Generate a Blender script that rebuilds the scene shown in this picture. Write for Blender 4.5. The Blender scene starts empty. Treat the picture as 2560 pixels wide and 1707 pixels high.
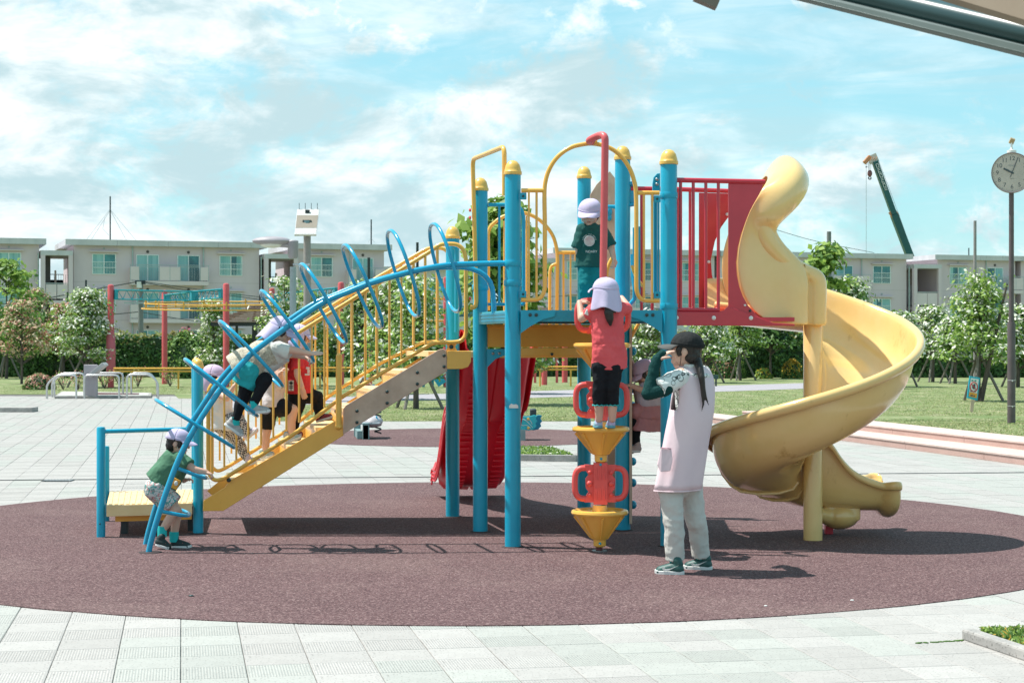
import bpy, math, random
import numpy as np
from mathutils import Vector as V, Matrix as Mx
RN = random.Random(11)
pi = math.pi
rad = math.radians
SC = bpy.context.scene
COL = SC.collection

# ------------------------------------------------------------------ camera
CAMH = 1.52
FPX = 4500.0
cd = bpy.data.cameras.new('camera'); cam = bpy.data.objects.new('camera', cd); COL.objects.link(cam)
cam.location = (0, 0, CAMH); cam.rotation_euler = (rad(90), 0, 0)
cd.sensor_width = 36; cd.lens = 36 * FPX / 2560.0; cd.clip_start = .05; cd.clip_end = 3000
cd.dof.use_dof = True; cd.dof.focus_distance = 13.6; cd.dof.aperture_fstop = 13
SC.camera = cam
SC.view_settings.view_transform = 'Standard'; SC.view_settings.look = 'None'
SC.view_settings.exposure = 0.80; SC.view_settings.gamma = 1.0; SC.view_settings.use_curve_mapping = False

# ------------------------------------------------------------------ light
SUNV = V((-.47, .10, 1)).normalized()
sd = bpy.data.lights.new('sun', 'SUN'); so = bpy.data.objects.new('sun', sd); COL.objects.link(so)
sd.energy = 3.9; sd.angle = rad(.55); sd.color = (1, .965, .9)
so.rotation_euler = SUNV.to_track_quat('Z', 'Y').to_euler(); so.location = SUNV * 50
W = bpy.data.worlds.new('World'); SC.world = W; W.use_nodes = True
def world():
    nt = W.node_tree; N = nt.nodes; L = nt.links; N.clear()
    out = N.new('ShaderNodeOutputWorld'); bg = N.new('ShaderNodeBackground'); bg.inputs[1].default_value = .1
    sky = N.new('ShaderNodeTexSky'); sky.sky_type = 'NISHITA'; sky.sun_disc = False
    sky.sun_elevation = math.asin(SUNV.z); sky.sun_rotation = math.atan2(SUNV.x, SUNV.y)
    sky.air_density = 1.0; sky.dust_density = .6; sky.ozone_density = 1.4
    tc = N.new('ShaderNodeTexCoord')
    sep = N.new('ShaderNodeSeparateXYZ'); L.new(tc.outputs['Generated'], sep.inputs[0])
    def math_(op, a, b=None, c=None):
        n = N.new('ShaderNodeMath'); n.operation = op
        for i, q in enumerate((a, b, c)):
            if q is None: continue
            if isinstance(q, (int, float)): n.inputs[i].default_value = q
            else: L.new(q, n.inputs[i])
        return n.outputs[0]
    def noise(sx, sy, sz, off, scale, det, rough, dist=0.0):
        m = N.new('ShaderNodeMapping'); m.inputs['Scale'].default_value = (sx, sy, sz); m.inputs['Location'].default_value = off
        L.new(tc.outputs['Generated'], m.inputs[0])
        n = N.new('ShaderNodeTexNoise'); n.inputs['Scale'].default_value = scale; n.inputs['Detail'].default_value = det
        n.inputs['Roughness'].default_value = rough; n.inputs['Distortion'].default_value = dist
        L.new(m.outputs[0], n.inputs['Vector']); return n.outputs[0]
    def ramp(x, a, b, smooth=True):
        n = N.new('ShaderNodeMapRange'); n.interpolation_type = 'SMOOTHSTEP' if smooth else 'LINEAR'
        n.inputs[1].default_value = a; n.inputs[2].default_value = b; n.inputs[3].default_value = 0; n.inputs[4].default_value = 1
        L.new(x, n.inputs[0]); return n.outputs[0]
    def mix(f, a, b):
        n = N.new('ShaderNodeMix'); n.data_type = 'RGBA'
        if isinstance(f, (int, float)): n.inputs[0].default_value = f
        else: L.new(f, n.inputs[0])
        for i, q in ((6, a), (7, b)):
            if isinstance(q, tuple): n.inputs[i].default_value = q
            else: L.new(q, n.inputs[i])
        return n.outputs[2]
    # the blue of the sky: Nishita, pulled towards the cyan of the photograph
    tint = N.new('ShaderNodeMix'); tint.data_type = 'RGBA'; tint.blend_type = 'MULTIPLY'; tint.inputs[0].default_value = 1
    L.new(sky.outputs[0], tint.inputs[6]); tint.inputs[7].default_value = (.92, 1.05, .98, 1)
    base = mix(.62, tint.outputs[2], (2.1, 4.75, 5.4, 1))
    # cloud bank (dense to the left), broken puffs and thin veils
    big = noise(1, 1, 1.6, (3.1, 1.7, .35), 8.0, 11, .64, .2)
    puff = noise(1, 1, 1.6, (7.3, 4.1, .9), 17.0, 10, .62, .5)
    veil = noise(.8, .8, 5.0, (1.2, 8.4, 2.2), 6.0, 7, .62, .9)
    side = ramp(sep.outputs[0], .12, -.22)
    low = ramp(sep.outputs[2], .16, .0)
    a1 = math_('ADD', big, math_('MULTIPLY', side, .15)); a1 = math_('ADD', a1, math_('MULTIPLY', low, .05))
    cov1 = ramp(a1, .52, .66)
    a2 = math_('ADD', puff, math_('MULTIPLY', side, .07)); a2 = math_('ADD', a2, math_('MULTIPLY', low, .05))
    cov2 = ramp(a2, .53, .70)
    cov3 = math_('MULTIPLY', ramp(veil, .36, .74), .72)
    cov = math_('MAXIMUM', math_('MAXIMUM', cov1, cov2), cov3)
    hor = ramp(sep.outputs[2], .09, .0)
    cov = math_('MAXIMUM', cov, math_('MULTIPLY', hor, .55))
    up = ramp(sep.outputs[2], .95, .25)
    cov = math_('MULTIPLY', cov, math_('ADD', math_('MULTIPLY', up, .6), .4))
    shade = noise(1, 1, 2.6, (3.4, 1.9, 1.3), 13.0, 8, .6, .3)
    cl = mix(ramp(shade, .38, .66), (3.3, 4.5, 4.8, 1), (6.3, 6.75, 6.8, 1))
    up2 = ramp(sep.outputs[2], .9, .2)
    cl2 = mix(up2, (2.6, 2.8, 3.0, 1), cl)
    res = mix(cov, base, cl2)
    up3 = ramp(sep.outputs[2], .7, .12)          # deeper blue towards the zenith
    zen = N.new('ShaderNodeMix'); zen.data_type = 'RGBA'; zen.blend_type = 'MULTIPLY'; zen.inputs[0].default_value = 1
    L.new(res, zen.inputs[6]); L.new(mix(up3, (1.0, .98, .98, 1), (1, 1, 1, 1)), zen.inputs[7])
    L.new(zen.outputs[2], bg.inputs[0]); L.new(bg.outputs[0], out.inputs[0])
world()

# ------------------------------------------------------------------ helpers
def mat(name, col, rough=.5, col2=None, vs=4.0, bump=0.0, bs=60.0, metal=0.0, coat=0.0, trans=0.0, spec=.5,
        lo=.35, hi=.65, det=5, stretch=(1, 1, 1), speck=None, ssc=200.0, dirt=None, bstretch=None, bdist=.01):
    m = bpy.data.materials.new(name); m.use_nodes = True
    nt = m.node_tree; N = nt.nodes; L = nt.links
    p = N['Principled BSDF']; p.inputs['Roughness'].default_value = rough; p.inputs['Metallic'].default_value = metal
    p.inputs['Coat Weight'].default_value = coat; p.inputs['Coat Roughness'].default_value = .12
    p.inputs['Specular IOR Level'].default_value = spec
    tc = N.new('ShaderNodeTexCoord')
    def mp(st):
        g = N.new('ShaderNodeMapping'); g.inputs['Scale'].default_value = st; L.new(tc.outputs['Object'], g.inputs[0]); return g.outputs[0]
    def rng(x, a, b):
        r = N.new('ShaderNodeMapRange'); r.inputs[1].default_value = a; r.inputs[2].default_value = b; L.new(x, r.inputs[0]); return r.outputs[0]
    if col2 is None: col2 = tuple(min(1, c * .86) for c in col)
    nz = N.new('ShaderNodeTexNoise'); nz.inputs['Scale'].default_value = vs; nz.inputs['Detail'].default_value = det; nz.inputs['Roughness'].default_value = .6
    L.new(mp(stretch), nz.inputs['Vector'])
    mx = N.new('ShaderNodeMix'); mx.data_type = 'RGBA'; L.new(rng(nz.outputs[0], lo, hi), mx.inputs[0])
    mx.inputs[6].default_value = (*col, 1); mx.inputs[7].default_value = (*col2, 1); c = mx.outputs[2]
    if speck:
        vo = N.new('ShaderNodeTexNoise'); vo.inputs['Scale'].default_value = ssc; vo.inputs['Detail'].default_value = 2
        L.new(tc.outputs['Object'], vo.inputs['Vector'])
        m2 = N.new('ShaderNodeMix'); m2.data_type = 'RGBA'; L.new(rng(vo.outputs[0], .60, .68), m2.inputs[0])
        L.new(c, m2.inputs[6]); m2.inputs[7].default_value = (*speck, 1); c = m2.outputs[2]
    if dirt:
        dn = N.new('ShaderNodeTexNoise'); dn.inputs['Scale'].default_value = dirt[1]; dn.inputs['Detail'].default_value = 8; dn.inputs['Roughness'].default_value = .72
        L.new(mp(dirt[3] if len(dirt) > 3 else (1, 1, 1)), dn.inputs['Vector'])
        m3 = N.new('ShaderNodeMix'); m3.data_type = 'RGBA'; L.new(rng(dn.outputs[0], dirt[2], dirt[2] + .12), m3.inputs[0])
        L.new(c, m3.inputs[6]); m3.inputs[7].default_value = (*dirt[0], 1); c = m3.outputs[2]
    L.new(c, p.inputs['Base Color'])
    if bump:
        bn = N.new('ShaderNodeTexNoise'); bn.inputs['Scale'].default_value = bs; bn.inputs['Detail'].default_value = 4
        L.new(mp(bstretch or (1, 1, 1)), bn.inputs['Vector'])
        b = N.new('ShaderNodeBump'); b.inputs['Strength'].default_value = bump; b.inputs['Distance'].default_value = bdist
        L.new(bn.outputs[0], b.inputs['Height']); L.new(b.outputs[0], p.inputs['Normal'])
    if trans:
        t = N.new('ShaderNodeBsdfTranslucent'); L.new(c, t.inputs[0]); ms = N.new('ShaderNodeMixShader'); ms.inputs[0].default_value = trans
        L.new(p.outputs[0], ms.inputs[1]); L.new(t.outputs[0], ms.inputs[2]); L.new(ms.outputs[0], N['Material Output'].inputs[0])
    return m

def rnd(pts, r, n=5, closed=False):
    pts = [V(p) for p in pts]; out = []; k = len(pts)
    for i, p in enumerate(pts):
        if not closed and i in (0, k - 1): out.append(p); continue
        a = pts[i - 1] - p; b = pts[(i + 1) % k] - p
        ra = min(r, a.length * .48); rb = min(r, b.length * .48)
        s = p + a.normalized() * ra; e = p + b.normalized() * rb
        for j in range(n + 1):
            t = j / n; out.append(s * (1 - t) ** 2 + p * 2 * t * (1 - t) + e * t * t)
    return out
def spline(pts, n=6):
    pts = [V(p) for p in pts]; out = []
    q = [pts[0] * 2 - pts[1]] + pts + [pts[-1] * 2 - pts[-2]]
    for i in range(1, len(q) - 2):
        a, b, c, d = q[i - 1:i + 3]
        for j in range(n):
            t = j / n
            out.append(.5 * ((2 * b) + (c - a) * t + (2 * a - 5 * b + 4 * c - d) * t * t + (3 * b - 3 * c + d - a) * t ** 3))
    out.append(pts[-1]); return out

class MB:
    def __init__(s): s.v = []; s.f = []; s.m = []
    def add(s, vs, fs, mi=0):
        o = len(s.v); s.v += [tuple(q) for q in vs]; s.f += [tuple(i + o for i in f) for f in fs]; s.m += [mi] * len(fs); return s
    def box(s, c, d, rz=0.0, mi=0, M=None):
        c = V(c); x, y, z = (q / 2 for q in d)
        M = M or Mx.Rotation(rz, 3, 'Z')
        vs = [c + M @ V((i * x, j * y, k * z)) for k in (-1, 1) for i, j in ((-1, -1), (1, -1), (1, 1), (-1, 1))]
        return s.add(vs, [(3, 2, 1, 0), (4, 5, 6, 7), (0, 1, 5, 4), (1, 2, 6, 5), (2, 3, 7, 6), (3, 0, 4, 7)], mi)
    def bar(s, a, b, w, h, up=(0, 0, 1), mi=0):
        a = V(a); b = V(b); d = b - a; x = d.normalized(); y = V(up).cross(x)
        if y.length < 1e-4: y = V((0, 1, 0))
        y.normalize(); z = x.cross(y)
        M = Mx((x, y, z)).transposed()
        return s.box((a + b) / 2, (d.length, w, h), M=M, mi=mi)
    def tube(s, pts, r, seg=10, closed=False, mi=0, caps=True):
        pts = [V(p) for p in pts]; n = len(pts)
        rs = r if isinstance(r, (list, tuple)) else [r] * n
        T = []
        for i in range(n):
            if closed: t = pts[(i + 1) % n] - pts[i - 1]
            else: t = pts[min(i + 1, n - 1)] - pts[max(i - 1, 0)]
            T.append(t.normalized() if t.length > 1e-9 else V((0, 0, 1)))
        nrm = T[0].orthogonal().normalized(); vs = []
        for i in range(n):
            if i: nrm = (nrm - T[i] * nrm.dot(T[i])).normalized()
            bn = T[i].cross(nrm)
            for k in range(seg):
                a = 2 * pi * k / seg; vs.append(pts[i] + (nrm * math.cos(a) + bn * math.sin(a)) * rs[i])
        fs = []
        for i in range(n if closed else n - 1):
            j = (i + 1) % n
            off = 0
            if closed and j == 0:
                best = min(range(seg), key=lambda q: (vs[i * seg] - vs[q]).length); off = best
            for k in range(seg):
                fs.append((i * seg + k, i * seg + (k + 1) % seg, j * seg + (k + 1 + off) % seg, j * seg + (k + off) % seg))
        if caps and not closed:
            fs.append(tuple(range(seg))[::-1]); fs.append(tuple((n - 1) * seg + k for k in range(seg)))
        return s.add(vs, fs, mi)
    def lathe(s, prof, c=(0, 0, 0), seg=24, mi=0, M=None, caps=True):
        c = V(c); vs = []; M = M or Mx.Identity(3)
        for r, z in prof:
            for k in range(seg):
                a = 2 * pi * k / seg; vs.append(c + M @ V((r * math.cos(a), r * math.sin(a), z)))
        fs = []; n = len(prof)
        for i in range(n - 1):
            for k in range(seg): fs.append((i * seg + k, i * seg + (k + 1) % seg, (i + 1) * seg + (k + 1) % seg, (i + 1) * seg + k))
        if caps:
            fs.append(tuple(range(seg))[::-1]); fs.append(tuple((n - 1) * seg + k for k in range(seg)))
        return s.add(vs, fs, mi)
    def cap(s, p0, r0, p1, r1, seg=12, mi=0):
        p0 = V(p0); p1 = V(p1); d = p1 - p0; L = d.length
        if L < 1e-6: return s.ell(p0, (r0, r0, r0), mi=mi)
        M = d.to_track_quat('Z', 'Y').to_matrix(); prof = []
        for i in range(5): a = -pi / 2 + (pi / 2) * i / 4; prof.append((max(r0 * math.cos(a), 1e-4), r0 * math.sin(a)))
        for i in range(5): a = (pi / 2) * i / 4; prof.append((max(r1 * math.cos(a), 1e-4), L + r1 * math.sin(a)))
        return s.lathe(prof, p0, seg, mi, M)
    def frus(s, p0, r0, p1, r1, seg=14, sx=1.0, side=None, mi=0):
        """flat-ended cone; side = direction that is scaled by sx"""
        p0 = V(p0); p1 = V(p1); d = (p1 - p0).normalized(); sd = V(side or (1, 0, 0)); sd = (sd - d * sd.dot(d)).normalized(); o = d.cross(sd)
        vs = [p + (sd * math.cos(2 * pi * k / seg) * sx + o * math.sin(2 * pi * k / seg)) * r for p, r in ((p0, r0), (p1, r1)) for k in range(seg)]
        fs = [(k, (k + 1) % seg, seg + (k + 1) % seg, seg + k) for k in range(seg)] + [tuple(range(seg))[::-1], tuple(range(seg, 2 * seg))]
        return s.add(vs, fs, mi)
    def ell(s, c, r, M=None, seg=16, rings=10, mi=0):
        c = V(c); M = M or Mx.Identity(3); vs = []
        for i in range(rings + 1):
            a = -pi / 2 + pi * i / rings; q = max(math.cos(a), 1e-3)
            for k in range(seg):
                b = 2 * pi * k / seg; vs.append(c + M @ V((r[0] * q * math.cos(b), r[1] * q * math.sin(b), r[2] * math.sin(a))))
        fs = [(i * seg + k, i * seg + (k + 1) % seg, (i + 1) * seg + (k + 1) % seg, (i + 1) * seg + k) for i in range(rings) for k in range(seg)]
        fs.append(tuple(range(seg))[::-1]); fs.append(tuple(rings * seg + k for k in range(seg)))
        return s.add(vs, fs, mi)
    def prism(s, poly, off, mi=0):
        """poly: list of 3D points (planar), extruded by vector off"""
        n = len(poly); off = V(off); a = [V(p) for p in poly]; b = [p + off for p in a]
        return s.add(a + b, [tuple(range(n)), tuple(range(n, 2 * n))[::-1]] + [((i + 1) % n, i, n + i, n + (i + 1) % n) for i in range(n)], mi)
    def grid(s, rows, mi=0, closed_u=False):
        n = len(rows[0]); vs = [p for r in rows for p in r]; fs = []
        for i in range(len(rows) - 1):
            for k in range(n if closed_u else n - 1):
                fs.append((i * n + k, i * n + (k + 1) % n, (i + 1) * n + (k + 1) % n, (i + 1) * n + k))
        return s.add(vs, fs, mi)
    def mesh(s, name, mats, smooth=38):
        me = bpy.data.meshes.new(name); me.from_pydata(s.v, [], s.f)
        mats = mats if isinstance(mats, (list, tuple)) else [mats]
        for m in mats: me.materials.append(m)
        if len(mats) > 1: me.polygons.foreach_set('material_index', s.m)
        me.update()
        if smooth:
            me.shade_smooth(); me.set_sharp_from_angle(angle=rad(smooth))
        return me
    def build(s, name, mats, parent=None, smooth=38, bevel=0.0, solid=0.0, subd=0, kind=None, label=None, cat=None, group=None):
        o = bpy.data.objects.new(name, s.mesh(name, mats, smooth)); COL.objects.link(o)
        if parent is not None: par(o, parent)
        if solid:
            q = o.modifiers.new('solid', 'SOLIDIFY'); q.thickness = solid; q.offset = 0
        if bevel:
            q = o.modifiers.new('bevel', 'BEVEL'); q.width = bevel; q.segments = 2; q.limit_method = 'ANGLE'; q.angle_limit = rad(40)
        if subd:
            q = o.modifiers.new('sub', 'SUBSURF'); q.levels = subd; q.render_levels = subd
        tag(o, label, cat, group, kind); return o
def par(o, p):
    o.parent = p
    if p.type == 'EMPTY': o.matrix_parent_inverse = Mx.Translation(-p.location)
def tag(o, label=None, cat=None, group=None, kind=None):
    if label: o['label'] = label
    if cat: o['category'] = cat
    if group: o['group'] = group
    if kind: o['kind'] = kind
    return o
def thing(name, loc, label, cat, group=None):
    o = bpy.data.objects.new(name, None); COL.objects.link(o); o.location = loc; o.empty_display_size = .2
    return tag(o, label, cat, group)
def inst(name, me, parent=None, loc=None, rz=0.0):
    o = bpy.data.objects.new(name, me); COL.objects.link(o)
    if loc is not None: o.location = loc
    o.rotation_euler.z = rz
    if parent is not None: par(o, parent)
    return o
def kids(o): return [c for c in bpy.data.objects if c.parent == o]
KID = {}
def copytree(src, loc, rz=0.0, scale=1.0, label=None, group=None):
    if src.name not in KID:
        KID[src.name] = [(c, [g for g in bpy.data.objects if g.parent == c]) for c in bpy.data.objects if c.parent == src]
    r = src.copy(); COL.objects.link(r); r.location = loc; r.rotation_euler.z = rz
    r.scale = (scale,) * 3 if not isinstance(scale, tuple) else scale
    if label: r['label'] = label
    if group: r['group'] = group
    for c, gs in KID[src.name]:
        q = c.copy(); COL.objects.link(q); q.parent = r
        for g in gs:
            w = g.copy(); COL.objects.link(w); w.parent = q
    return r
# a point of the world on the sight line through photo pixel (x, y) at depth d, on the ground, or on a vertical plane
def P(x, y, d): return V(((x - 1280) / FPX * d, d, CAMH - (y - 853.5) / FPX * d))
def G(x, y, z=0.0):
    d = (CAMH - z) * FPX / (y - 853.5); return V(((x - 1280) / FPX * d, d, z))
def PL(x, y, A, B):
    r = V(((x - 1280) / FPX, 1, -(y - 853.5) / FPX)); n = V((B[1] - A[1], -(B[0] - A[0]), 0))
    t = n.dot(V((A[0], A[1], 0))) / n.dot(V((r.x, r.y, 0))); return r * t + V((0, 0, CAMH))

# ------------------------------------------------------------------ materials
BLUE = mat('blue_paint', (.002, .36, .53), .33, (.002, .31, .48), vs=3, coat=.08, bump=.03, bs=25, dirt=((.16, .38, .45), 9, .66))
BLUE_T = mat('blue_tube_paint', (.001, .34, .56), .24, (.001, .31, .51), vs=3, coat=.3)
TEALP = mat('teal_perforated_paint', (.03, .42, .50), .35)
YEL = mat('yellow_paint', (.88, .48, .085), .3, (.82, .43, .07), vs=4, coat=.3, dirt=((.42, .20, .06), 14, .67))
YEL2 = mat('pale_yellow_board', (.82, .60, .32), .42, (.76, .53, .26), vs=5, bump=.1, bs=18, bstretch=(1, 6, 1))
CAPY = mat('yellow_cap_plastic', (.80, .50, .12), .35, (.70, .42, .09), vs=14)
ORG = mat('orange_panel_paint', (.82, .40, .055), .4, (.76, .35, .045), vs=2.5, dirt=((.30, .12, .03), 6, .64))
TAN = mat('tan_board', (.64, .48, .37), .55, (.50, .36, .27), vs=6)
RED = mat('red_paint', (.58, .03, .055), .28, (.50, .022, .045), vs=3, coat=.3, dirt=((.60, .16, .16), 16, .68))
REDS = mat('red_slide_plastic', (.90, .018, .045), .35, (.84, .014, .04), vs=3, coat=.2)
CORAL = mat('coral_plastic', (.78, .10, .09), .42, (.72, .085, .08), vs=6)
PINKP = mat('salmon_pole_paint', (.66, .11, .12), .42, (.58, .09, .10), vs=4)
SLY = mat('slide_yellow_plastic', (.86, .60, .26), .17, (.81, .53, .20), vs=1.6, coat=.55, det=7, bump=.05, bs=6, dirt=((.60, .36, .12), 4.5, .60, (1, 1, .4)))
STEEL = mat('bolt_steel', (.35, .37, .38), .35, metal=.9)
BOLTD = mat('dark_bolt', (.05, .08, .08), .35, metal=.5)
WHITEP = mat('white_paint', (.78, .78, .76), .4)
METAL = mat('galvanised_metal', (.52, .52, .53), .32, (.62, .60, .60), vs=20, metal=.75)
GREYP = mat('lavender_grey_paint', (.36, .33, .36), .5)
POLEB = mat('brown_pole_paint', (.085, .068, .072), .5, (.11, .088, .09), vs=6)
WOOD = mat('weathered_wood', (.22, .19, .165), .8, (.14, .125, .11), vs=10, stretch=(1, 1, .12), bump=.3, bs=30)
BARK = mat('bark', (.13, .105, .09), .9, (.07, .055, .05), vs=8, stretch=(1, 1, .3), bump=.5, bs=20)
DARKM = mat('dark_frame', (.02, .035, .04), .5)
CONC = mat('kerb_concrete', (.40, .38, .36), .9, (.27, .26, .25), vs=6, bump=.3, bs=60, speck=(.18, .17, .16), ssc=60)
BRICK = mat('terracotta_step', (.47, .31, .27), .8, (.42, .27, .235), vs=3, speck=(.58, .44, .40), ssc=120, bump=.1, bs=80)
BRICKT = mat('terracotta_tread', (.56, .44, .40), .8, (.50, .38, .34), vs=4, speck=(.64, .54, .5), ssc=120)
LAWN = mat('lawn', (.215, .24, .105), .95, (.115, .165, .05), vs=.9, det=14, lo=.36, hi=.60, bump=.6, bs=30, dirt=((.31, .295, .18), 1.3, .52, (1, .5, 1)), speck=(.15, .22, .06), ssc=14)
PATHM = mat('grey_path', (.33, .31, .34), .9, (.28, .265, .29), vs=3, speck=(.42, .4, .42), ssc=60)
def rubber():
    m = mat('rubber_crumb', (.14, .078, .08), .95, (.105, .058, .061), vs=1.3, det=8, dirt=((.19, .125, .118), .55, .50))
    nt = m.node_tree; N = nt.nodes; L = nt.links; p = N['Principled BSDF']; p.inputs['Specular IOR Level'].default_value = .25
    tc = N.new('ShaderNodeTexCoord'); vo = N.new('ShaderNodeTexVoronoi'); vo.inputs['Scale'].default_value = 125
    L.new(tc.outputs['Object'], vo.inputs['Vector'])
    cr = N.new('ShaderNodeValToRGB'); e = cr.color_ramp.elements
    e[0].position = 0; e[0].color = (.03, .018, .02, 1); e[1].position = 1; e[1].color = (.38, .27, .26, 1)
    for q, c in ((.3, (.078, .043, .046, 1)), (.62, (.138, .08, .083, 1)), (.88, (.21, .135, .133, 1))):
        n = e.new(q); n.color = c
    sp = N.new('ShaderNodeSeparateColor'); L.new(vo.outputs['Color'], sp.inputs[0]); L.new(sp.outputs[0], cr.inputs[0])
    base = p.inputs['Base Color'].links[0].from_socket
    mx = N.new('ShaderNodeMix'); mx.data_type = 'RGBA'; mx.inputs[0].default_value = .72
    L.new(base, mx.inputs[6]); L.new(cr.outputs[0], mx.inputs[7]); L.new(mx.outputs[2], p.inputs['Base Color'])
    b = N.new('ShaderNodeBump'); b.inputs['Strength'].default_value = .55; b.inputs['Distance'].default_value = .006
    L.new(vo.outputs['Distance'], b.inputs['Height']); L.new(b.outputs[0], p.inputs['Normal'])
    return m
RUB = rubber()
YAW = rad(10.4)                        # the paving runs along this direction
TD = V((-math.sin(YAW), math.cos(YAW), 0)); TN = V((math.cos(YAW), math.sin(YAW), 0))
def tilemat(name, c, ribs):
    m = mat(name, c, .85, tuple(q * .93 for q in c), vs=9, speck=tuple(q * .45 for q in c), ssc=70, dirt=(tuple(q * .86 for q in c), 2.2, .56))
    nt = m.node_tree; N = nt.nodes; L = nt.links; p = N['Principled BSDF']
    geo = N.new('ShaderNodeNewGeometry'); dp = N.new('ShaderNodeVectorMath'); dp.operation = 'DOT_PRODUCT'; dp.inputs[1].default_value = TN
    L.new(geo.outputs['Position'], dp.inputs[0])
    # slow change of tone from slab to slab
    oi = N.new('ShaderNodeObjectInfo'); mr = N.new('ShaderNodeMapRange'); mr.inputs[3].default_value = .93; mr.inputs[4].default_value = 1.05
    L.new(oi.outputs['Random'], mr.inputs[0]); sc = N.new('ShaderNodeVectorMath'); sc.operation = 'SCALE'
    L.new(p.inputs['Base Color'].links[0].from_socket, sc.inputs[0]); L.new(mr.outputs[0], sc.inputs['Scale']); 
    last = sc.outputs[0]
    if ribs:
        fr = N.new('ShaderNodeMath'); fr.operation = 'MULTIPLY'; fr.inputs[1].default_value = 2 * pi / .0135; L.new(dp.outputs['Value'], fr.inputs[0])
        sn = N.new('ShaderNodeMath'); sn.operation = 'SINE'; L.new(fr.outputs[0], sn.inputs[0])
        b = N.new('ShaderNodeBump'); b.inputs['Strength'].default_value = .5; b.inputs['Distance'].default_value = .002
        L.new(sn.outputs[0], b.inputs['Height']); L.new(b.outputs[0], p.inputs['Normal'])
        r2 = N.new('ShaderNodeMapRange'); r2.inputs[1].default_value = -1; r2.inputs[2].default_value = 0; r2.inputs[3].default_value = .84; L.new(sn.outputs[0], r2.inputs[0])
        s2 = N.new('ShaderNodeVectorMath'); s2.operation = 'SCALE'; L.new(last, s2.inputs[0]); L.new(r2.outputs[0], s2.inputs['Scale']); last = s2.outputs[0]
    L.new(last, p.inputs['Base Color']); return m
TC = [(.40, .384, .368), (.376, .38, .356), (.38, .364, .348)]
TM = [[tilemat('slab_%s_%s' % (n, k), TC[i], k == 'ribbed') for k in ('ribbed', 'plain')] for i, n in enumerate(('white', 'mint', 'grey'))]
GROUT = mat('joint_sand', (.17, .16, .15), 1.0, (.10, .10, .09), vs=3)

# ------------------------------------------------------------------ ground
def flat(name, poly, z, m, kind='structure', label=None, parent=None):
    b = MB(); b.add([(p[0], p[1], z) for p in poly], [tuple(range(len(poly)))]); return b.build(name, m, parent, smooth=0, kind=kind, label=label)
flat('ground', [(-900, -300), (900, -300), (900, 1500), (-900, 1500)], -.06, LAWN, label='grassy ground reaching the horizon')
plaza = flat('plaza_pavement', [(-45, 2), (45, 2), (45, 52), (-45, 52)], -.009, GROUT, label='pale concrete slab plaza with thin dark joints')
# slabs: origin chosen so that a joint runs along the pixel column x = 452
O = G(452, 1640); TS = .30
def run(col): return RN.Random if False else random.Random(col * 7 + 3)
tint_cache = {}
def tint(i, j):
    k = (i, (j + (i * 5) % 7) // 4)
    if k not in tint_cache:
        q = random.Random(k[0] * 131 + k[1] * 17 + 5).random(); tint_cache[k] = 0 if q < .46 else (1 if q < .76 else 2)
    return tint_cache[k]
slab_me = {}
def slab_mesh(t, rb):
    if (t, rb) not in slab_me:
        b = MB(); h = TS / 2 - .0016; e = .003
        b.add([(-h, -h, -.02), (h, -h, -.02), (h, h, -.02), (-h, h, -.02), (-h, -h, -e), (h, -h, -e), (h, h, -e), (-h, h, -e),
               (-h + e, -h + e, 0), (h - e, -h + e, 0), (h - e, h - e, 0), (-h + e, h - e, 0)],
              [(0, 1, 5, 4), (1, 2, 6, 5), (2, 3, 7, 6), (3, 0, 4, 7), (4, 5, 9, 8), (5, 6, 10, 9), (6, 7, 11, 10), (7, 4, 8, 11), (8, 9, 10, 11)])
        slab_me[(t, rb)] = b.mesh('slab', TM[t][0 if rb else 1], 0)
    return slab_me[(t, rb)]
RC = V((-.31, 14.52, 0)); RR = 4.9
far = [MB() for _ in range(6)]; ns = 0
for i in range(-140, 150):
    for j in range(-14, 170):
        c = O + TN * ((i + .5) * TS) + TD * ((j + .5) * TS)
        if c.y < 7.2 or c.y > 50 or abs(c.x) > c.y * .31 + .6: continue
        if (c - RC).length < RR - .25: continue
        if c.x > 3.85 + (34.5 - c.y) * .222: continue
        q = G(0, 0) if False else None
        t = tint(i, j); rb = (j % 2 == 0) and not (c.x > 1.2 + (i % 3) * .3)
        if c.y < 10.6 and abs(c.x) < c.y * .29 + .1 and ns < 290:
            o = inst('slab', slab_mesh(t, rb), plaza, c + V((0, 0, RN.uniform(-.0012, .0008))), YAW); ns += 1
            o.rotation_euler.x = RN.uniform(-.002, .002)
        else:
            h = TS / 2 - (.002 if c.y < 22 else .003); zz = RN.uniform(-.001, .001)
            b = far[t * 2 + (0 if rb else 1)]
            lo = [c + TN * sx * h + TD * sy * h + V((0, 0, -.018)) for sx, sy in ((-1, -1), (1, -1), (1, 1), (-1, 1))]
            hi = [p + V((0, 0, .018 + zz)) for p in lo]
            b.add(lo + hi, [(4, 5, 6, 7), (0, 1, 5, 4), (1, 2, 6, 5), (2, 3, 7, 6), (3, 0, 4, 7)])
allf = MB()
for k, b in enumerate(far): allf.add(b.v, b.f, k)
allf.build('slab', [TM[k // 2][k % 2] for k in range(6)], plaza, smooth=0, kind='stuff', label='rows of pale slabs farther back on the plaza')
def disc(name, c, r, z, m, label, n=160, wob=0.0):
    b = MB(); vs = []; 
    for k in range(n):
        a = 2 * pi * k / n; q = r + wob * math.sin(a * 37) * math.sin(a * 13)
        vs.append((c[0] + q * math.cos(a), c[1] + q * math.sin(a)))
    b.add([(x, y, z) for x, y in vs] + [(x, y, z - .03) for x, y in vs], [tuple(range(n))] + [(n + k, n + (k + 1) % n, (k + 1) % n, k) for k in range(n)])
    return b.build(name, m, smooth=0, kind='structure', label=label)
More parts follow.
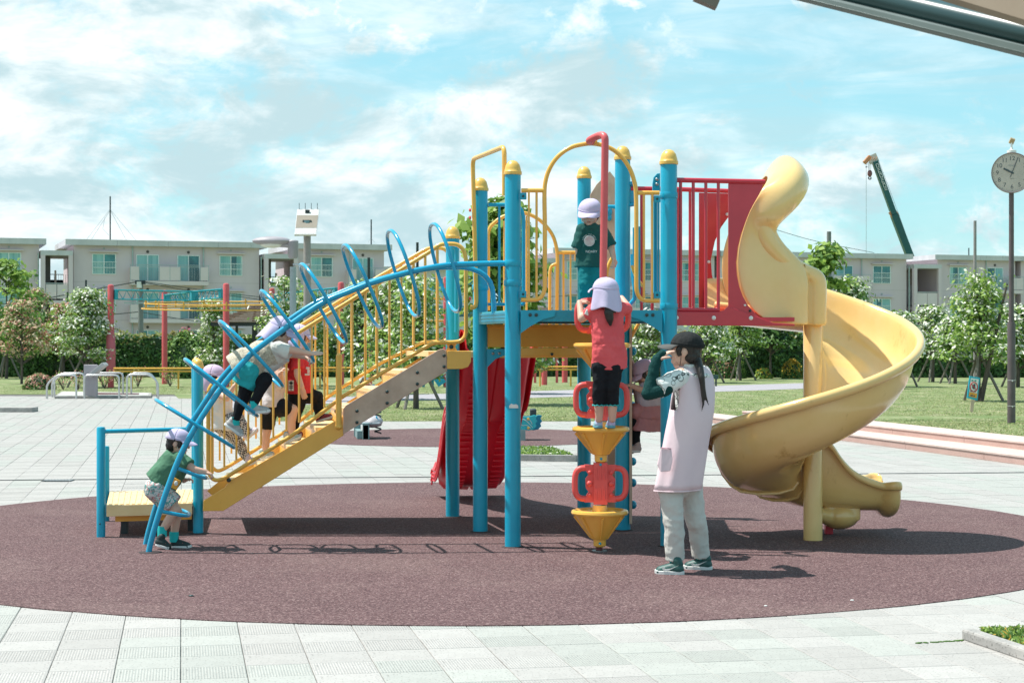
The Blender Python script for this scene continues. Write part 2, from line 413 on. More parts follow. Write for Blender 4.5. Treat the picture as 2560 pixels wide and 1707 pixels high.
disc('rubber_safety_surface', RC, RR, .005, RUB, 'large circle of brown rubber crumb under the play structure', wob=.004)
disc('rubber_safety_surface', (-.8, 28.7), 2.75, .005, RUB, 'smaller circle of brown rubber crumb under the spring riders')
# lawn sheet with its paving border, terrace to the right
lawn_poly = [G(-900, 985.7), G(435, 985.7), G(446, 996), G(640, 996), G(655, 1053), G(1760, 1053)]
flat('lawn', [(p.x, p.y) for p in lawn_poly] + [(3.9, 34.6), (40, 34.6), (70, 95), (-75, 95)], .004, LAWN, label='mown park lawn with pale worn patches')
flat('lawn', [(-40, 34.3), (-5.2, 34.3)] + [(-5.3, 34.31), (-40, 34.32)], -.03, LAWN) if False else None
pp = [(560, 1004), (960, 988), (1440, 975), (2010, 958)]; pn = [(2010, 972), (1440, 992), (960, 1003), (560, 1022)]
flat('footpath', [tuple(G(x, y).xy) for x, y in pp + pn], .009, PATHM, label='grey footpath crossing the lawn')
# terrace lawn: rises behind the terracotta steps
S0 = V((6.29, 22.1, 0)); SD = V((-.2165, .976, 0)); SN = V((.976, .2165, 0))
def tz(p):
    q = (p - S0).dot(SN); al = (p - S0).dot(SD)
    f = max(0, min(1, (q - 1.0) / .3)); g = max(0, min(1, (al - 10) / 12)); return .215 * f * (1 - g * g * (3 - 2 * g))
b = MB(); rows = []
for j in range(60):
    al = -14 + j * .75; rows.append([])
    for i in range(50):
        q = 1.26 + i * .6; p = S0 + SD * al + SN * q; z = .215 * (1 - (lambda g: g * g * (3 - 2 * g))(max(0, min(1, (al - 5) / 6.5))))
        rows[-1].append((p.x, p.y, z - .004))
b.grid(rows); b.build('lawn', LAWN, smooth=30, kind='structure', label='raised lawn terrace above the terracotta steps')

# terracotta steps
st = thing('terrace_steps', S0, 'two long terracotta steps between the plaza and the right lawn', 'steps')
def stepcourse(o0, z0, h, L0, L1, wd, wid, joint):
    k = 0; x = L0
    while x < L1:
        e = min(x + joint, L1)
        a = S0 + SD * (x + .003) + SN * o0; c = S0 + SD * (e - .003) + SN * o0
        m = (a + c) / 2 + SN * (wid / 2)
        MB().box(m + V((0, 0, z0 + (h - .03) / 2)), (wid, (c - a).length, h - .03), rz=math.atan2(SN.y, SN.x)).build('riser_block', BRICK, st, smooth=0, bevel=.004)
        MB().box(m + V((0, 0, z0 + h - .0135)) - SN * .012, (wid, (c - a).length, .027), rz=math.atan2(SN.y, SN.x)).build('tread_slab', BRICKT, st, smooth=0, bevel=.004)
        x = e; k += 1
stepcourse(0, 0, .115, -6, 14.5, 0, .62, 2.35)
stepcourse(.60, 0.0, .22, -6.6, 11.8, 0, .68, 2.35)
# drain slot across the plaza
dr = MB(); a = G(-60, 1201); c = G(2620, 1181)
dr.bar((a.x, a.y, .004), (c.x, c.y, .004), .028, .006); dr.build('drain_slot', DARKM, smooth=0, label='thin dark drain slot running across the plaza behind the rubber circle', cat='drain')
dr = thing('drain_grate', G(145 * 1.0884, 1201), 'small metal drain grate in the slot at the left of the plaza', 'drain')
q = G(144, 1202)
for k in range(9): MB().box((q.x - .13 + k * .034, q.y, .008), (.016, .17, .01)).build('slat', METAL, dr, smooth=0)
MB().box((q.x + .005, q.y, .0045), (.32, .2, .004)).build('frame', DARKM, dr, smooth=0)

# short blades over the nearer lawn
# ================================================================== buildings
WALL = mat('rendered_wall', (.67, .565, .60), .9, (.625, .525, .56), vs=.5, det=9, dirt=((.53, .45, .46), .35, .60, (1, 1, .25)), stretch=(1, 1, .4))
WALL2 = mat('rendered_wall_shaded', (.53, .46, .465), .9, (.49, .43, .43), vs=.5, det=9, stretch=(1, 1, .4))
FASC = mat('roof_fascia', (.60, .585, .61), .8, (.50, .50, .525), vs=1.2, stretch=(1, 1, .3), dirt=((.25, .27, .27), 2.5, .62, (1, 1, .3)))
PANEL = mat('balcony_panel', (.70, .60, .615), .8, (.65, .56, .57), vs=1)
ALU = mat('window_frame_white', (.80, .84, .84), .4)
RAILM = mat('rail_grey', (.42, .47, .48), .5)
PIPE = mat('pipe_pale_green', (.42, .53, .53), .5)
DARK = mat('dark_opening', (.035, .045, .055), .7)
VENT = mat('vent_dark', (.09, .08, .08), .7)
def glass():
    m = mat('window_pane', (.05, .26, .28), .08, (.02, .11, .14), vs=.45, lo=.42, hi=.58, spec=.6); return m
GLASS = glass()
CURT = mat('pale_curtain', (.32, .56, .56), .9, (.20, .42, .44), vs=3.5, stretch=(1, 1, .02), lo=.4, hi=.6)
FA = V((-30.6, 125, 0)); FD = V((.9461, .3239, 0)).normalized(); FN = V((FD.y, -FD.x, 0))     # facade line, normal towards the park
def sx(x):                    # photo column -> distance along the facade line
    p = PL(x, 600, FA, FA + FD); return (p - FA).dot(FD)
FRZ = math.atan2(FD.y, FD.x)
def fp_(s, o, z): return FA + FD * s + FN * o + V((0, 0, z))
def fbox(s0, s1, o0, o1, z0, z1):
    return MB().box(fp_((s0 + s1) / 2, (o0 + o1) / 2, (z0 + z1) / 2), (s1 - s0, o1 - o0, z1 - z0), rz=FRZ)
def addf(b, s0, s1, o0, o1, z0, z1, mi=0): b.box(fp_((s0 + s1) / 2, (o0 + o1) / 2, (z0 + z1) / 2), (s1 - s0, abs(o1 - o0), z1 - z0), rz=FRZ, mi=mi)
STORE = (.45, 3.10, 5.75)
def window(B, s, z0, z1, wd, o=0.0, bars=True, awn=True):
    f = MB()
    addf(f, s - wd / 2 - .03, s + wd / 2 + .03, o - .02, o + .05, z0 - .05, z0); addf(f, s - wd / 2 - .03, s + wd / 2 + .03, o - .02, o + .05, z1, z1 + .05)
    for q in (s - wd / 2 - .015, s + wd / 2 + .015, s): addf(f, q - .03, q + .03, o - .02, o + .045, z0, z1)
    fo = f.build('window', ALU, B, smooth=0)
    i = 0
    for a, c in ((s - wd / 2, s - .03), (s + .03, s + wd / 2)):
        p = MB(); addf(p, a, c, o + .005, o + .012, z0, z1); p.build('pane', GLASS if RN.random() < .45 else CURT, fo, smooth=0)
    if RN.random() < .6:
        p = MB(); w_ = wd * RN.uniform(.12, .3); sd = RN.choice((-1, 1)); addf(p, s + sd * wd / 2 - (w_ if sd > 0 else 0), s + sd * wd / 2 + (0 if sd > 0 else w_), o + .013, o + .018, z0, z1); p.build('curtain', CURT, fo, smooth=0)
    if bars:
        r = MB(); addf(r, s - wd / 2 - .1, s + wd / 2 + .1, o + .14, o + .17, z0 + (z1 - z0) * .60, z0 + (z1 - z0) * .60 + .03)
        zz = z0 + (z1 - z0) * .3; addf(r, s - wd / 2, s + wd / 2, o + .13, o + .17, zz, zz + .04)
        k = -wd / 2 + .08
        while k < wd / 2: addf(r, s + k - .008, s + k + .008, o + .145, o + .16, z0 + .02, z0 + (z1 - z0) * .6); k += .105
        r.build('window_rail', ALU, fo, smooth=0)
    if awn:
        a = MB(); addf(a, s - wd / 2 - .2, s + wd / 2 + .2, o, o + .32, z1 + .16, z1 + .22); a.build('awning', PANEL, B, smooth=0)
        MB().lathe([(.07, 0), (.07, .06)], fp_(s, o, z1 + .42), 10, M=FN.to_track_quat('Z', 'Y').to_matrix()).build('vent', RAILM, B)
def door(B, s, z0, z1, wd):
    f = MB(); 
    addf(f, s - wd / 2 - .03, s + wd / 2 + .03, -.02, .05, z1, z1 + .06)
    for q in (s - wd / 2 - .015, s + wd / 2 + .015, s): addf(f, q - .03, q + .03, -.02, .045, z0, z1)
    fo = f.build('balcony_door', ALU, B, smooth=0)
    for a, c in ((s - wd / 2, s - .03), (s + .03, s + wd / 2)):
        p = MB(); addf(p, a, c, .005, .012, z0, z1); p.build('pane', GLASS if RN.random() < .4 else CURT, fo, smooth=0)
    MB().lathe([(.10, 0), (.10, .05)], fp_(s, 0, z1 + .26), 10, M=FN.to_track_quat('Z', 'Y').to_matrix()).build('vent', VENT, B)
def balcony(B, s0, s1, zf, doors, dw=1.5):
    D = .95
    sl = MB(); addf(sl, s0, s1, 0, D, zf - .28, zf); sl.build('balcony_slab', PANEL, B, smooth=0)
    rl = MB(); addf(rl, s0 - .05, s1 + .05, D - .05, D, zf + 1.10, zf + 1.14)
    s = s0
    posts = []
    gaps = [(d - dw / 2 + .05, d + dw / 2 - .05) for d in doors]
    segs = []; cur = s0
    for a, c in gaps:
        if a > cur: segs.append((cur, a))
        cur = c
    if cur < s1: segs.append((cur, s1))
    for a, c in segs:
        n = max(1, round((c - a) / .95))
        for k in range(n):
            p = MB(); addf(p, a + (c - a) * k / n + .015, a + (c - a) * (k + 1) / n - .015, D - .045, D - .015, zf + .05, zf + 1.0); p.build('balcony_panel', PANEL, B, smooth=0)
            addf(rl, a + (c - a) * k / n - .02, a + (c - a) * k / n + .02, D - .04, D - .01, zf, zf + 1.12)
        addf(rl, c - .02, c + .02, D - .04, D - .01, zf, zf + 1.12)
    for a, c in gaps:
        a = max(a, s0); c = min(c, s1)
        addf(rl, a, c, D - .04, D - .01, zf + .98, zf + 1.02); k = a + .06
        while k < c: addf(rl, k - .009, k + .009, D - .035, D - .015, zf + .06, zf + 1.0); k += .115
    rl.build('balcony_railing', RAILM, B, smooth=0)
    for s_ in (s0 + .05, s1 - .05): 
        p = MB(); addf(p, s_ - .03, s_ + .03, 0, D - .05, zf, zf + .95); p.build('side_panel', PANEL, B, smooth=0)
def block(label, x0, x1, wins, balcs, pipes=(), z1=8.2, depth=8.0, storeys=STORE, joints=3, ovl=.35, ovr=.35, grp='apartment blocks behind the park'):
    s0, s1 = sx(x0), sx(x1)
    B = thing('apartment_block', fp_((s0 + s1) / 2, -depth / 2, 0), label, 'building', grp)
    b = MB(); addf(b, s0, s1, 0, -depth, -.02, z1); b.build('wall', WALL, B, smooth=0)
    for z in (3.0, 5.66):
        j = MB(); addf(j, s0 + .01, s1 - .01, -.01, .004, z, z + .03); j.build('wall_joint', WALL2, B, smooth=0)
    n = max(1, int((s1 - s0) / 3.2)); a0 = s0 - ovl; a1 = s1 + ovr
    for k in range(n):
        b = MB(); addf(b, a0 + (a1 - a0) * k / n + .008, a0 + (a1 - a0) * (k + 1) / n - .008, -depth - .4, .5, z1, z1 + .40); b.build('roof_slab', FASC, B, smooth=0)
    for x in pipes:
        s = sx(x); MB().tube([fp_(s, .09, 0), fp_(s, .09, z1)], .045, 8).build('downpipe', PIPE, B)
    for zf in storeys:
        for x in wins: window(B, sx(x), zf + .50, zf + 1.84, 1.55)
        for (a, c, ds) in balcs:
            for d in ds: door(B, sx(d), zf + .06, zf + 1.82, 1.5)
            balcony(B, sx(a), sx(c), zf, [sx(d) for d in ds])
    return B
def stair(label, x0, x1, dark=1):
    s0, s1 = sx(x0), sx(x1)
    B = thing('stair_tower', fp_((s0 + s1) / 2, -2, 0), label, 'building', 'stair towers between the apartment blocks')
    for s in (s0 + .15, s1 - .15):
        b = MB(); addf(b, s - .15, s + .15, .45, .75, 0, 7.75); b.build('column', WALL, B, smooth=0)
    b = MB(); addf(b, s0, s1, -5, .76, 7.45, 7.78); b.build('roof_slab', FASC, B, smooth=0)
    for zf in (1.7, 4.35):
        b = MB(); addf(b, s0 + .3, s1 - .3, -4, .7, zf - .25, zf); b.build('landing', WALL, B, smooth=0)
        n = 2
        for k in range(n):
            b = MB(); a = s0 + .32 + (s1 - s0 - .64) * k / n; addf(b, a + .02, a + (s1 - s0 - .64) / n - .02, .62, .66, zf + .12, zf + 1.1); b.build('panel', PANEL, B, smooth=0)
        b = MB(); addf(b, s0 + .3, s1 - .3, .6, .66, zf + 1.14, zf + 1.2); b.build('hand_rail', RAILM, B, smooth=0)
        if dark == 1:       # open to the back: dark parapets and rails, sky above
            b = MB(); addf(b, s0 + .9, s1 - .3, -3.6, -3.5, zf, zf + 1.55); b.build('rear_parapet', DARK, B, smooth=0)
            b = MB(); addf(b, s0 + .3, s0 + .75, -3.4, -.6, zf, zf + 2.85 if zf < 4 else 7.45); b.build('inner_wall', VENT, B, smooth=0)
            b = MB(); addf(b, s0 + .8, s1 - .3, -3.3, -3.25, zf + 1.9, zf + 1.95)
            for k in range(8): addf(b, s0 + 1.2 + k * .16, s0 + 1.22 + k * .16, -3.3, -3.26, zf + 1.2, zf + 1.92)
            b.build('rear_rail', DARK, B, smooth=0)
            b = MB(); addf(b, s0 + 1.0, s0 + 1.12, -.4, -.2, zf, zf + 2.1); b.build('riser_pipe', mat('pinkish_pipe_%d' % int(zf), (.42, .30, .26), .7), B, smooth=0)
        else:
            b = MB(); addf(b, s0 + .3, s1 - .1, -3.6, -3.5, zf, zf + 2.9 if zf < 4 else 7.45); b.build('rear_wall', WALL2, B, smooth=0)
            b = MB(); addf(b, s0 + .4, s0 + 1.1, -3.4, -3.3, zf + .05, zf + 2.0); b.build('steel_door', DARK, B, smooth=0)
            b = MB(); 
            for k in range(6): addf(b, s0 + .4 + k * .13, s0 + .42 + k * .13, -.5, -.46, zf + .1, zf + 1.7)
            b.build('gate', RAILM, B, smooth=0)
    # flights of stairs
    for k in range(9):
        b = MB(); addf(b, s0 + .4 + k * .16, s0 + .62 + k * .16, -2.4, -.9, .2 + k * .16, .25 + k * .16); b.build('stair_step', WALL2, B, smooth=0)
    MB().tube([fp_(s0 - .12, .2, 0), fp_(s0 - .12, .2, 7.6)], .05, 8).build('downpipe', PIPE, B)
    return B
block('beige three storey block cut by the left edge of the photo', -60, 98, [22], [], ovr=.45)
stair('open stair tower between the leftmost block and the long block', 100, 180)
block('long beige block with double balconies behind the red poles', 184, 648, [260, 577], [(322, 516, [369, 471])], pipes=(331, 508), ovl=.6, ovr=.5)
stair('open stair tower behind the grey street lamp', 656, 740)
block('beige block with one balcony column behind the ring climber', 744, 960, [804], [(864, 957, [907])], pipes=(874,), ovl=.5, ovr=.5)
stair('dark stair tower seen between the post and the rear yellow rail', 1316, 1384, 2)
block('beige block whose left corner stands behind the boy on deck', 1388, 1786, [1442, 1612, 1728], [(1500, 1590, [1546])], pipes=(1400,))
block('beige block under the crane with roof ending beside stair tower', 1800, 2266, [1850, 2204], [(2010, 2162, [2050, 2110])], pipes=(2153, 1972), ovr=.35)
stair('grey stair tower with two panel parapets right of the crane', 2273, 2342, 2)
block('beige block behind the big tree and the clock pole', 2343, 2538, [2395], [(2458, 2542, [2487])], pipes=(2464,), ovl=.5, ovr=.6)
B = block('beige block whose end with an awning shows at the right edge', 2552, 2800, [2600], [])
# paler building farther away
B = thing('apartment_block', (-8.5, 176, 0), 'pale grey block far behind the ring climber, between two nearer blocks', 'building', 'apartment blocks behind the park')
MB().box((-7.4, 182, 4.3), (10.5, 8, 8.6)).build('wall', mat('pale_wall', (.62, .62, .60), .9), B, smooth=0)
MB().box((-7.4, 181.8, 8.75), (11, 9, .3)).build('roof_slab', FASC, B, smooth=0)
for i in range(3):
    for j in range(3):
        f = MB().box((-10.6 + i * 3, 177.95, 1.8 + j * 2.7), (1.7, .1, 1.3)).build('window', ALU, B, smooth=0); MB().box((-10.6 + i * 3, 177.88, 1.8 + j * 2.7), (1.5, .06, 1.1)).build('pane', GLASS, f, smooth=0)
# white low building glimpsed under the red bridge
B = thing('low_building', P(1810, 853, 100), 'low white building glimpsed under the red bridge behind hedge', 'building')
q = P(1830, 853, 104); MB().box((q.x, 107, 1.6), (9.5, 5, 3.3)).build('wall', mat('bluish_white_wall', (.58, .60, .66), .9), B, smooth=0); MB().box((q.x, 106.8, 3.35), (10, 5.8, .18)).build('roof_slab', mat('slate_blue_roof', (.18, .26, .33), .7), B, smooth=0)
# roof antennas
def antenna(x, y0, y1, d, label, wires=()):
    a = P(x, y1, d); b_ = P(x, y0, d); T = thing('roof_antenna', a, label, 'antenna', 'masts on the block roofs')
    MB().tube([a, b_], .05, 8).build('mast', DARKM, T)
    for (xa, ya, xb, yb) in wires: MB().tube([P(xa, ya, d), P(xb, yb, d)], .014, 5).build('guy_wire', RAILM, T, smooth=60)
antenna(275.5, 491, 602, 129, 'tall radio mast with guy wires on the long block roof', ((274, 525, 217, 598), (276, 525, 228, 600), (276, 526, 316, 601), (277, 526, 339, 600), (262, 545, 257, 572), (257, 572, 272, 588)))
antenna(928, 549, 613, 136, 'thin mast on the roof right of the solar lamp', ((928, 596, 920, 606), (928, 596, 936, 606)))
antenna(2422, 620, 640, 150, 'short mast on the block roof left of the clock pole')

# ================================================================== crane
cr = thing('mobile_crane', P(2270, 853, 190), 'dark green crane jib with orange head rising behind right block', 'crane')
GRN = mat('crane_green', (.006, .095, .095), .4, (.005, .075, .075), vs=.5); ORC = mat('crane_orange', (.55, .25, .12), .5)
CD = 190
b0, b1, b2 = P(2282, 660, CD), P(2235, 537, CD), P(2187, 404, CD)
MB().bar(b0 - (b1 - b0) * 1.2, b1, .72, 1.0, up=(0, 1, 0)).build('jib_section', GRN, cr, smooth=0, bevel=.06)
MB().bar(b1, b2, .58, .8, up=(0, 1, 0)).build('jib_section', GRN, cr, smooth=0, bevel=.05)
MB().bar(P(2227, 541, CD - .1), P(2243, 531, CD - .1), .9, .35, up=(0, 1, 0)).build('jib_collar', ORC, cr, smooth=0)
ax = (b2 - b1).normalized(); nx = V((ax.z, 0, -ax.x))
MB().bar(P(2164, 396, CD), P(2172, 403, CD), 1.0, .45, up=(0, 1, 0)).build('sheave_head', ORC, cr, smooth=0, bevel=.1)
MB().bar(P(2172, 402, CD), P(2193, 393, CD), .9, .35, up=(0, 1, 0)).build('head_frame', mat('crane_white', (.6, .55, .5), .6), cr, smooth=0)
for q in (2176, 2182, 2188): MB().bar(P(q, 402, CD - .5), P(q + 4, 392, CD - .5), .04, .16, up=(0, 1, 0)).build('stripe', ORC, cr, smooth=0)
MB().tube([P(2165.5, 403, CD), P(2165.5, 640, CD)], .025, 5).build('hoist_rope', RAILM, cr)
for x in (2170, 2173, 2178): MB().tube([P(x, 403, CD), P(x + (2174 - x) * .5, 430, CD)], .022, 5).build('hoist_rope', RAILM, cr)
MB().ell(P(2174.5, 434, CD), (.26, .2, .36)).build('hook_block', mat('hook_red', (.22, .09, .09), .6), cr)
hk = [P(2174.5 + 3.2 * math.cos(a), 445.5 - 3.2 * math.sin(a), CD) for a in [k * .45 - 3.9 for k in range(12)]]
MB().tube([P(2174.5, 440, CD)] + hk, .06, 6).build('hook', DARKM, cr)
MB().tube([P(2166, 417, CD), P(2166, 419, CD)], .1, 6).build('weight', DARKM, cr)
MB().tube([P(2196, 400, CD), P(2245, 530, CD), P(2290, 656, CD)], .02, 5).build('jib_rope', RAILM, cr)
# lettering down the jib: eight block characters (not legible at this distance in the photograph)
for k in range(8):
    c = b2 + (b1 - b2) * (.08 + k * .062) + V((0, -.5, 0)); M = Mx((nx, V((0, 1, 0)), ax)).transposed()
    l = MB(); 
    for (x, z, ww, hh) in (((-.12, 0, .05, .34), (.12, 0, .05, .34), (0, .14, .26, .05)), ((0, .15, .3, .05), (0, 0, .3, .05), (0, -.15, .3, .05)), ((-.12, 0, .05, .34), (0, -.15, .28, .05), (.0, .0, .2, .05)))[k % 3]:
        l.box(c + M @ V((x, 0, z)), (ww, .03, hh), M=M)
    l.build('lettering', WHITEP, cr, smooth=0)
# overhead cable right of the slide
MB().tube(spline([P(1925, 570, 100), P(2040, 603, 104), P(2185, 632, 110)], 5), .016, 5).build('overhead_cable', DARKM, label='thin sloping cable in the sky right of the slide', cat='cable')

# ================================================================== utility poles and cables
def upole(x, y0, y1, d, r, label, m=None, cap=True):
    a = P(x, y1, d); a.z = 0; T = thing('utility_pole', a, label, 'pole')
    MB().tube([a, P(x, y0, d)], [r, r * .85], 12).build('pole', m or mat('pole_concrete', (.20, .21, .21), .8), T)
    return T
U = upole(352, 703, 900, 88, .14, 'dark utility pole with cable ends in front of the long block')
MB().box(P(351, 706, 87.8), (.5, .12, .18)).build('cross_arm', DARKM, U, smooth=0); MB().box(P(348, 712, 87.7), (.2, .2, .3)).build('insulator', WHITEP, U, smooth=0)
MB().box(P(334, 757, 87.7), (.9, .1, .08)).build('side_arm', RAILM, U, smooth=0)
upole(2072.5, 579, 900, 90, .13, 'grey pole top rising above the leafy tree by the slide')
upole(2437.5, 552, 930, 62, .06, 'slim grey pole standing up through the big tree at right', mat('pole_grey', (.30, .28, .28), .6))
for x, y0, y1, d in ((215, 700, 900, 80), (81.6, 732, 930, 78), (169, 730, 930, 78), (50, 740, 930, 78), (16, 800, 930, 77)):
    upole(x, y0, y1, d, .05, {215: 'thin dark stake rising above the white blossoming tree', 81.6: 'thin dark stake rising above the cream tree near left edge', 169: 'thin dark stake in front of the left stair tower', 50: 'thin dark stake behind the green tree at left', 16: 'thin dark stake at the far left edge'}[x], DARKM)
upole(922, 644, 900, 95, .09, 'short dark lamp pole in front of the single balcony column', DARKM)
upole(1043.5, 606, 900, 90, .08, 'dark pole seen between the two uppermost climbing rings', DARKM)
def cable(pts, r, label):
    MB().tube(spline([P(*p) for p in pts], 6), r, 5).build('overhead_cable', DARKM, label=label, cat='cable', group='cables strung in front of the blocks')
cable([(-40, 765, 88), (60, 755, 88), (120, 745, 88), (215, 727, 88), (300, 712, 88), (350, 703, 88)], .03, 'upper cable running left from the dark utility pole')
cable([(230, 790, 88), (300, 784, 88), (350, 779, 88)], .025, 'lower cable running left from the dark utility pole')
cable([(352, 703, 88), (450, 717, 90), (560, 732, 93), (700, 748, 97)], .02, 'upper cable running right from the dark utility pole')
cable([(352, 705, 88), (470, 726, 90), (600, 742, 93), (720, 760, 97)], .02, 'middle cable running right from the dark utility pole')
cable([(352, 780, 88), (450, 797, 90), (520, 806, 92)], .018, 'lowest cable running right from the dark utility pole')
cable([(1300, 745, 110), (1440, 739, 110), (1620, 735, 112)], .016, 'thin cable behind the rear yellow rail')
cable([(2470, 815, 95), (2540, 790, 95), (2600, 778, 95)], .02, 'cable near the right edge behind the clock pole')

# ================================================================== vegetation
LG = mat('leaf_light_green', (.36, .50, .11), .5, (.24, .38, .07), vs=2.2, trans=.40)
LM = mat('leaf_green', (.15, .27, .06), .55, (.09, .19, .04), vs=2.2, trans=.35)
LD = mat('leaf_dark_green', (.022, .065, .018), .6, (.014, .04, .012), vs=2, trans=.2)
LH = mat('hedge_leaf', (.075, .18, .035), .55, (.035, .095, .02), vs=.7, trans=.3)
LHL = mat('hedge_tip_leaf', (.20, .30, .05), .5, (.30, .20, .08), vs=.9, trans=.35)
FW = mat('blossom_white', (.84, .83, .76), .7, (.78, .79, .68), vs=3, trans=.25)
FC = mat('blossom_cream', (.66, .58, .40), .7, (.62, .40, .28), vs=1.6, trans=.25)
FP = mat('blossom_pink', (.60, .28, .22), .7, (.48, .16, .15), vs=2, trans=.25)
FY = mat('blossom_yellow', (.72, .50, .05), .6, (.62, .34, .06), vs=2.5, trans=.25)
FM = mat('blossom_magenta', (.65, .10, .22), .7, trans=.2)
def leaves(pts, nrm, size, mats, pick, seed=0, asp=.55):
    """many small leaf-shaped faces; pts (n,3), nrm (n,3) preferred normals"""
    g = np.random.default_rng(seed); n = len(pts)
    d = g.normal(size=(n, 3)); nn = nrm + .55 * g.normal(size=(n, 3)); nn /= np.linalg.norm(nn, axis=1)[:, None]
    t = np.cross(nn, d); t /= np.linalg.norm(t, axis=1)[:, None]; b = np.cross(nn, t)
    s = size * g.uniform(.65, 1.3, size=(n, 1))
    v = np.stack([pts - t * s, pts + b * s * asp + nn * s * .12, pts + t * s, pts - b * s * asp + nn * s * .12], 1).reshape(-1, 3)
    me = bpy.data.meshes.new('leaves'); me.vertices.add(4 * n); me.vertices.foreach_set('co', v.ravel())
    me.loops.add(4 * n); me.loops.foreach_set('vertex_index', np.arange(4 * n, dtype=np.int32))
    me.polygons.add(n); me.polygons.foreach_set('loop_start', np.arange(0, 4 * n, 4, dtype=np.int32))
    try: me.polygons.foreach_set('loop_total', np.full(n, 4, dtype=np.int32))
    except Exception: pass
    for m in mats: me.materials.append(m)
    me.polygons.foreach_set('material_index', np.asarray(pick, dtype=np.int32)); me.update(calc_edges=True); me.validate(); return me
def crown_mesh(seed, h0, h1, R, shape, nclump, per, size, kinds, flat_=.35, spread=.22):
    """crown of leaf clumps carried on tiers; kinds = [(material, weight, only on the top side)]"""
    g = np.random.default_rng(seed); C = []
    for k in range(nclump):
        t = g.uniform(0, 1) ** .85; z = h0 + (h1 - h0) * t
        rr = R * (math.sin(pi * min(1, (t * .86 + .12))) ** .7 if shape == 'round' else (1 - t) ** .75 * .95 + .10)
        a = g.uniform(0, 2 * pi); q = rr * g.uniform(.35, 1.0); C.append((q * math.cos(a), q * math.sin(a), z))
    C = np.array(C); pts = []; nr = []; pk = []
    mats = [k[0] for k in kinds]; wt = np.array([k[1] for k in kinds]); wt = wt / wt.sum(); 
    for c in C:
        m = int(per * g.uniform(.6, 1.4)); o = g.normal(size=(m, 3)) * np.array([spread, spread, spread * flat_]); p = c + o
        up = np.tile(np.array([0, 0, 1.0]), (m, 1)) + o / spread * .5
        kk = g.choice(len(kinds), size=m, p=wt); 
        for i, kd in enumerate(kinds):
            if kd[2]: sel = (kk == i) & (o[:, 2] < -.35 * spread); kk[sel] = 0
        pts.append(p); nr.append(up); pk.append(kk)
    return leaves(np.concatenate(pts), np.concatenate(nr), size, mats, np.concatenate(pk), seed), C
def tree(loc, label, seed, h, R, kinds, h0=None, trunk=.07, shape='cone', ncl=46, per=60, size=.075, stakes=0, cat='tree', multi=1, spread=.22, flat_=.35, group=None, name='tree', lean=0):
    T = thing(name, loc, label, cat, group); g = random.Random(seed); L = V(loc)
    h0 = h0 if h0 is not None else h * .36
    me, C = crown_mesh(seed, h0, h, R, shape, ncl, per, size, kinds, flat_, spread)
    o = inst('crown', me, None, None); o.parent = T
    b = MB(); 
    for m in range(multi):
        a = g.uniform(0, 6.28); bx = .06 * (m > 0)
        pts = [(bx * math.cos(a), bx * math.sin(a), 0)]
        for k in range(1, 7): pts.append((pts[-1][0] + g.uniform(-.03, .03) * h * .2 + (m > 0) * .10 * math.cos(a), pts[-1][1] + g.uniform(-.03, .03) * h * .2 + (m > 0) * .1 * math.sin(a), h * .93 * k / 6))
        b.tube(pts, [trunk * (1 - .13 * k) for k in range(7)], 9)
    for c in C[::max(1, len(C) // 26)]:
        z = max(h0 * .72, c[2] - .55 * math.hypot(c[0], c[1]) - .05); b.tube(spline([(0, 0, z), (c[0] * .5, c[1] * .5, (z + c[2]) / 2 + .02), tuple(c)], 3), [trunk * .38, trunk * .33, trunk * .28, trunk * .24, trunk * .2, trunk * .16, trunk * .12][:7], 5)
    tr_ = b.build('trunk', BARK, None, smooth=60); tr_.parent = T
    for k in range(stakes):
        a = 2 * pi * k / stakes + g.uniform(-.2, .4); s = MB(); s.tube([(.62 * math.cos(a), .62 * math.sin(a), 0), (.06 * math.cos(a), .06 * math.sin(a), 1.15)], .038, 7); q = s.build('support_stake', WOOD, None); q.parent = T
    if stakes: s = MB(); s.tube([(-.22, 0, 1.02), (.22, .02, 1.03)], .03, 7); q = s.build('support_crossbar', WOOD, None); q.parent = T
    return T
def at(x, y): return G(x, y)
GRT = 'blossoming trees on the park lawn'
DW = [(LM, .33, False), (LG, .27, False), (FW, .40, True)]
DC = [(LM, .22, False), (LG, .12, False), (FC, .50, True), (FP, .16, True)]
DG = [(LG, .50, False), (LM, .28, False), (FW, .22, True)]
DL = [(LG, .66, False), (LM, .34, False)]
DD = [(LM, .62, False), (LD, .38, False)]
tree(G(16, 946), 'light green large-leaved tree cut by the left edge', 1, 4.75, 1.5, DL, 1.5, shape='round', ncl=46, per=44, size=.13, stakes=3, spread=.27)
tree(G(54, 960), 'cream and pink tree with thin trunk near left edge', 2, 2.95, 1.05, DC, .95, trunk=.05, ncl=46, per=70, size=.06)
tree(P(86, 853, 78).xy.to_3d(), 'tall cream blossoming tree behind the thin trunked one at left', 3, 3.7, 1.35, DC, 1.05, ncl=60, per=70, size=.075, stakes=3)
tree(P(160, 853, 76).xy.to_3d(), 'pinkish orange tree just left of the big white tree', 4, 3.1, 1.2, [(LG, .4, False), (FP, .3, True), (FC, .3, True)], .9, ncl=50, per=60, size=.07, stakes=3)
tree(G(216, 969), 'big white blossoming tree left of the thick red pole', 5, 3.2, 1.02, DW, .95, trunk=.10, ncl=100, per=66, size=.06, stakes=2, multi=2)
tree(P(534, 853, 66).xy.to_3d(), 'narrow white blossoming tree behind the third red pole', 6, 2.95, .62, DW, .6, ncl=50, per=60, size=.07)
tree(P(716, 853, 58).xy.to_3d(), 'white blossoming tree behind the grey street lamp', 7, 3.65, .98, DW, .8, ncl=66, per=46, size=.07)
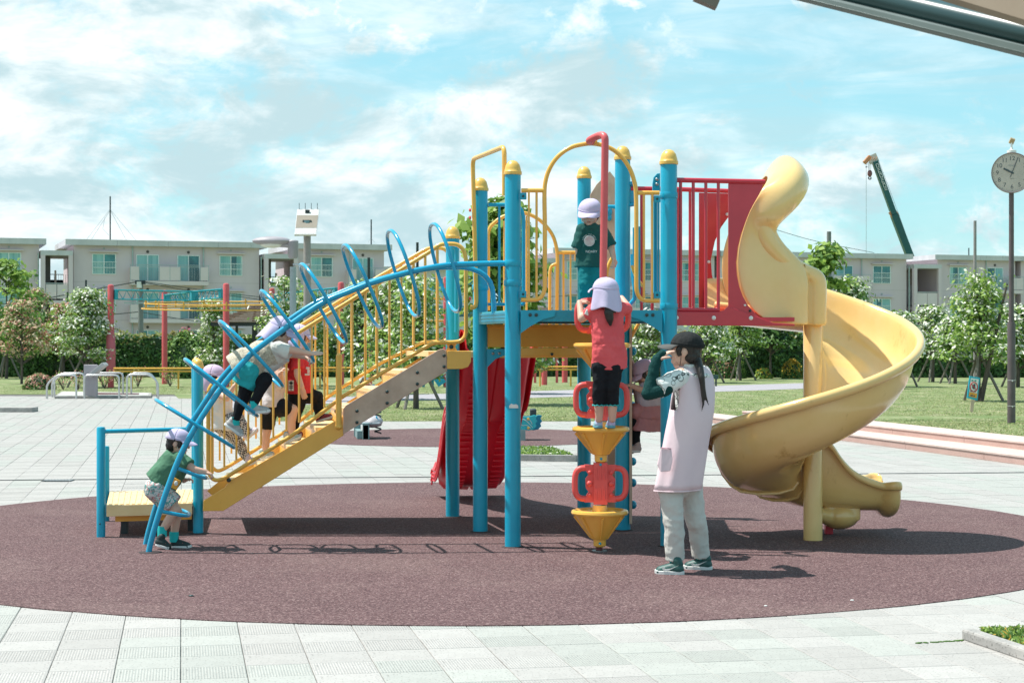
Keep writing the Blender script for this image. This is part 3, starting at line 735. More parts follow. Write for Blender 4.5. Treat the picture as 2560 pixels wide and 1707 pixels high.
tree(P(770, 853, 61).xy.to_3d(), 'greenish white tree between the lamp and the stair railing', 8, 3.1, .9, DG, .6, ncl=56, per=50, size=.07, stakes=2)
tree(P(905, 853, 52).xy.to_3d(), 'dense green tree behind the middle of the stair railing', 9, 3.15, .86, [(LM, .44, False), (LD, .16, False), (LG, .18, False), (FW, .22, True)], .55, ncl=68, per=46, size=.07, trunk=.08)
tree(P(1040, 853, 40.6).xy.to_3d(), 'green white tree with three stakes behind the top of stairs', 10, 2.95, .78, DG, .65, ncl=70, per=50, size=.06, stakes=3, trunk=.07)
tree(P(975, 853, 47).xy.to_3d(), 'loose leafy tree behind the upper stair railing', 31, 3.1, .7, DG, .6, ncl=60, per=50, size=.075)
tree(P(1256, 853, 43).xy.to_3d(), 'light green big-leaved tree right behind the front left posts', 11, 4.85, 1.0, DL, 1.35, ncl=105, per=26, size=.15, shape='round', trunk=.07, spread=.24, stakes=2)
tree(P(1300, 853, 52).xy.to_3d(), 'white speckled tree behind the left half of the deck', 12, 2.55, .9, DG, .7, ncl=80, per=60, size=.07)
tree(P(1625, 853, 62).xy.to_3d(), 'white blossoming tree between the deck and the woman', 13, 2.5, 1.05, DW, .8, ncl=70, per=48, size=.075, stakes=2)
tree(P(1768, 853, 66).xy.to_3d(), 'white blossoming tree behind the black cap of the woman', 14, 2.6, 1.1, DW, .85, ncl=70, per=48, size=.0755, stakes=2)
tree(G(1851, 951), 'slim forked tree on the lawn under the red bridge', 15, 2.75, .85, DG, 1.0, ncl=50, per=42, size=.08, trunk=.055, stakes=3, multi=2)
tree(G(1926, 947), 'dark green tree with dark trunk under the red bridge', 16, 2.7, 1.0, DD, 1.35, ncl=70, per=60, size=.09, trunk=.06)
tree(G(1951, 943), 'pale trunked branching tree left of the slide pole', 17, 3.0, 1.15, DG, 1.5, ncl=60, per=40, size=.09, trunk=.075, stakes=2, multi=2)
tree(P(2068, 853, 58).xy.to_3d(), 'leafy light green tree above the slide beside the pole top', 18, 4.6, .68, [(LG, .75, False), (LM, .25, False)], 2.4, shape='round', ncl=34, per=30, size=.14, trunk=.06, spread=.20)
tree(P(2132, 853, 60).xy.to_3d(), 'small white blossoming treetop just above the slide rim', 19, 3.65, .55, DW, 2.0, ncl=40, per=40, size=.08, trunk=.05)
tree(G(2332, 955), 'white blossoming staked tree beyond the slide at right', 20, 2.75, .72, DW, 1.0, ncl=76, per=52, size=.07, stakes=3)
tree(G(2388, 959), 'low white blossoming staked tree beside the big tree', 21, 2.3, .72, DW, .95, ncl=70, per=60, size=.075, stakes=3)
tree(G(2446, 1003), 'big green and white tree with stakes behind the blue sign', 22, 3.2, .96, DG, 1.05, ncl=84, per=44, size=.062, trunk=.075, stakes=3, multi=3)
tree(P(2545, 853, 60).xy.to_3d(), 'white blossoming tree cut by the right edge', 23, 2.6, 1.0, DW, .8, ncl=70, per=60, size=.08, stakes=3)
tree(P(735, 853, 50).xy.to_3d(), 'small sapling seen through the lower stair railing', 24, 1.1, .45, DG, .3, ncl=26, per=40, size=.05, trunk=.03)
tree(P(2250, 853, 60).xy.to_3d(), 'round white blossoming tree just right of the slide rim', 25, 2.4, .8, DW, .95, ncl=60, per=55, size=.08, stakes=2)
# hedges
def hedge(x0, x1, d, h, label, seed, bulge=0.0):
    a = P(x0, 853, d); b_ = P(x1, 853, d); T = thing('hedge', ((a.x + b_.x) / 2, d, 0), label, 'hedge'); g = np.random.default_rng(seed)
    L = b_.x - a.x; n = int(L * 620)
    xs = g.uniform(a.x, b_.x, n); zs = g.uniform(0, h, n) ** 1.0; lump = .10 * np.sin(xs * 2.3 + 1.3 * np.sin(xs * .7)) + .07 * np.sin(zs * 5 + xs * 3.1)
    top = g.uniform(0, 1, n) < .24
    ys = d - .35 - lump + g.normal(size=n) * .07; zs = np.where(top, h + .06 * np.sin(xs * 2.9) + g.normal(size=n) * .05 + .06 * np.sin(xs * 9), zs); ys = np.where(top, g.uniform(d - .4, d + .8, n), ys)
    nr = np.where(top[:, None], np.array([[0, -.2, 1.0]]), np.array([[0, -1.0, .45]])); pk = np.where(top & (g.uniform(0, 1, n) < .75), 1, np.where(g.uniform(0, 1, n) < .13, 2, np.where((zs > h * .8) & (g.uniform(0, 1, n) < .35), 1, 0)))
    me = leaves(np.stack([xs, ys, zs], 1) - np.array([T.location[:]]), nr, .085, [LH, LHL, LM], pk, seed); o = inst('foliage', me); o.parent = T; o['kind'] = 'stuff'
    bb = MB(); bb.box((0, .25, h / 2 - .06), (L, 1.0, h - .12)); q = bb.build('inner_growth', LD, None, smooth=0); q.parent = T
hedge(-40, 1000, 77, 1.78, 'long trimmed green hedge along the left half of the lawn', 5)
hedge(1000, 1590, 78, 1.72, 'trimmed hedge behind the middle of the play structure', 6)
hedge(1590, 2640, 76, 1.80, 'long trimmed green hedge along the right half of the lawn', 7)
def bush(loc, label, seed, rx, ry, h, kinds, n=1500, size=.05, cat='bush', z0=0.0):
    T = thing('bush', loc, label, cat); g = np.random.default_rng(seed); a = g.uniform(0, 2 * pi, n); c = g.uniform(-.1, 1, n); s = np.sqrt(1 - np.clip(c, 0, 1) ** 2) * g.uniform(.85, 1.05, n)
    lump = 1 + .10 * np.sin(a * 5 + seed) * np.sin(c * 7)
    p = np.stack([rx * s * np.cos(a) * lump, ry * s * np.sin(a) * lump, z0 + h * np.clip(c, .0, 1) * lump], 1); nr = np.stack([np.cos(a) * s, np.sin(a) * s, c + .3], 1)
    w_ = np.array([k[1] for k in kinds]); pk = g.choice(len(kinds), size=n, p=w_ / w_.sum())
    for i, kd in enumerate(kinds):
        if kd[2]: pk[(pk == i) & (c < .35) & (g.uniform(0, 1, n) < .7)] = 0
    o = inst('foliage', leaves(p, nr, size, [k[0] for k in kinds], pk, seed)); o.parent = T
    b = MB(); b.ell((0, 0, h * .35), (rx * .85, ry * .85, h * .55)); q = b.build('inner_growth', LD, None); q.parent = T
bush(P(463, 853, 74).xy.to_3d(), 'large rounded green shrub standing out of the hedge', 3, .95, .7, 1.85, [(LM, .8, False), (LG, .2, True)], 3200, .075)
bush(G(303, 932), 'yellow flowering bush right of the thick red pole', 4, .42, .4, .72, [(LM, .35, False), (FY, .65, True)], 1500, .05)
bush(G(262, 934), 'small yellowish bush left of the thick red pole', 12, .32, .3, .5, [(LG, .6, False), (FY, .4, True)], 700, .05)
bush(G(382, 934), 'small round bright green bush before the hedge', 6, .37, .36, .5, [(LG, 1, False)], 1100, .045)
bush(G(910, 944), 'yellow green bush seen through the stair railing', 7, .42, .4, .72, [(LM, .3, False), (LG, .3, True), (FY, .4, True)], 1400, .05)
bush(G(870, 944), 'dull green round bush beside the yellow green one', 13, .38, .36, .66, [(LM, .9, False), (LG, .1, True)], 1200, .05)
bush(G(1981, 946), 'bright yellow flowering bush left of the slide pole', 8, .44, .42, .78, [(LM, .3, False), (FY, .7, True)], 1800, .05)
bush(G(1909, 947), 'low sparse yellow green bush beside the dark trunk', 9, .36, .3, .42, [(LG, .7, False), (FY, .3, True)], 500, .06)
bush(G(1808, 946), 'reddish tinged round bush under the red bridge', 10, .48, .42, .98, [(LM, .55, False), (FP, .35, True), (FC, .1, True)], 1900, .05)
bush(G(1845, 946), 'dull green round bush right of the reddish one', 14, .33, .3, .8, [(LM, .8, False), (LG, .2, True)], 1000, .05)
bush(G(2556, 940), 'yellow bush cut by the right edge of the photo', 11, .5, .45, .85, [(LG, .35, False), (FY, .65, True)], 1500, .055)
bush(G(98, 974), 'wide low shrub with pinkish leaf tips at left', 21, .50, .42, .50, [(LM, .35, False), (FP, .35, True), (FC, .3, True)], 2000, .04)
bush(P(463, 853, 79.5).xy.to_3d(), 'pink azalea showing above the hedge', 15, .9, .5, 2.05, [(LM, .45, False), (FM, .55, True)], 900, .07)
for i, (x, y, lb) in enumerate(((158, 975, 'sparse twiggy shrub right of the low pinkish shrub'), (195, 975, 'sparse pinkish shrub beside the big white tree'), (262, 972, 'thin twiggy rose shrub behind the steel rails'), (300, 970, 'sparse pink twiggy shrub behind the middle rails'), (345, 968, 'thin green twiggy shrub behind the right rails'), (425, 966, 'bare twiggy shrub beside the second red pole'))):
    g = random.Random(50 + i); p = G(x, y); T = thing('shrub', p, lb, 'shrub', 'twiggy shrubs behind the steel rails'); b = MB(); pts = []
    for k in range(9):
        a = g.uniform(0, 6.28); r = g.uniform(.15, .33); h = g.uniform(.35, .62); b.tube([(0, 0, 0), (r * .5 * math.cos(a), r * .5 * math.sin(a), h * .6), (r * math.cos(a), r * math.sin(a), h)], .009, 5)
        for q in range(22): s = g.uniform(.4, 1.05); pts.append((r * s * math.cos(a) + g.gauss(0, .05), r * s * math.sin(a) + g.gauss(0, .05), h * s + g.gauss(0, .05)))
    q = b.build('stems', BARK, None); q.parent = T
    pts = np.array(pts); o = inst('foliage', leaves(pts, np.tile([0, -.4, 1.], (len(pts), 1)), .032, [LG, FP, FC], np.random.default_rng(i).choice(3, len(pts), p=[.5, .3, .2]), i)); o.parent = T

# ---- short grass blades on the nearer part of the lawns
g = np.random.default_rng(77); n = 150000
yy = 34.4 + 26 * g.uniform(0, 1, n) ** 1.6; xx = g.uniform(-.30, .30, n) * yy; keep = (xx > -(yy * .135)) | (yy > 52); keep &= (xx < 3.6 + .0 * yy) | (yy > 36.5)
def on_path(x, y):
    r_ = x / y * FPX + 1280; yn = 1022 - (r_ - 560) * .0345; yf = 1004 - (r_ - 560) * .0317; py = 853.5 + CAMH * FPX / y
    return (py < yn + 1) & (py > yf - 1)
keep &= ~on_path(xx, yy); p1 = np.stack([xx, yy, np.full(n, .014)], 1)[keep]
m_ = 90000; al = g.uniform(-9, 12.5, m_); qq = 1.30 + 15 * g.uniform(0, 1, m_) ** 1.5; px_ = S0.x + SD.x * al + SN.x * qq; py_ = S0.y + SD.y * al + SN.y * qq
gg = np.clip((al - 5) / 6.5, 0, 1); zz_ = .215 * (1 - gg * gg * (3 - 2 * gg)) + .008; p2 = np.stack([px_, py_, zz_], 1)
GB = mat('grass_blade', (.26, .30, .13), .8, (.17, .225, .075), vs=.8, trans=.3); GD = mat('dry_grass_blade', (.37, .34, .20), .9, (.31, .30, .15), vs=1.2)
for pts_, lb in ((p1, 'short grass blades over the middle lawn'), (p2, 'short grass blades over the raised right lawn')):
    k = len(pts_); o = inst('grass', leaves(pts_, np.tile([0, -.25, 1.], (k, 1)), .019, [GB, LG, GD], g.choice(3, k, p=[.66, .06, .28]), 9, .3)); tag(o, lb, 'grass', None, 'stuff')
# ================================================================== the play structure
# zoom windows onto the photograph used while measuring: (x0, y0, photo pixels per window pixel)
W1 = (200, 850, .3826); W2 = (400, 500, .4464); W3 = (1050, 320, .3507); W4 = (1050, 800, .4145); W5 = (1600, 350, .3826)
W6 = (1700, 850, .3827); W7 = (650, 600, .2551); W8 = (1230, 500, .2232)
def w(win, x, y): return (win[0] + x * win[2], win[1] + y * win[2])
PA = V((.006, 13.29, 0)); PD = V((1.162, 13.34, 0)); PB = V((-.253, 14.36, 0)); PE = V((.890, 14.48, 0))
PC = V((-.514, 15.58, 0)); PF = PC + (PE - PB); PG = V((-2.481, 14.23, 0)); PH = V((-2.71, 15.45, 0))
UU = (PD - PA).normalized(); WW = (PB - PA).normalized()
play = thing('play_structure', (.3, 14.2, 0), 'blue, yellow and red play tower with stairs, ring climber and yellow spiral slide', 'play structure')
ZD = 1.75; ZL = 1.44
def post(p, top, r=.059, m=BLUE, cap=True, lean=0.0):
    b = MB(); b.lathe([(r, 0), (r, top - .055), (r * .98, top - .05)], p, 24)
    o = b.build('post', m, play)
    if cap:
        c = MB(); z = top - .062; c.lathe([(r * 1.04, z), (r * 1.13, z + .003), (r * 1.13, z + .4 * r), (r * 1.06, z + .46 * r), (r * 1.0, z + .76 * r), (r * .86, z + 1.27 * r), (r * .55, z + 1.66 * r), (r * .2, z + 1.81 * r), (.001, z + 1.83 * r)], p, 24)
        c.build('post_cap', CAPY, o)
        for k in range(4):
            pass
    return o
post(PA, 2.81); post(PB, 2.78); post(PC, 2.47); post(PD, 2.89, .062); post(PE, 3.04, .062); post(PF, 3.0)
post(PG, 1.37, .041); post(PH, 1.37, .041)
def bolts(pts, dirv, r=.011, m=BOLTD, parent=None):
    for p in pts:
        b = MB(); M = V(dirv).to_track_quat('Z', 'Y').to_matrix(); b.lathe([(r, -.004), (r, .004), (r * .6, .009), (.001, .010)], p, 10, M=M); b.build('bolt', m, parent or play)
FR = V((0, -1, 0))
NF = V((UU.y, -UU.x, 0))            # towards the camera from the front edge
NL = V((-WW.y, WW.x, 0))            # towards the left of the deck
# front deck: plate, beams
def deck(a, b, c, d, z, m, th=.03):
    q = MB(); q.prism([(p.x, p.y, z) for p in (a, b, c, d)], (0, 0, -th)); return q
dk = deck(PA, PD, PE, PB, ZD - .012, BLUE).build('deck_plate', BLUE, play, smooth=0)
dplate = mat('blue_tread_plate', (.01, .30, .44), .4, bump=.6, bs=38, bstretch=(1, 1, 1))
def beam(a, b, z0, z1, off, m, name='deck_beam', th=.012, ins=.06, smooth=0):
    d = (b - a).normalized(); a = a + d * ins + off; b = b - d * ins + off
    return MB().bar(a + V((0, 0, (z0 + z1) / 2)), b + V((0, 0, (z0 + z1) / 2)), th, z1 - z0).build(name, m, play, smooth=0, bevel=.003)
beam(PA, PD, 1.665, ZD, NF * .03, dplate)
beam(PB, PE, 1.66, ZD - .01, NF * 0, BLUE)
beam(PD, PE, 1.66, ZD, -NL * .03, BLUE)
beam(PA, PB, 1.655, ZD, NL * .02, TEALP)
# perforated face of the left beam
pr = MB()
for k in range(34):
    t = .1 + .8 * k / 33
    for zz in (1.68, 1.705, 1.73):
        p = PA.lerp(PB, t) + NL * .032; pr.box((p.x, p.y, zz), (.006, .02, .014), rz=math.atan2(WW.y, WW.x) - pi / 2)
pr.build('perforation', BLUE, play, smooth=0)
# dark underside ribs of the deck
for k in range(6):
    t = (k + .5) / 6; MB().bar(PA.lerp(PB, t) + V((0, 0, 1.69)), PD.lerp(PE, t) + V((0, 0, 1.69)), .03, .05).build('deck_rib', DARKM, play, smooth=0)
# gusset plates at the front posts
for c, s in ((PA, 1), (PD, -1)):
    q = c + NF * .045 + UU * (.055 * s); g = MB()
    poly = [(0, ZD), (.26 * s, ZD), (.25 * s, ZD - .045), (.16 * s, ZD - .07), (.07 * s, ZD - .12), (0, ZD - .17)]
    g.prism([q + UU * x + V((0, 0, z)) for x, z in poly][::s], NF * .008); g.build('gusset_plate', BLUE, play, smooth=0)
    bolts([q + UU * (x * s) + V((0, 0, ZD - .035)) + NF * .012 for x in (.07, .115)], NF, .013)
# rear, lower deck and its yellow riser panel
deck(PB, PE, PF, PC, ZL, YEL, .05).build('deck_plate', YEL, play, smooth=0)
beam(PB, PE, ZL + .035, 1.635, NF * .01, ORG, 'riser_panel', .012, .05)
beam(PB, PE, ZL + .625 - .43, ZL + .645 - .43, NF * .02, ORG, 'riser_lip', .03, .05)
beam(PB, PE, ZL - .035, ZL + .03, NF * .03, YEL, 'deck_edge', .02, .22)
beam(PC, PF, ZL - .06, ZL, V(), YEL)
for c, s in ((PB, 1), (PE, -1)):
    q = c + NF * .02 + UU * (.05 * s); g = MB()
    g.prism([q + UU * (x * s) + V((0, 0, z)) for x, z in [(0, ZL + .02), (.17, ZL + .02), (.17, ZL - .02), (.07, ZL - .06), (0, ZL - .13)]][::s], NF * .008); g.build('bracket', BLUE, play, smooth=0)
    bolts([q + UU * (x * s) + V((0, 0, ZL - .015)) + NF * .012 for x in (.05, .10)], NF, .012, STEEL)
bolts([PL(1379, 885, PB, PE) + NF * .05], NF, .012, BOLTD)

# ---- tubes measured on vertical planes
def TP(win, pts, A, B, off=V()):
    return [PL(*w(win, x, y), A + off, B + off) for x, y in pts]
def tube(name, pts, r, m, fil=0, parent=None, seg=10):
    return MB().tube(rnd(pts, fil) if fil else pts, r, seg).build(name, m, parent or play, smooth=60)
AF, AD_ = PA + NF * .055, PD + NF * .055
# front barrier with its arch
arch = spline(TP(W3, [(890, 1000), (890, 700), (887, 480), (893, 390), (915, 310), (955, 238), (1010, 180), (1080, 138), (1150, 120), (1220, 112), (1300, 124), (1375, 155), (1440, 210), (1495, 290), (1527, 380), (1540, 470), (1542, 700), (1542, 1000)], AF, AD_), 4)
gl = rnd(TP(W3, [(722, 1225), (890, 1225), (890, 1000)], AF, AD_), .12, 7)
gr = rnd(TP(W3, [(1542, 1000), (1542, 1232), (1706, 1232)], AF, AD_), .12, 7)
gd = tube('guard_arch', gl + arch[1:-1] + gr, .0165, YEL)
tube('guard_rail', TP(W3, [(722, 446), (884, 446)], AF, AD_), .0165, YEL)
tube('guard_rail', TP(W3, [(1552, 463), (1706, 463)], AF, AD_), .0165, YEL)
for x, ww, y0, y1 in ((776, .028, 446, 1222), (1655, .028, 463, 1228)):
    a, b = TP(W3, [(x, y0), (x, y1)], AF, AD_); MB().bar(a, b, ww, .014, up=UU).build('guard_plate', YEL, play, smooth=0, bevel=.003)
for x, y0, y1 in ((831, 446, 1222), (1596, 463, 1228)):
    tube('baluster', TP(W3, [(x, y0), (x, y1)], AF, AD_), .009, YEL, seg=8)
for x, y in ((735, 487), (735, 1185), (1690, 507), (1690, 1190)):
    c, = TP(W3, [(x, y)], AF, AD_); MB().box(c, (.05, .02, .05)).build('bracket', BLUE, play, bevel=.004); bolts([c + NF * .012], NF, .009)
# tall yellow hoop over the left entrance (from near post A to near post B)
nA = PA + NL * .075; nB = PB + NL * .075 - WW * .06
h = [V((nB.x, nB.y, 1.79)), V((nB.x, nB.y, 2.965)), V((nA.x + .01, nA.y + .08, 2.965)), V((nA.x + .01, nA.y + .08, 2.6))]
h[0] += V((.03, 0, 0)); tube('entrance_hoop', [h[0] + V((-.05, 0, 0))] + h, .018, YEL, .07)
bolts([V((nB.x - .02, nB.y - .01, z)) for z in (2.56, 2.5, 1.86)], (-1, -.4, 0), .014, CORAL)
# blue side rail frame at the left rear of the deck
BB, BE_ = PB + UU * .06, PE
fr = TP(W3, [(485, 548), (690, 548), (738, 600), (738, 1255)], PB, PE)
tube('side_rail', fr, .016, BLUE, .08); tube('side_rail', TP(W3, [(485, 1257), (742, 1257)], PB, PE), .013, BLUE)
for x in (565, 650): tube('baluster', TP(W3, [(x, 548), (x, 1257)], PB, PE), .010, BLUE, seg=8)
# rear yellow barrier of the lower deck
CF = (PC, PF)
a2 = spline(TP(W3, [(487, 1300), (487, 900), (490, 735), (540, 668), (605, 628), (670, 610), (740, 606), (800, 625), (860, 662), (910, 712), (950, 775), (972, 850), (980, 930), (978, 1100), (975, 1410)], *CF), 4)
tube('guard_arch', a2, .016, YEL)
tube('guard_rail', TP(W3, [(985, 888), (1116, 888)], *CF), .016, YEL)
tube('guard_tube', rnd(TP(W3, [(972, 970), (926, 985), (924, 1410)], *CF), .08), .014, YEL)
a, b = TP(W3, [(1073, 890), (1073, 1410)], *CF); MB().bar(a, b, .05, .012, up=UU).build('guard_plate', YEL, play, smooth=0)
a, b = TP(W3, [(1105, 890), (1105, 945)], *CF); MB().bar(a, b, .05, .012, up=UU).build('guard_plate', YEL, play, smooth=0)
for x in (1023,): tube('baluster', TP(W3, [(x, 888), (x, 1410)], *CF), .010, YEL, seg=8)
for x in (530, 600, 690, 760, 840, 890):
    y0 = 610 + abs(x - 740) * .3; 
    if x in (600, 760): tube('baluster', TP(W3, [(x, y0 + 10), (x, 1410)], *CF), .009, YEL, seg=8)
# barrier pieces seen between posts E and D on the right side of the deck
for off, y0, y1 in ((.10, 540, 1185), (.16, 540, 1185)):
    q = PE.lerp(PD, off * 2); 
    tube('baluster', [V((q.x + .02, q.y, 1.86)), V((q.x + .02, q.y, 2.42))], .010, BLUE, seg=8)
lad = [PL(*w(W3, x, y), PE, PE + V((1, 0, 0))) for x, y in ((1450, 408), (1530, 392), (1530, 545), (1450, 560))]
MB().prism(lad[::-1], (0, .03, 0)).build('side_panel', BLUE_T, play, smooth=0, bevel=.006)
for y in (400, 552): tube('side_rail', [PL(*w(W3, x, yy), PE, PE + V((1, 0, 0))) + V((0, -.015, 0)) for x, yy in ((1448, y + 8), (1540, y - 10))], .016, BLUE_T)
q0 = PD + V((-.02, .35, 0))
fp = [PL(*w(W3, x, y), q0, q0 + V((1, 0, 0))) for x, y in ((1712, 322), (1690, 325), (1665, 352), (1657, 400), (1657, 455), (1712, 455))]
MB().prism(fp[::-1], (0, .025, 0)).build('side_panel', BLUE, play, smooth=0, bevel=.005)
bolts([PL(*w(W3, 1688, y), q0, q0 + V((1, 0, 0))) + V((0, -.01, 0)) for y in (368, 402)], FR, .012, STEEL)
for x in (1670, 1684, 1700): tube('baluster', [PL(*w(W3, x, y), q0, q0 + V((1, 0, 0))) for y in (520, 1180)], .008, BLUE, seg=8)
cv = spline([PL(*w(W3, x, y), PE + V((0, -.2, 0)), PE + V((1, -.2, 0))) for x, y in ((1515, 900), (1518, 1050), (1530, 1150), (1528, 1215), (1495, 1258))], 5)
tube('hand_hold', cv, .017, BLUE_T)
cv = spline([PL(*w(W3, x, y), PE + V((0, -.3, 0)), PE + V((1, -.3, 0))) for x, y in ((1510, 980), (1535, 1050), (1590, 1130))], 5)
tube('hand_hold', cv, .012, YEL)
tube('deck_brace', [P(*w(W3, 1500, 1500), 14.7), P(*w(W3, 1560, 1390), 14.7)], .014, YEL)
# curved yellow rail behind the boy and the tan sail panel
cv = spline([P(*w(W3, x, y), 15.0) for x, y in ((1372, 925), (1352, 960), (1335, 1010), (1330, 1060))], 5)
tube('hand_hold', cv, .016, YEL)
sail = [P(*w(W3, x, y), 15.55) for x, y in ((1215, 1100), (1213, 475), (1258, 402), (1352, 308), (1402, 372), (1405, 1100))]
MB().prism(sail[::-1], (.0, .03, 0)).build('climbing_panel', TAN, play, smooth=0, bevel=.004)
for x, y, r in ((1342, 600, .035), (1350, 640, .022), (1260, 560, .018)):
    MB().ell(P(*w(W3, x, y), 15.53), (r, .03, r * 1.4)).build('hand_hold', BLUE_T, play)
tube('side_rail', [P(*w(W3, x, y), 14.6) for x, y in ((1290, 562), (1402, 562))], .016, BLUE)
# climbing wall under the deck on the right, seen edge-on, plus its lower tan board
e0 = P(1573.5, 812, 14.42); e1 = P(1573.5, 1304, 14.42)
dirw = V((e0.x, e0.y, 0)).normalized()
MB().prism([V((e1.x, e1.y, .06)), V((e0.x, e0.y, 1.66)), V((e0.x, e0.y, 1.66)) + dirw * 1.05, V((e1.x, e1.y, .06)) + dirw * 1.05], (.022, 0, 0)).build('climbing_wall', TAN, play, smooth=0, bevel=.003)
for k in range(9):
    q = V((e0.x + .03, e0.y, 0)) + dirw * (.15 + .1 * (k * 3 % 8)); q.z = .2 + k * .155
    MB().ell(q, (.03, .04, .035)).build('hand_hold', BLUE_T, play)
MB().box((P(1528, 1150, 15.2).x, 15.4, .62), (.16, .02, 1.1)).build('lower_board', TAN, play, smooth=0)

# ---- stair flight
SF0, SF1 = PG + V((.0, -.06, 0)), PB + V((0, -.06, 0))      # front stringer plane
SR0, SR1 = PH + V((0, .02, 0)), PC + V((0, .02, 0))
def sfp(pts, win=W1, off=0.0): return TP(win, pts, SF0 + V((0, -off, 0)), SF1 + V((0, -off, 0)))
low = sfp([(806, 1048), (850, 1020), (945, 962), (965, 935), (958, 912), (1000, 905), (1715, 498), (1722, 622), (935, 1115), (803, 1117)])
MB().prism(low[::-1], V((0, .045, 0))).build('stair_stringer', YEL, play, smooth=0, bevel=.004)
hi = TP(W2, [(1025, 1312), (1025, 1168), (1042, 1148), (1560, 838), (1585, 832), (1605, 846), (1607, 958)], SF0 + V((0, -.012, 0)), SF1 + V((0, -.012, 0)))
MB().prism(hi[::-1], V((0, .02, 0))).build('stair_side_board', TAN, play, smooth=0, bevel=.004)
hi2 = TP(W2, [(1028, 1300), (1028, 1165), (1560, 845), (1600, 850), (1600, 950)], SF0 + V((0, .012, 0)), SF1 + V((0, .012, 0)))
MB().prism(hi2[::-1], V((0, .03, 0))).build('stair_stringer', YEL, play, smooth=0)
bolts(TP(W2, [(1591, 871), (1591, 933), (1441, 966), (1441, 1030), (1272, 1073), (1272, 1137), (1103, 1181), (1103, 1245)], SF0 + V((0, -.02, 0)), SF1 + V((0, -.02, 0))), FR, .013)
pl = TP(W2, [(1607, 845), (1742, 845), (1742, 905), (1725, 935), (1690, 946), (1607, 946)], SF0 + V((0, -.02, 0)), SF1 + V((0, -.02, 0)))
MB().prism(pl[::-1], V((0, .02, 0))).build('end_plate', YEL, play, smooth=0, bevel=.004)
# rear stringer
rs = TP(W1, [(830, 985), (960, 880), (1700, 432), (2230, 110), (2230, 210), (1700, 545), (900, 1045)], SR0, SR1)
MB().prism(rs[::-1], V((0, .04, 0))).build('stair_stringer', YEL, play, smooth=0)
# treads and risers
tr = [(545, .395), (612, .545), (682, .69), (751, .84), (820, .99), (889, 1.14), (958, 1.29)]
tread_line = []
for k in range(7):
    t0 = .115 + k * .1; a = SF0.lerp(SF1, t0); b = SF0.lerp(SF1, t0 + .112); c = SR0.lerp(SR1, t0); d = SR0.lerp(SR1, t0 + .112); z = .395 + k * .149
    a = a + V((0, .05, 0)); b = b + V((0, .05, 0)); tread_line.append(((a + c) / 2 + V((.05, 0, 0)), z))
    MB().prism([V((p.x, p.y, z)) for p in (a, b, d, c)], (0, 0, -.035)).build('stair_tread', YEL2, play, smooth=0, bevel=.004)
    MB().prism([V((p.x + .012, p.y, z - .036)) for p in (a, c, c + V((.012, 0, 0)), a + V((.012, 0, 0)))][::-1], (0, 0, -.10)).build('stair_riser', YEL, play, smooth=0)
ld = [SF0.lerp(SF1, .815) + V((0, .05, 0)), SF1 + V((0, .05, 0)), SR1, SR0.lerp(SR1, .815)]
MB().prism([V((p.x, p.y, ZL)) for p in ld], (0, 0, -.04)).build('landing_plate', YEL2, play, smooth=0)
# low entry platform
p0 = V((-3.19, 13.97, 0)); p1 = PG + V((-.03, -.10, 0)); p2 = PH + V((.02, .0, 0)); p3 = V((-3.43, 15.2, 0)); ZP = .252
q = [p0 + V((.05, -.03, 0)), p1, p2, p3 + V((.03, .02, 0))]
MB().prism([V((p.x, p.y, ZP)) for p in q], (0, 0, -.028)).build('platform_board', YEL2, play, smooth=0)
for k in range(15):                    # grooved surface strips
    t = (k + .5) / 15; a = q[0].lerp(q[1], t); b = q[3].lerp(q[2], t)
    MB().bar(a + V((0, .03, ZP + .003)), b + V((0, -.03, ZP + .003)), .024, .006).build('grip_strip', YEL2, play, smooth=0)
MB().bar(q[0] + V((0, -.005, ZP - .042)), q[1] + V((0, -.005, ZP - .042)), .02, .088).build('platform_edge', YEL2, play, smooth=0, bevel=.003)
MB().bar(q[0] + V((.05, .08, ZP - .11)), q[1] + V((-.02, .08, ZP - .11)), .03, .045).build('platform_frame', ORG, play, smooth=0)
def smallpost(p, top, r=.034):
    b = MB(); b.lathe([(r, 0), (r, top - .012), (r * .8, top - .003), (.001, top)], p, 16); return b.build('rail_post', BLUE, play)
smallpost(p0, .86); smallpost(p3 + V((0, 0, 0)), .64, .03)
for p in (p0 + V((.13, .25, 0)), p1 + V((-.06, .3, 0))): MB().box((p.x, p.y, .1), (.05, .05, .2)).build('leg', DARKM, play, smooth=0)
tube('hand_rail', [p0 + V((.02, 0, .822)), V((PG.x - .05, PG.y - .02, .83))], .017, BLUE)
# railings: front and rear
def railing(A, B, dx, top_end):
    def q(pts, win=W7): return [PL(win[0] + (x + dx) * win[2], win[1] + y * win[2], A, B) for x, y in pts]
    return q
o = V((0, -.035, 0))
RA, RB = SF0 + o, SF1 + o
def rp(pts, win): return TP(win, pts, RA, RB)
topf = rp([(838, 860), (838, 330), (862, 288), (985, 208)], W1) + rp([(380, 905), (1050, 492), (1690, 100), (1752, 48), (1830, 38), (1930, 40), (1990, 85), (2018, 160), (2020, 930), (1975, 990), (1900, 1003), (1700, 1003), (1200, 1300), (800, 1540)], W7) + rp([(1400, 612), (980, 880), (915, 915), (868, 913), (838, 860)], W1)
tube('railing_frame', rnd(topf, .045, 4), .0165, YEL)
a, b = rp([(2014, 170), (2014, 960)], W7); MB().bar(a, b, .05, .012, up=(1, 0, 0)).build('railing_plate', YEL, play, smooth=0, bevel=.004)
def ytop(x):  # top rail, window W7
    return 905 - (x - 380) * .616 if x < 1690 else 60
def ybot(x): return 1540 - (x - 800) * .592 if x < 1710 else 1003
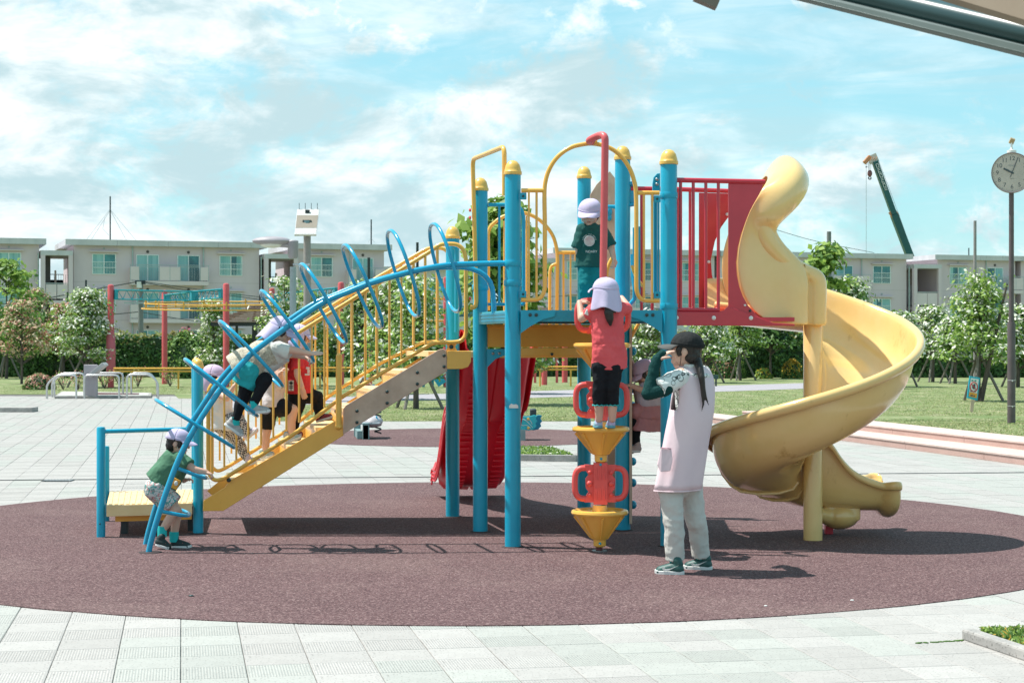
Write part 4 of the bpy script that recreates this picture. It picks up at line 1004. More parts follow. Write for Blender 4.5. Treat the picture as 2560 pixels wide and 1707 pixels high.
xs = [-467, -350, -232, -115, 10, 130, 258, 383, 508, 632, 762, 905, 1030, 1150, 1268, 1385, 1508, 1622, 1742]
for i, x in enumerate(xs):
    y0 = ytop(x) + 4; y1 = ybot(x)
    wide = i in (10, 13)
    a, b = rp([(x, y0), (x, y1)], W7)
    if a.z - b.z < .1: continue
    if wide: MB().bar(a, b, .032, .012, up=(1, 0, 0)).build('railing_plate', YEL, play, smooth=0)
    else: tube('baluster', [a, b], .0085, YEL, seg=8)
a, b = rp([(1695, 105), (1692, 565)], W1); tube('joint_sleeve', [a + V((0, -.03, 0)), b + V((0, -.03, 0))], .024, YEL)
MB().ell(a + V((0, -.03, 0)), (.024, .024, .024)).build('sleeve_end', YEL, play); MB().ell(b + V((0, -.03, 0)), (.03, .03, .026)).build('sleeve_end', YEL, play)
a, b = rp([(835, 330), (835, 850)], W1); MB().bar(a, b, .04, .014, up=(1, 0, 0)).build('railing_plate', YEL, play, smooth=0)
RA, RB = SR0 + V((0, .03, 0)), SR1 + V((0, .03, 0))
topr = rp([(862, 870), (862, 330), (880, 270), (985, 190)], W1) + rp([(1150, 368), (1640, 82), (1750, 76), (1820, 90), (1852, 150), (1856, 930), (1830, 985), (1770, 996), (1600, 998), (1200, 1195), (700, 1508)], W7) + rp([(1400, 560), (960, 830), (900, 860), (862, 830)], W1)
tube('railing_frame', rnd(topr, .05, 4), .0165, YEL)
for i, x in enumerate([-385, -270, -150, -30, 82, 200, 315, 432, 552, 670, 785, 905, 1045, 1150, 1280, 1395, 1510, 1625, 1742]):
    yt = 368 - (x - 1150) * .605 if x < 1640 else 78; yb = 1508 - (x - 700) * .60 if x < 1600 else 998
    a, b = rp([(x - 10, yt), (x - 10, yb)], W7); tube('baluster', [a, b], .0085, YEL, seg=8)
bolts([PL(*w(W1, 975, 912), SF0, SF1) + V((0, -.02, 0)), PL(*w(W1, 1678, 465), SF0, SF1) + V((0, -.02, 0)), PL(*w(W2, 1632, 822), SF0, SF1) + V((0, -.02, 0))], FR, .018)
g = PL(*w(W2, 1632, 822), SF0, SF1); MB().prism([g + V((x, 0, z)) for x, z in ((-.05, .045), (.05, .045), (.03, 0), (.055, -.05), (-.055, -.05), (-.03, 0))][::-1], (0, .012, 0)).build('bracket', YEL, play, smooth=0)
# blue corner handle at the top of the stairs
tube('hand_hold', [P(*w(W2, x, y), 15.0) for x, y in ((1660, 740), (1660, 268), (1640, 262))], .016, BLUE, .03)

# ---- ring climber
K1 = V((-2.6, 12.94, 0)); OW = (PB - PA) * .5
front = spline(TP(W1, [(447, 1392), (470, 1290), (520, 1120), (575, 960), (640, 790), (730, 610), (850, 420), (960, 265), (1080, 130), (1180, 40)], K1, PA) + TP(W7, [(300, 800), (560, 648), (850, 515), (1100, 418), (1350, 345), (1600, 285), (1850, 246), (2080, 236), (2290, 230), (2425, 228)], K1, PA)[1:], 5)
tube('arch_rail', front, .0215, BLUE_T, seg=14)
K2 = K1 + OW; A2 = PA + OW
# the rear rail runs parallel, then bends down to the deck
rear = [p + OW for p in front if p.x < PA.x - .355]
e = rear[-1]; rear += [e + V((.12, .01, .0)), e + V((.24, .02, -.035)), e + V((.32, .03, -.11)), e + V((.345, .035, -.22)), e + V((.35, .035, -.36))]
rear[0].z = 0
tube('arch_rail', spline(rear, 2), .0205, BLUE_T, seg=14)
# rings: (upper tip, lower tip) in photo pixels of the display, plane through the middle of the two rails
mid0, mid1 = K1 + OW * .5, PA + OW * .5
S2 = 1.0884
rings = [((358, 918), (537, 1027)), ((425, 825), (590, 955)), ((505, 738), (648, 888)), ((600, 668), (718, 832)), ((692, 607), (793, 788)), ((791, 563), (874, 752)), ((895, 530), (957, 726)), ((994, 515), (1050, 715))]
for (a, b) in rings:
    p = PL(a[0] * S2, a[1] * S2, mid0, mid1); q = PL(b[0] * S2, b[1] * S2, mid0, mid1)
    c = (p + q) / 2; e1 = (p - q) / 2; e2 = OW * .56; n = 40; pts = []
    for k in range(n):
        t = 2 * pi * k / n; ct, stt = math.cos(t), math.sin(t)
        pts.append(c + e1 * (abs(ct) ** .9 * (1 if ct > 0 else -1)) + e2 * (abs(stt) ** .8 * (1 if stt > 0 else -1)))
    MB().tube(pts, .0135, 10, closed=True).build('climbing_ring', BLUE_T, play, smooth=60)
# the two lowest rungs are half loops
for (x0, y0, x1, y1) in ((528, 1117, 724, 1138), (640, 838, 832, 900)):
    a = PL(*w(W1, x0, y0), K1, PA); tip = PL(*w(W1, x1, y1), mid0, mid1)
    f = tip - (a + OW * .5); pts = [a, a + f * .82 + OW * .06, a + f * 1.0 + OW * .5, a + f * .82 + OW * .94, a + OW]
    tube('climbing_rung', rnd(pts, .14, 6), .0135, BLUE_T)

# ---- red fire pole with the stack of cones and handle plates
def cx(z): return .632 + .014 * z
YC = 13.02
pole = [V((cx(1.2), YC, 1.2)), V((cx(2.96), YC, 2.94)), V((cx(3.0), YC, 3.005)), V((cx(3) - .035, YC + .06, 3.02)), ]
cl = PL(*w(W3, 1228, 100), AF, AD_); pole += [V((cx(3) - .12, YC + .14, 2.985)), cl]
tube('fire_pole', rnd(pole, .05, 6), .0265, PINKP, seg=16)
MB().tube([cl + V((-.035, 0, .005)), cl + V((.035, 0, -.005))], .026, 14).build('pole_clamp', YEL, play)
MB().lathe([(.024, 0), (.024, .08)], (cx(0), YC, 0), 14).build('pole_foot', mat('dark_red_rubber', (.14, .03, .035), .7), play)
MB().lathe([(.055, 0), (.055, .008), (.03, .012)], (cx(0), YC, .004), 18).build('foot_plate', STEEL, play)
cones = [(.045, .288), (.655, .888), (1.262, 1.492)]
for zb, zt in cones:
    c = V((cx((zb + zt) / 2), YC, 0)); b = MB()
    prof = [(.03, zb - .01), (.045, zb), (.047, zb + .045), (.062, zb + .05), (.185, zt - .018)]
    b.lathe(prof + [(.202, zt - .016), (.208, zt - .004), (.204, zt + .012), (.19, zt + .018), (.176, zt + .010), (.165, zt + .0), (.055, zt + .006), (.05, zt + .05)], c, 40); b.build('step_cone', YEL, play, smooth=30)
    for k in range(7):           # moulded ridges of the cone
        a = k * 2 * pi / 7 + .3; a0 = V((c.x + .067 * math.cos(a), YC + .067 * math.sin(a), zb + .055)); a1 = V((c.x + .184 * math.cos(a), YC + .184 * math.sin(a), zt - .03))
        MB().tube([a0, a1], [.004, .011], 8).build('cone_rib', YEL, play)
    bolts([V((c.x, YC - .048, zb + .02))], FR, .010, BLUE)
def plate(z0, z1):
    c = V((cx((z0 + z1) / 2), YC - .0, (z0 + z1) / 2)); hh = (z1 - z0) / 2; wd = .19
    b = MB(); b.box(c, (.098, .085, hh * 2 + .03)); 
    for s in (-1, 1):                     # side web and D-handle
        b.prism([c + V((x * s, -.022, z * hh)) for x, z in ((.045, -1), (.115, -1), (.10, -.62), (.085, -.45), (.105, -.25), (.108, .25), (.085, .45), (.10, .62), (.115, 1), (.045, 1))][::s], (0, .044, 0))
        hnd = [c + V((x * s, 0, z)) for x, z in ((.10, hh - .024), (.15, hh - .026), (.182, hh - .06), (.186, 0), (.182, -hh + .06), (.15, -hh + .026), (.10, -hh + .024))]
        b.tube(rnd(hnd, .04, 5), .0215, 12)
        for x, z, r in ((.078, .6, .014), (.08, 0, .021), (.078, -.6, .014)): b.ell(c + V((x * s, -.03, z * hh)), (r, r * .8, r))
    o = b.build('handle_plate', CORAL, play, smooth=50, bevel=.006)
    for x in (-.03, 0, .03):
        for s in (-1, 1): MB().tube([c + V((x, -.043, s * .03)), c + V((x, -.043, s * (hh - .02)))], .006, 8).build('handle_rib', CORAL, o)
    bolts([c + V((0, -.045, hh + .003))], FR, .010, BLUE, parent=o)
plate(.36, .63); plate(.966, 1.232); plate(1.576, 1.837)

# ---- red bridge and slide entry
NR = PD + V((.0, .03, 0)); NR1 = V((2.3, 13.44, 0))
FRr = PE + V((0, 0, 0)); FR1 = V((2.1, 14.60, 0))
def nr(pts, o=0.0): return TP(W5, pts, NR + V((0, -o, 0)), NR1 + V((0, -o, 0)))
def fr_(pts): return TP(W5, pts, FRr, FR1)
tube('red_rail', nr([(232, 262), (815, 274)]), .019, RED)
tube('red_rail', nr([(232, 1108), (520, 1110)]), .016, RED)
for x in (265, 348, 430, 512): tube('red_baluster', nr([(x, 262), (x, 1110)]), .0125, RED)
tube('red_rail', fr_([(-60, 318), (80, 320), (232, 322), (575, 334)]), .019, RED)
for x in (247, 327, 160, 80, 10): tube('red_baluster', fr_([(x, 320), (x, 1115)]), .0125, RED)
near = nr([(577, 285), (806, 285), (795, 325), (762, 385), (722, 455), (695, 520), (662, 610), (640, 700), (628, 800), (634, 885), (650, 960), (672, 1020), (705, 1080), (760, 1140), (815, 1178), (875, 1203), (577, 1203)], .0)
MB().prism(near[::-1], (0, .015, 0)).build('red_panel', RED, play, smooth=0, bevel=.003)
farp = fr_([(385, 345), (577, 350), (577, 505), (530, 570), (490, 660), (463, 780), (470, 880), (495, 980), (540, 1050), (577, 1095), (577, 1120), (385, 1120)])
MB().prism(farp[::-1], (0, .015, 0)).build('red_panel', RED, play, smooth=0)
base = nr([(230, 1122), (515, 1122), (550, 1112), (577, 1085), (875, 1195), (1012, 1203), (1012, 1215), (230, 1211)], .02)
MB().prism(base[::-1], (0, .02, 0)).build('red_beam', RED, play, smooth=0, bevel=.004)
bf = fr_([(0, 1122), (1000, 1122), (1000, 1200), (0, 1200)]); MB().prism(bf[::-1], (0, .02, 0)).build('red_beam', RED, play, smooth=0)
n0, n1 = nr([(230, 1212), (1010, 1214)]); 
MB().prism([V((n0.x, n0.y, ZD - .05)), V((n1.x, n1.y, ZD - .05)), V((n1.x, 14.5, ZD - .05)), V((n0.x - .2, 14.45, ZD - .05))], (0, 0, -.03)).build('bridge_floor', RED, play, smooth=0)
bolts(nr([(239, 1161), (482, 1162), (725, 1163)], .024), FR, .016, WHITEP)
bolts(nr([(686, 1080), (700, 1060)][:1], .004), FR, .009, WHITEP); bolts(nr([(719, 1116)], .004), FR, .010, DARKM)
bolts(fr_([(569, 487), (449, 797)]) and [p + V((0, -.012, 0)) for p in fr_([(569, 487), (449, 797)])], FR, .013, WHITEP)

# ---- yellow spiral slide
slide = thing('x', (0, 0, 0), None, None) if False else None
SP = V((2.30, 13.76, 0))
ent = [  # left edge x,y / right edge x,y (window W5) / depth left / depth right
    (885, 1203, 1092, 1210, 13.50, 13.62), (800, 1163, 1092, 1160, 13.50, 13.62), (735, 1115, 1093, 1100, 13.50, 13.62), (690, 1050, 1094, 1040, 13.50, 13.62),
    (655, 965, 1096, 975, 13.50, 13.62), (633, 850, 1098, 915, 13.50, 13.62), (636, 740, 1066, 812, 13.50, 13.66), (650, 665, 1000, 768, 13.50, 13.66), (668, 600, 925, 712, 13.50, 13.66),
    (688, 540, 868, 655, 13.50, 13.66), (703, 500, 850, 605, 13.50, 13.66), (720, 460, 862, 545, 13.50, 13.66), (745, 412, 915, 485, 13.50, 13.67), (775, 362, 1000, 415, 13.50, 13.68),
    (800, 310, 1058, 350, 13.52, 13.72), (822, 285, 1078, 300, 13.58, 13.78), (832, 262, 1066, 265, 13.68, 13.86), (834, 246, 1045, 240, 13.80, 13.95), (826, 238, 1015, 226, 13.93, 14.05)]
E = []
for lx, ly, rx, ry, dl, dr in ent:
    E.append((P(*w(W5, lx, ly), dl), P(*w(W5, rx, ry), dr)))
YM = 14.0
mirror = [(V((l.x, 2 * YM - l.y, l.z)), V((r.x, 2 * YM - r.y + .08, r.z))) for l, r in E[::-1]]
mirror = [(l, V((max(r.x, l.x + .15), r.y, r.z))) for l, r in mirror]
full = E + mirror
def crossrow(l, r, k, n):
    d = r - l; t = full[min(k + 1, n - 1)][1] - full[max(k - 1, 0)][1]
    out = d.cross(t).normalized()
    cen = V((l.x, YM, 1.75)); 
    if out.dot((l + r) / 2 - cen) < 0: out = -out
    L = d.length; row = []
    kk = min(k, n - 1 - k); g = max(0, min(1, (kk - 5) / 9)); g = g * g * (3 - 2 * g)
    band = min(.21, L * .55) * (1 - g) + L * .97 * g          # rolled lip that swells into the hood
    amp = .03 + .11 * g
    for j in range(15):
        s = j / 14; x = s * L; y = 0
        q = (x - (L - band)) / band
        if q > 0: y = amp * (math.sin(pi * min(1, q * (.86 + .0 * g))) ** .75)
        row.append(l + d * s + out * (y + .02 * math.sin(pi * s)))
    # lip turned back under
    e = row[-1]; dn = d.normalized()
    for a_, b_ in ((.03, .0), (.07, .012), (.11, .035), (.125, .07)): row.append(e - out * (a_ * (.6 + .5 * g)) - dn * b_)
    return row
rows = [crossrow(l, r, k, len(full)) for k, (l, r) in enumerate(full)]
MB().grid(rows).build('slide_hood', SLY, play, smooth=80, solid=.012, subd=1)
# elbow block joining the hood to the centre pole
eb = MB(); DE = 13.70
EP = [(1157, 1212, .0715, 13.70), (1158, 1080, .0715, 13.70), (1159, 960, .0715, 13.70), (1148, 908, .072, 13.70), (1095, 880, .072, 13.70), (1020, 843, .073, 13.67), (945, 795, .076, 13.64), (882, 735, .082, 13.62), (832, 670, .088, 13.61), (802, 600, .094, 13.61), (806, 535, .10, 13.615), (842, 475, .108, 13.63), (895, 415, .118, 13.68), (945, 355, .126, 13.75), (972, 290, .128, 13.84)]
ep = spline([P(*w(W5, x, y), d_) for x, y, r_0, d_ in EP], 4); er = [q.x for q in spline([V((e[2], 0, 0)) for e in EP], 4)]
eb.tube(ep, er, 20)
eb.prism([P(*w(W5, x, y), DE - .05) for x, y in ((1050, 1203), (1050, 960), (1052, 880), (1150, 900), (1160, 1203))][::-1], (0, .10, 0))
eo = eb.build('slide_elbow', SLY, play, smooth=180); q = eo.modifiers.new('remesh', 'REMESH'); q.mode = 'VOXEL'; q.voxel_size = .009; q.use_smooth_shade = True; q = eo.modifiers.new('smooth', 'SMOOTH'); q.factor = .5; q.iterations = 9
MB().tube([P(*w(W5, x, y), 13.625 if y < 905 else 13.642) for x, y in ((1075, 812), (1078, 850), (1060, 900), (1043, 940), (1043, 1204))], .006, 8).build('seam', mat('seam_shadow_yellow', (.42, .24, .07), .5), play)
MB().lathe([(.073, 0), (.073, 1.80), (.060, 1.82), (.001, 1.82)], SP, 28).build('slide_pole', SLY, play)
MB().tube([P(*w(W5, 977, 1163), 13.475), P(*w(W5, 977, 1163), 13.49)], .018, 14).build('plug', SLY, play)
# helical chute: centre line, lateral direction (towards the outside) and slope
stations = []
Rm = .42
for k in range(9):                             # straight start, heading right behind the pole
    t = k / 8; stations.append((V((1.55 + .78 * t, SP.y + Rm, 1.70 - .08 * t)), V((0, 1, 0)), .40))
NT = 56; Z0, Z1 = 1.62, .255
ZK = [(0, 1.61), (.25, 1.20), (.5, .77), (.75, .45), (1, Z1)]
def zfl(f):
    xs_ = [a for a, _ in ZK]; ys = [b for _, b in ZK]; i = min(3, int(f * 4)); h = .25; t = (f - xs_[i]) / h
    m = lambda j: (ys[min(4, j + 1)] - ys[max(0, j - 1)]) / (xs_[min(4, j + 1)] - xs_[max(0, j - 1)])
    return (2 * t ** 3 - 3 * t * t + 1) * ys[i] + (t ** 3 - 2 * t * t + t) * h * m(i) + (-2 * t ** 3 + 3 * t * t) * ys[i + 1] + (t ** 3 - t * t) * h * m(i + 1)
for k in range(1, NT + 1):
    a = pi / 2 - 2 * pi * .985 * k / NT; f = k / NT
    z = zfl(f)
    stations.append((V((SP.x + Rm * math.cos(a), SP.y + Rm * math.sin(a), z)), V((math.cos(a), math.sin(a), 0)), .36))
for k in range(1, 13):
    f = k / 12; z = Z1 - .03 * (1 - (1 - f) ** 2); stations.append((V((SP.x + .03 + .53 * f, SP.y + Rm + .02 * f, z)), V((0, 1, 0)), .36))
def chute_row(c, o, hw, k, n):
    f = k / (n - 1)
    ent_ = max(0, 1 - k / 9)
    wo = .40 * (1 - ent_) + .32 * ent_              # outer wall height
    g = max(0, min(1, (k - (n - 28)) / 27))
    def lerp3(a0, a1, a2, m): return a0 + (a1 - a0) * min(1, g / m) if g < m else a1 + (a2 - a1) * (g - m) / (1 - m)
    wo = wo if g == 0 else lerp3(.40, .27, .20, .5)
    WK = ((0, .12), (.5, .60), (.66, .50), (.72, .385), (.80, .29), (.9, .235), (1.001, .20)); wi = next(b0 + (b1 - b0) * (g - a0) / (a1 - a0) for (a0, b0), (a1, b1) in zip(WK, WK[1:]) if a0 <= g < a1)
    hi_ = .34
    prof = []
    for x, z in ((-hi_ - .025, wi - .05), (-hi_ - .04, wi - .012), (-hi_ - .015, wi + .01), (-hi_ + .01, wi - .01), (-hi_ + .02, wi - .06), (-hi_ + .03, .07), (-hi_ + .07, .015), (-.16, -.02), (0, -.03), (.14, -.015), (.22, .03), (.285, .11), (.325, .2), (.345, wo - .06), (.352, wo - .015), (.372, wo + .012), (.402, wo + .006), (.418, wo - .02), (.405, wo - .055), (.38, wo - .07)):
        prof.append((x, z))
    row = []
    for x, z in prof: row.append(c + o * x + V((0, 0, z)))
    return row
n = len(stations); rows = [chute_row(c, o, h_, k, n) for k, (c, o, h_) in enumerate(stations)]
# rolled end lip
c, o, _ = stations[-1]
cen = c + V((0, 0, .12)); last = rows[n - 1]
for dx, ot in ((.02, .020), (.045, .052), (.085, .070), (.120, .052), (.135, .012), (.125, -.03)):
    rows.append([p + V((dx, 0, 0)) + V((0, (p - cen).y, (p - cen).z)).normalized() * ot for p in last])
MB().grid(rows).build('slide_chute', SLY, play, smooth=80, solid=.014, subd=1)
# moulded ribs under the chute
for (k, dx) in ((54, 0), (59, 0)):
    MB().tube([q - V((0, 0, .012)) + (stations[k][1] * .0) for q in rows[k][5:16]], .012, 8).build('chute_rib', SLY, play)
# bulged foot under the run-out
b = MB(); b.ell((2.56, SP.y + .34, .16), (.16, .18, .11), seg=20); b.cap((2.36, SP.y + .16, .19), .05, (2.55, SP.y + .34, .13), .085); b.box((2.57, SP.y + .36, .20), (.28, .30, .14))
fo = b.build('slide_foot', SLY, play, smooth=180); q = fo.modifiers.new('remesh', 'REMESH'); q.mode = 'VOXEL'; q.voxel_size = .012; q.use_smooth_shade = True; q = fo.modifiers.new('smooth', 'SMOOTH'); q.factor = .5; q.iterations = 10
MB().box((2.50, 14.21, .035), (.06, .06, .08)).build('foot_block', RED, play, smooth=0)

# ---- red wave slide leaving from the back of the lower deck
top0 = PC.lerp(PF, .36); RW = V((-.150, .9887, 0)); RX = V((.9887, .150, 0)); rows = []
prof = [(0, 1.40), (.12, 1.36), (.35, 1.14), (.55, .92), (.72, .80), (.88, .76), (1.05, .66), (1.30, .42), (1.55, .22), (1.78, .13), (2.02, .12), (2.12, .07)]
pp = spline([V((a, 0, b)) for a, b in prof], 4)
for q in pp:
    c = top0 + RW * q.x + V((0, 0, q.z)); row = []
    for x, z in ((-.37, .06), (-.365, .16), (-.345, .22), (-.325, .215), (-.31, .17), (-.295, .06), (-.25, .01), (-.02, 0), (0, .03), (.02, 0), (.25, .01), (.285, .06), (.30, .18), (.32, .215), (.345, .20), (.345, .10)):
        row.append(c + RX * x + V((0, 0, z)))
    rows.append(row)
MB().grid(rows).build('wave_slide', REDS, play, smooth=70, solid=.014)
for s in (-.17, .17):                       # ladder-like stiffening ribs on the underside
    for k in range(4, len(pp) - 8):
        q = pp[k]; c = top0 + RW * q.x + RX * s + V((0, 0, q.z - .02)); 
        M = Mx.Rotation(math.atan2(RX.y, RX.x), 3, 'Z')
        MB().box(c, (.10, .02, .018), M=M).build('underside_rib', REDS, play, smooth=0, bevel=.004)
for j, dz in enumerate((.05, .085, .12, .155)):
    MB().tube([top0 + RW * q.x + RX * (-.372 - .006 * (j % 2)) + V((0, 0, q.z + dz)) for q in pp], .009, 6).build('side_ripple', REDS, play)
# worn white sticker on the front post
s0 = P(1284, 1018, 13.226); MB().prism([P(x, y, 13.2265) for x, y in ((1273, 1020), (1273, 1014), (1278, 1009), (1284, 1011), (1290, 1010), (1295, 1013), (1296, 1020))][::-1], (0, .002, 0)).build('torn_sticker', WHITEP, play, smooth=0)
# small weep holes / wear
bolts([p0 + V((.0, -.034, .11))], FR, .006, DARKM)

for c_, z_ in ((PA, 2.095), (PA, 1.95), (PB, 1.95), (PD, 2.6), (PD, 1.78)):
    MB().lathe([(.0645, z_ - .022), (.0665, z_ - .018), (.0665, z_ + .018), (.0645, z_ + .022)], c_, 24).build('post_collar', BLUE, play)
for c_ in (PA, PB, PC, PD, PE, PG, K1):
    MB().lathe([(.085, .005), (.083, .009), (.062, .011)], c_, 24).build('base_gasket', mat('rubber_gasket_%d' % int(c_.x * 100 + 900), (.05, .035, .036), .9), play)
for (x, y) in ((1040, 1500), (1050, 960)): pass
# ================================================================== people
SKIN = mat('skin', (.66, .42, .32), .55, (.62, .37, .28), vs=9); SKIN.node_tree.nodes['Principled BSDF'].inputs['Subsurface Weight'].default_value = .08
SKIN.node_tree.nodes['Principled BSDF'].inputs['Subsurface Scale'].default_value = .01
HAIR = mat('black_hair', (.012, .009, .009), .45, (.025, .018, .015), vs=60, stretch=(1, 1, .1), bump=.4, bs=120, bstretch=(1, 1, .08))
def cloth(name, c, c2=None, vs=6, wr=.5, bs=14, **k): return mat(name, c, .85, c2 or tuple(q * .9 for q in c), vs=vs, bump=wr, bs=bs, bstretch=(1, 1, .55), bdist=.02, spec=.2, **k)
HAT = cloth('lavender_hat', (.56, .50, .68), (.52, .46, .65), wr=.25); HATP = cloth('pink_lavender_hat', (.58, .45, .58), (.54, .41, .55), wr=.25)
EYE = mat('dark_eye', (.01, .008, .008), .3); LIP = mat('lip', (.50, .20, .17), .6); LACE = mat('white_cloth', (.75, .75, .73), .8)
BLK = cloth('black_leggings', (.012, .014, .018), wr=.5, bs=20); SOLE = mat('white_sole', (.72, .73, .72), .6)
def hk(a, b): return V(a).normalized(), V(b)
FOLD = bpy.data.textures.new('folds', 'CLOUDS'); FOLD.noise_scale = .075; FOLD.noise_depth = 2
FOLDH = bpy.data.textures.new('strands', 'CLOUDS'); FOLDH.noise_scale = .02
class Person:
    def __init__(s, loc, label, group=None):
        s.T = thing('person', V(loc), label, 'person', group); s.b = MB()
    def soft(s, name, b, m, vox=.005, parent=None, sm=5, cut=None):
        o = b.build(name, m, parent or s.T, smooth=180)
        r = o.modifiers.new('remesh', 'REMESH'); r.mode = 'VOXEL'; r.voxel_size = vox; r.use_smooth_shade = True
        q = o.modifiers.new('smooth', 'SMOOTH'); q.factor = .5; q.iterations = sm
        if m is not SKIN and name not in ('shoe', 'ponytail'):
            q = o.modifiers.new('folds', 'DISPLACE'); q.texture = FOLD if m is not HAIR else FOLDH; q.texture_coords = 'LOCAL'; q.strength = .022 if m is not HAIR else .012; q.mid_level = .5
        return o
    def limb(s, pts, rs, b=None):
        b = b or s.b
        for i in range(len(pts) - 1): b.cap(pts[i], rs[i], pts[i + 1], rs[i + 1], 14)
        return b
    def head(s, c, f, up=(0, 0, 1), k=1.0, hat=None, flap=True, brim=1.0, hairback=True, strap=False, cap_kind='child', face=True, flapw=1.0):
        c = V(c); f = V(f).normalized(); u = V(up); u = (u - f * u.dot(f)).normalized(); r = f.cross(u)
        M = Mx((r, f, u)).transposed(); s.M = M; s.c = c
        def p(x, y, z): return c + M @ V((x * k, y * k, z * k))
        b = s.b
        b.ell(c, (.072 * k, .086 * k, .084 * k), M); b.ell(p(0, .018, -.045), (.057 * k, .062 * k, .058 * k), M); b.ell(p(0, .05, -.078), (.03 * k, .03 * k, .024 * k), M)
        for q in (-1, 1):
            b.ell(p(.036 * q, .052, -.038), (.026 * k, .022 * k, .026 * k), M); b.ell(p(.075 * q, -.002, -.02), (.011 * k, .018 * k, .026 * k), M)
        b.cap(p(0, .078, -.012), .008 * k, p(0, .090, -.032), .0125 * k, 8)
        b.cap(p(0, -.02, -.06), .033 * k, p(0, -.03, -.13), .036 * k, 12)
        h = MB()
        h.ell(p(0, -.012, .014), (.0785 * k, .0865 * k, .0855 * k), M); 
        if hairback: h.ell(p(0, -.045, -.035), (.066 * k, .052 * k, .062 * k), M)
        for q in (-1, 1): h.ell(p(.066 * q, .03, -.012), (.013 * k, .02 * k, .038 * k), M)
        s.soft('hair', h, HAIR, .006)
        if face:
            for q in (-1, 1):
                MB().ell(p(.029 * q, .0795, -.012), (.0115 * k, .006 * k, .0065 * k), M, 10, 6).build('eye', EYE, s.T)
                MB().tube([p(.014 * q, .082, .006), p(.029 * q, .083, .011), p(.044 * q, .072, .005)], .0028 * k, 6).build('eyebrow', HAIR, s.T)
            MB().tube([p(-.016, .077, -.062), p(0, .0825, -.060), p(.016, .077, -.062)], .004 * k, 6).build('mouth', LIP, s.T)
        if hat:
            rows = []; n = 28; R0 = (.092 * k, .100 * k, .088 * k); z0 = .012
            for i in range(9):
                a = (pi / 2) * i / 8; rw = []
                for j in range(n + 1):
                    t = 2 * pi * j / n; pl = 1 + (.018 * math.sin(t * 5) if cap_kind == 'child' else .01 * math.sin(6 * t)) * math.cos(a)
                    q = math.cos(a) ** .82; rw.append(c + M @ V((R0[0] * q * pl * math.cos(t), R0[1] * q * pl * math.sin(t) - .008 * k, (z0 * k) + R0[2] * math.sin(a))))
                rows.append(rw)
            o = MB().grid(rows).build('cap', hat, s.T, smooth=70, solid=.006, subd=1)
            MB().ell(c + M @ V((0, -.008 * k, z0 * k + R0[2])), (.009 * k, .009 * k, .005 * k), M, 8, 6).build('button', hat, o)
            MB().tube([rows[1][j] for j in range(n)], .004 * k, 6, closed=True).build('band', hat, o)
            rows = []
            for i in range(6):
                e = i / 5; rw = []
                for j in range(17):
                    t = pi * (.13 + .74 * j / 16); ex = math.sin(t) ** .6 * .068 * brim * e
                    x = R0[0] * (1 + .04 * e) * math.cos(t); y = R0[1] * math.sin(t) + ex * k - .008 * k
                    rw.append(c + M @ V((x, y, z0 * k - .016 * k * e * e * (1 + 1.4 * abs(math.cos(t))) + .004 * k)))
                rows.append(rw)
            MB().grid(rows).build('brim', hat if cap_kind == 'child' else s.brimm, o, smooth=70, solid=.005, subd=1)
            if flap:
                rows = []
                for i in range(8):
                    e = i / 7; rw = []
                    for j in range(25):
                        t = pi + (pi * 1.12 * flapw) * (j / 24) - pi * .06 * flapw - (flapw - 1) * pi / 2
                        rr = 1.0 + .24 * e + .075 * math.sin(j * .95 + 1) * e; rw.append(c + M @ V((R0[0] * rr * math.cos(t), (R0[1] * rr) * math.sin(t) - .008 * k - .02 * k * e, z0 * k + .006 * k - (.140 + .016 * math.cos(j * .52 - .4)) * k * e)))
                    rows.append(rw)
                MB().grid(rows).build('neck_flap', hat, o, smooth=80, solid=.004, subd=1)
        if strap:
            MB().tube([p(.07, .01, -.02), p(.062, .03, -.07), p(0, .05, -.106), p(-.062, .03, -.07), p(-.07, .01, -.02)], .0022, 5).build('chin_strap', LACE, s.T)
        return p
    def hand(s, w_, d, back, k=1.0, curl=.4, side=1, b=None):
        """w_ wrist, d finger direction, back = back-of-hand normal, side = which side the thumb is on"""
        b = b or s.b; d = V(d).normalized(); n = V(back); n = (n - d * n.dot(d)).normalized(); t = d.cross(n) * side
        w_ = V(w_); b.cap(w_, .016 * k, w_ + d * .02 * k, .018 * k, 10)
        M = Mx((t, d, n)).transposed(); b.ell(w_ + d * .035 * k, (.028 * k, .034 * k, .012 * k), M)
        for i, (o, L, r) in enumerate(((.021, .043, .0068), (.007, .050, .007), (-.007, .047, .0068), (-.020, .037, .006))):
            a0 = w_ + d * .058 * k + t * o * k; c1 = curl; dd = (d * math.cos(c1) - n * math.sin(c1) + t * o * 3).normalized(); a1 = a0 + dd * L * .5 * k
            dd = (d * math.cos(c1 * 2.3) - n * math.sin(c1 * 2.3) + t * o * 3).normalized(); a2 = a1 + dd * L * .5 * k
            b.cap(a0 - d * .012 * k, r * 1.1 * k, a1, r * k, 8); b.cap(a1, r * k, a2, r * .85 * k, 8)
        a0 = w_ + d * .018 * k + t * .02 * k; a1 = a0 + (t * .75 + d * .65 - n * .2).normalized() * .028 * k; a2 = a1 + (t * .3 + d * .9 - n * .45 * (1 + curl)).normalized() * .024 * k
        b.cap(a0, .0095 * k, a1, .0082 * k, 8); b.cap(a1, .0082 * k, a2, .0068 * k, 8)
    def done(s, vox=.0042): s.soft('body', s.b, SKIN, vox, sm=4)
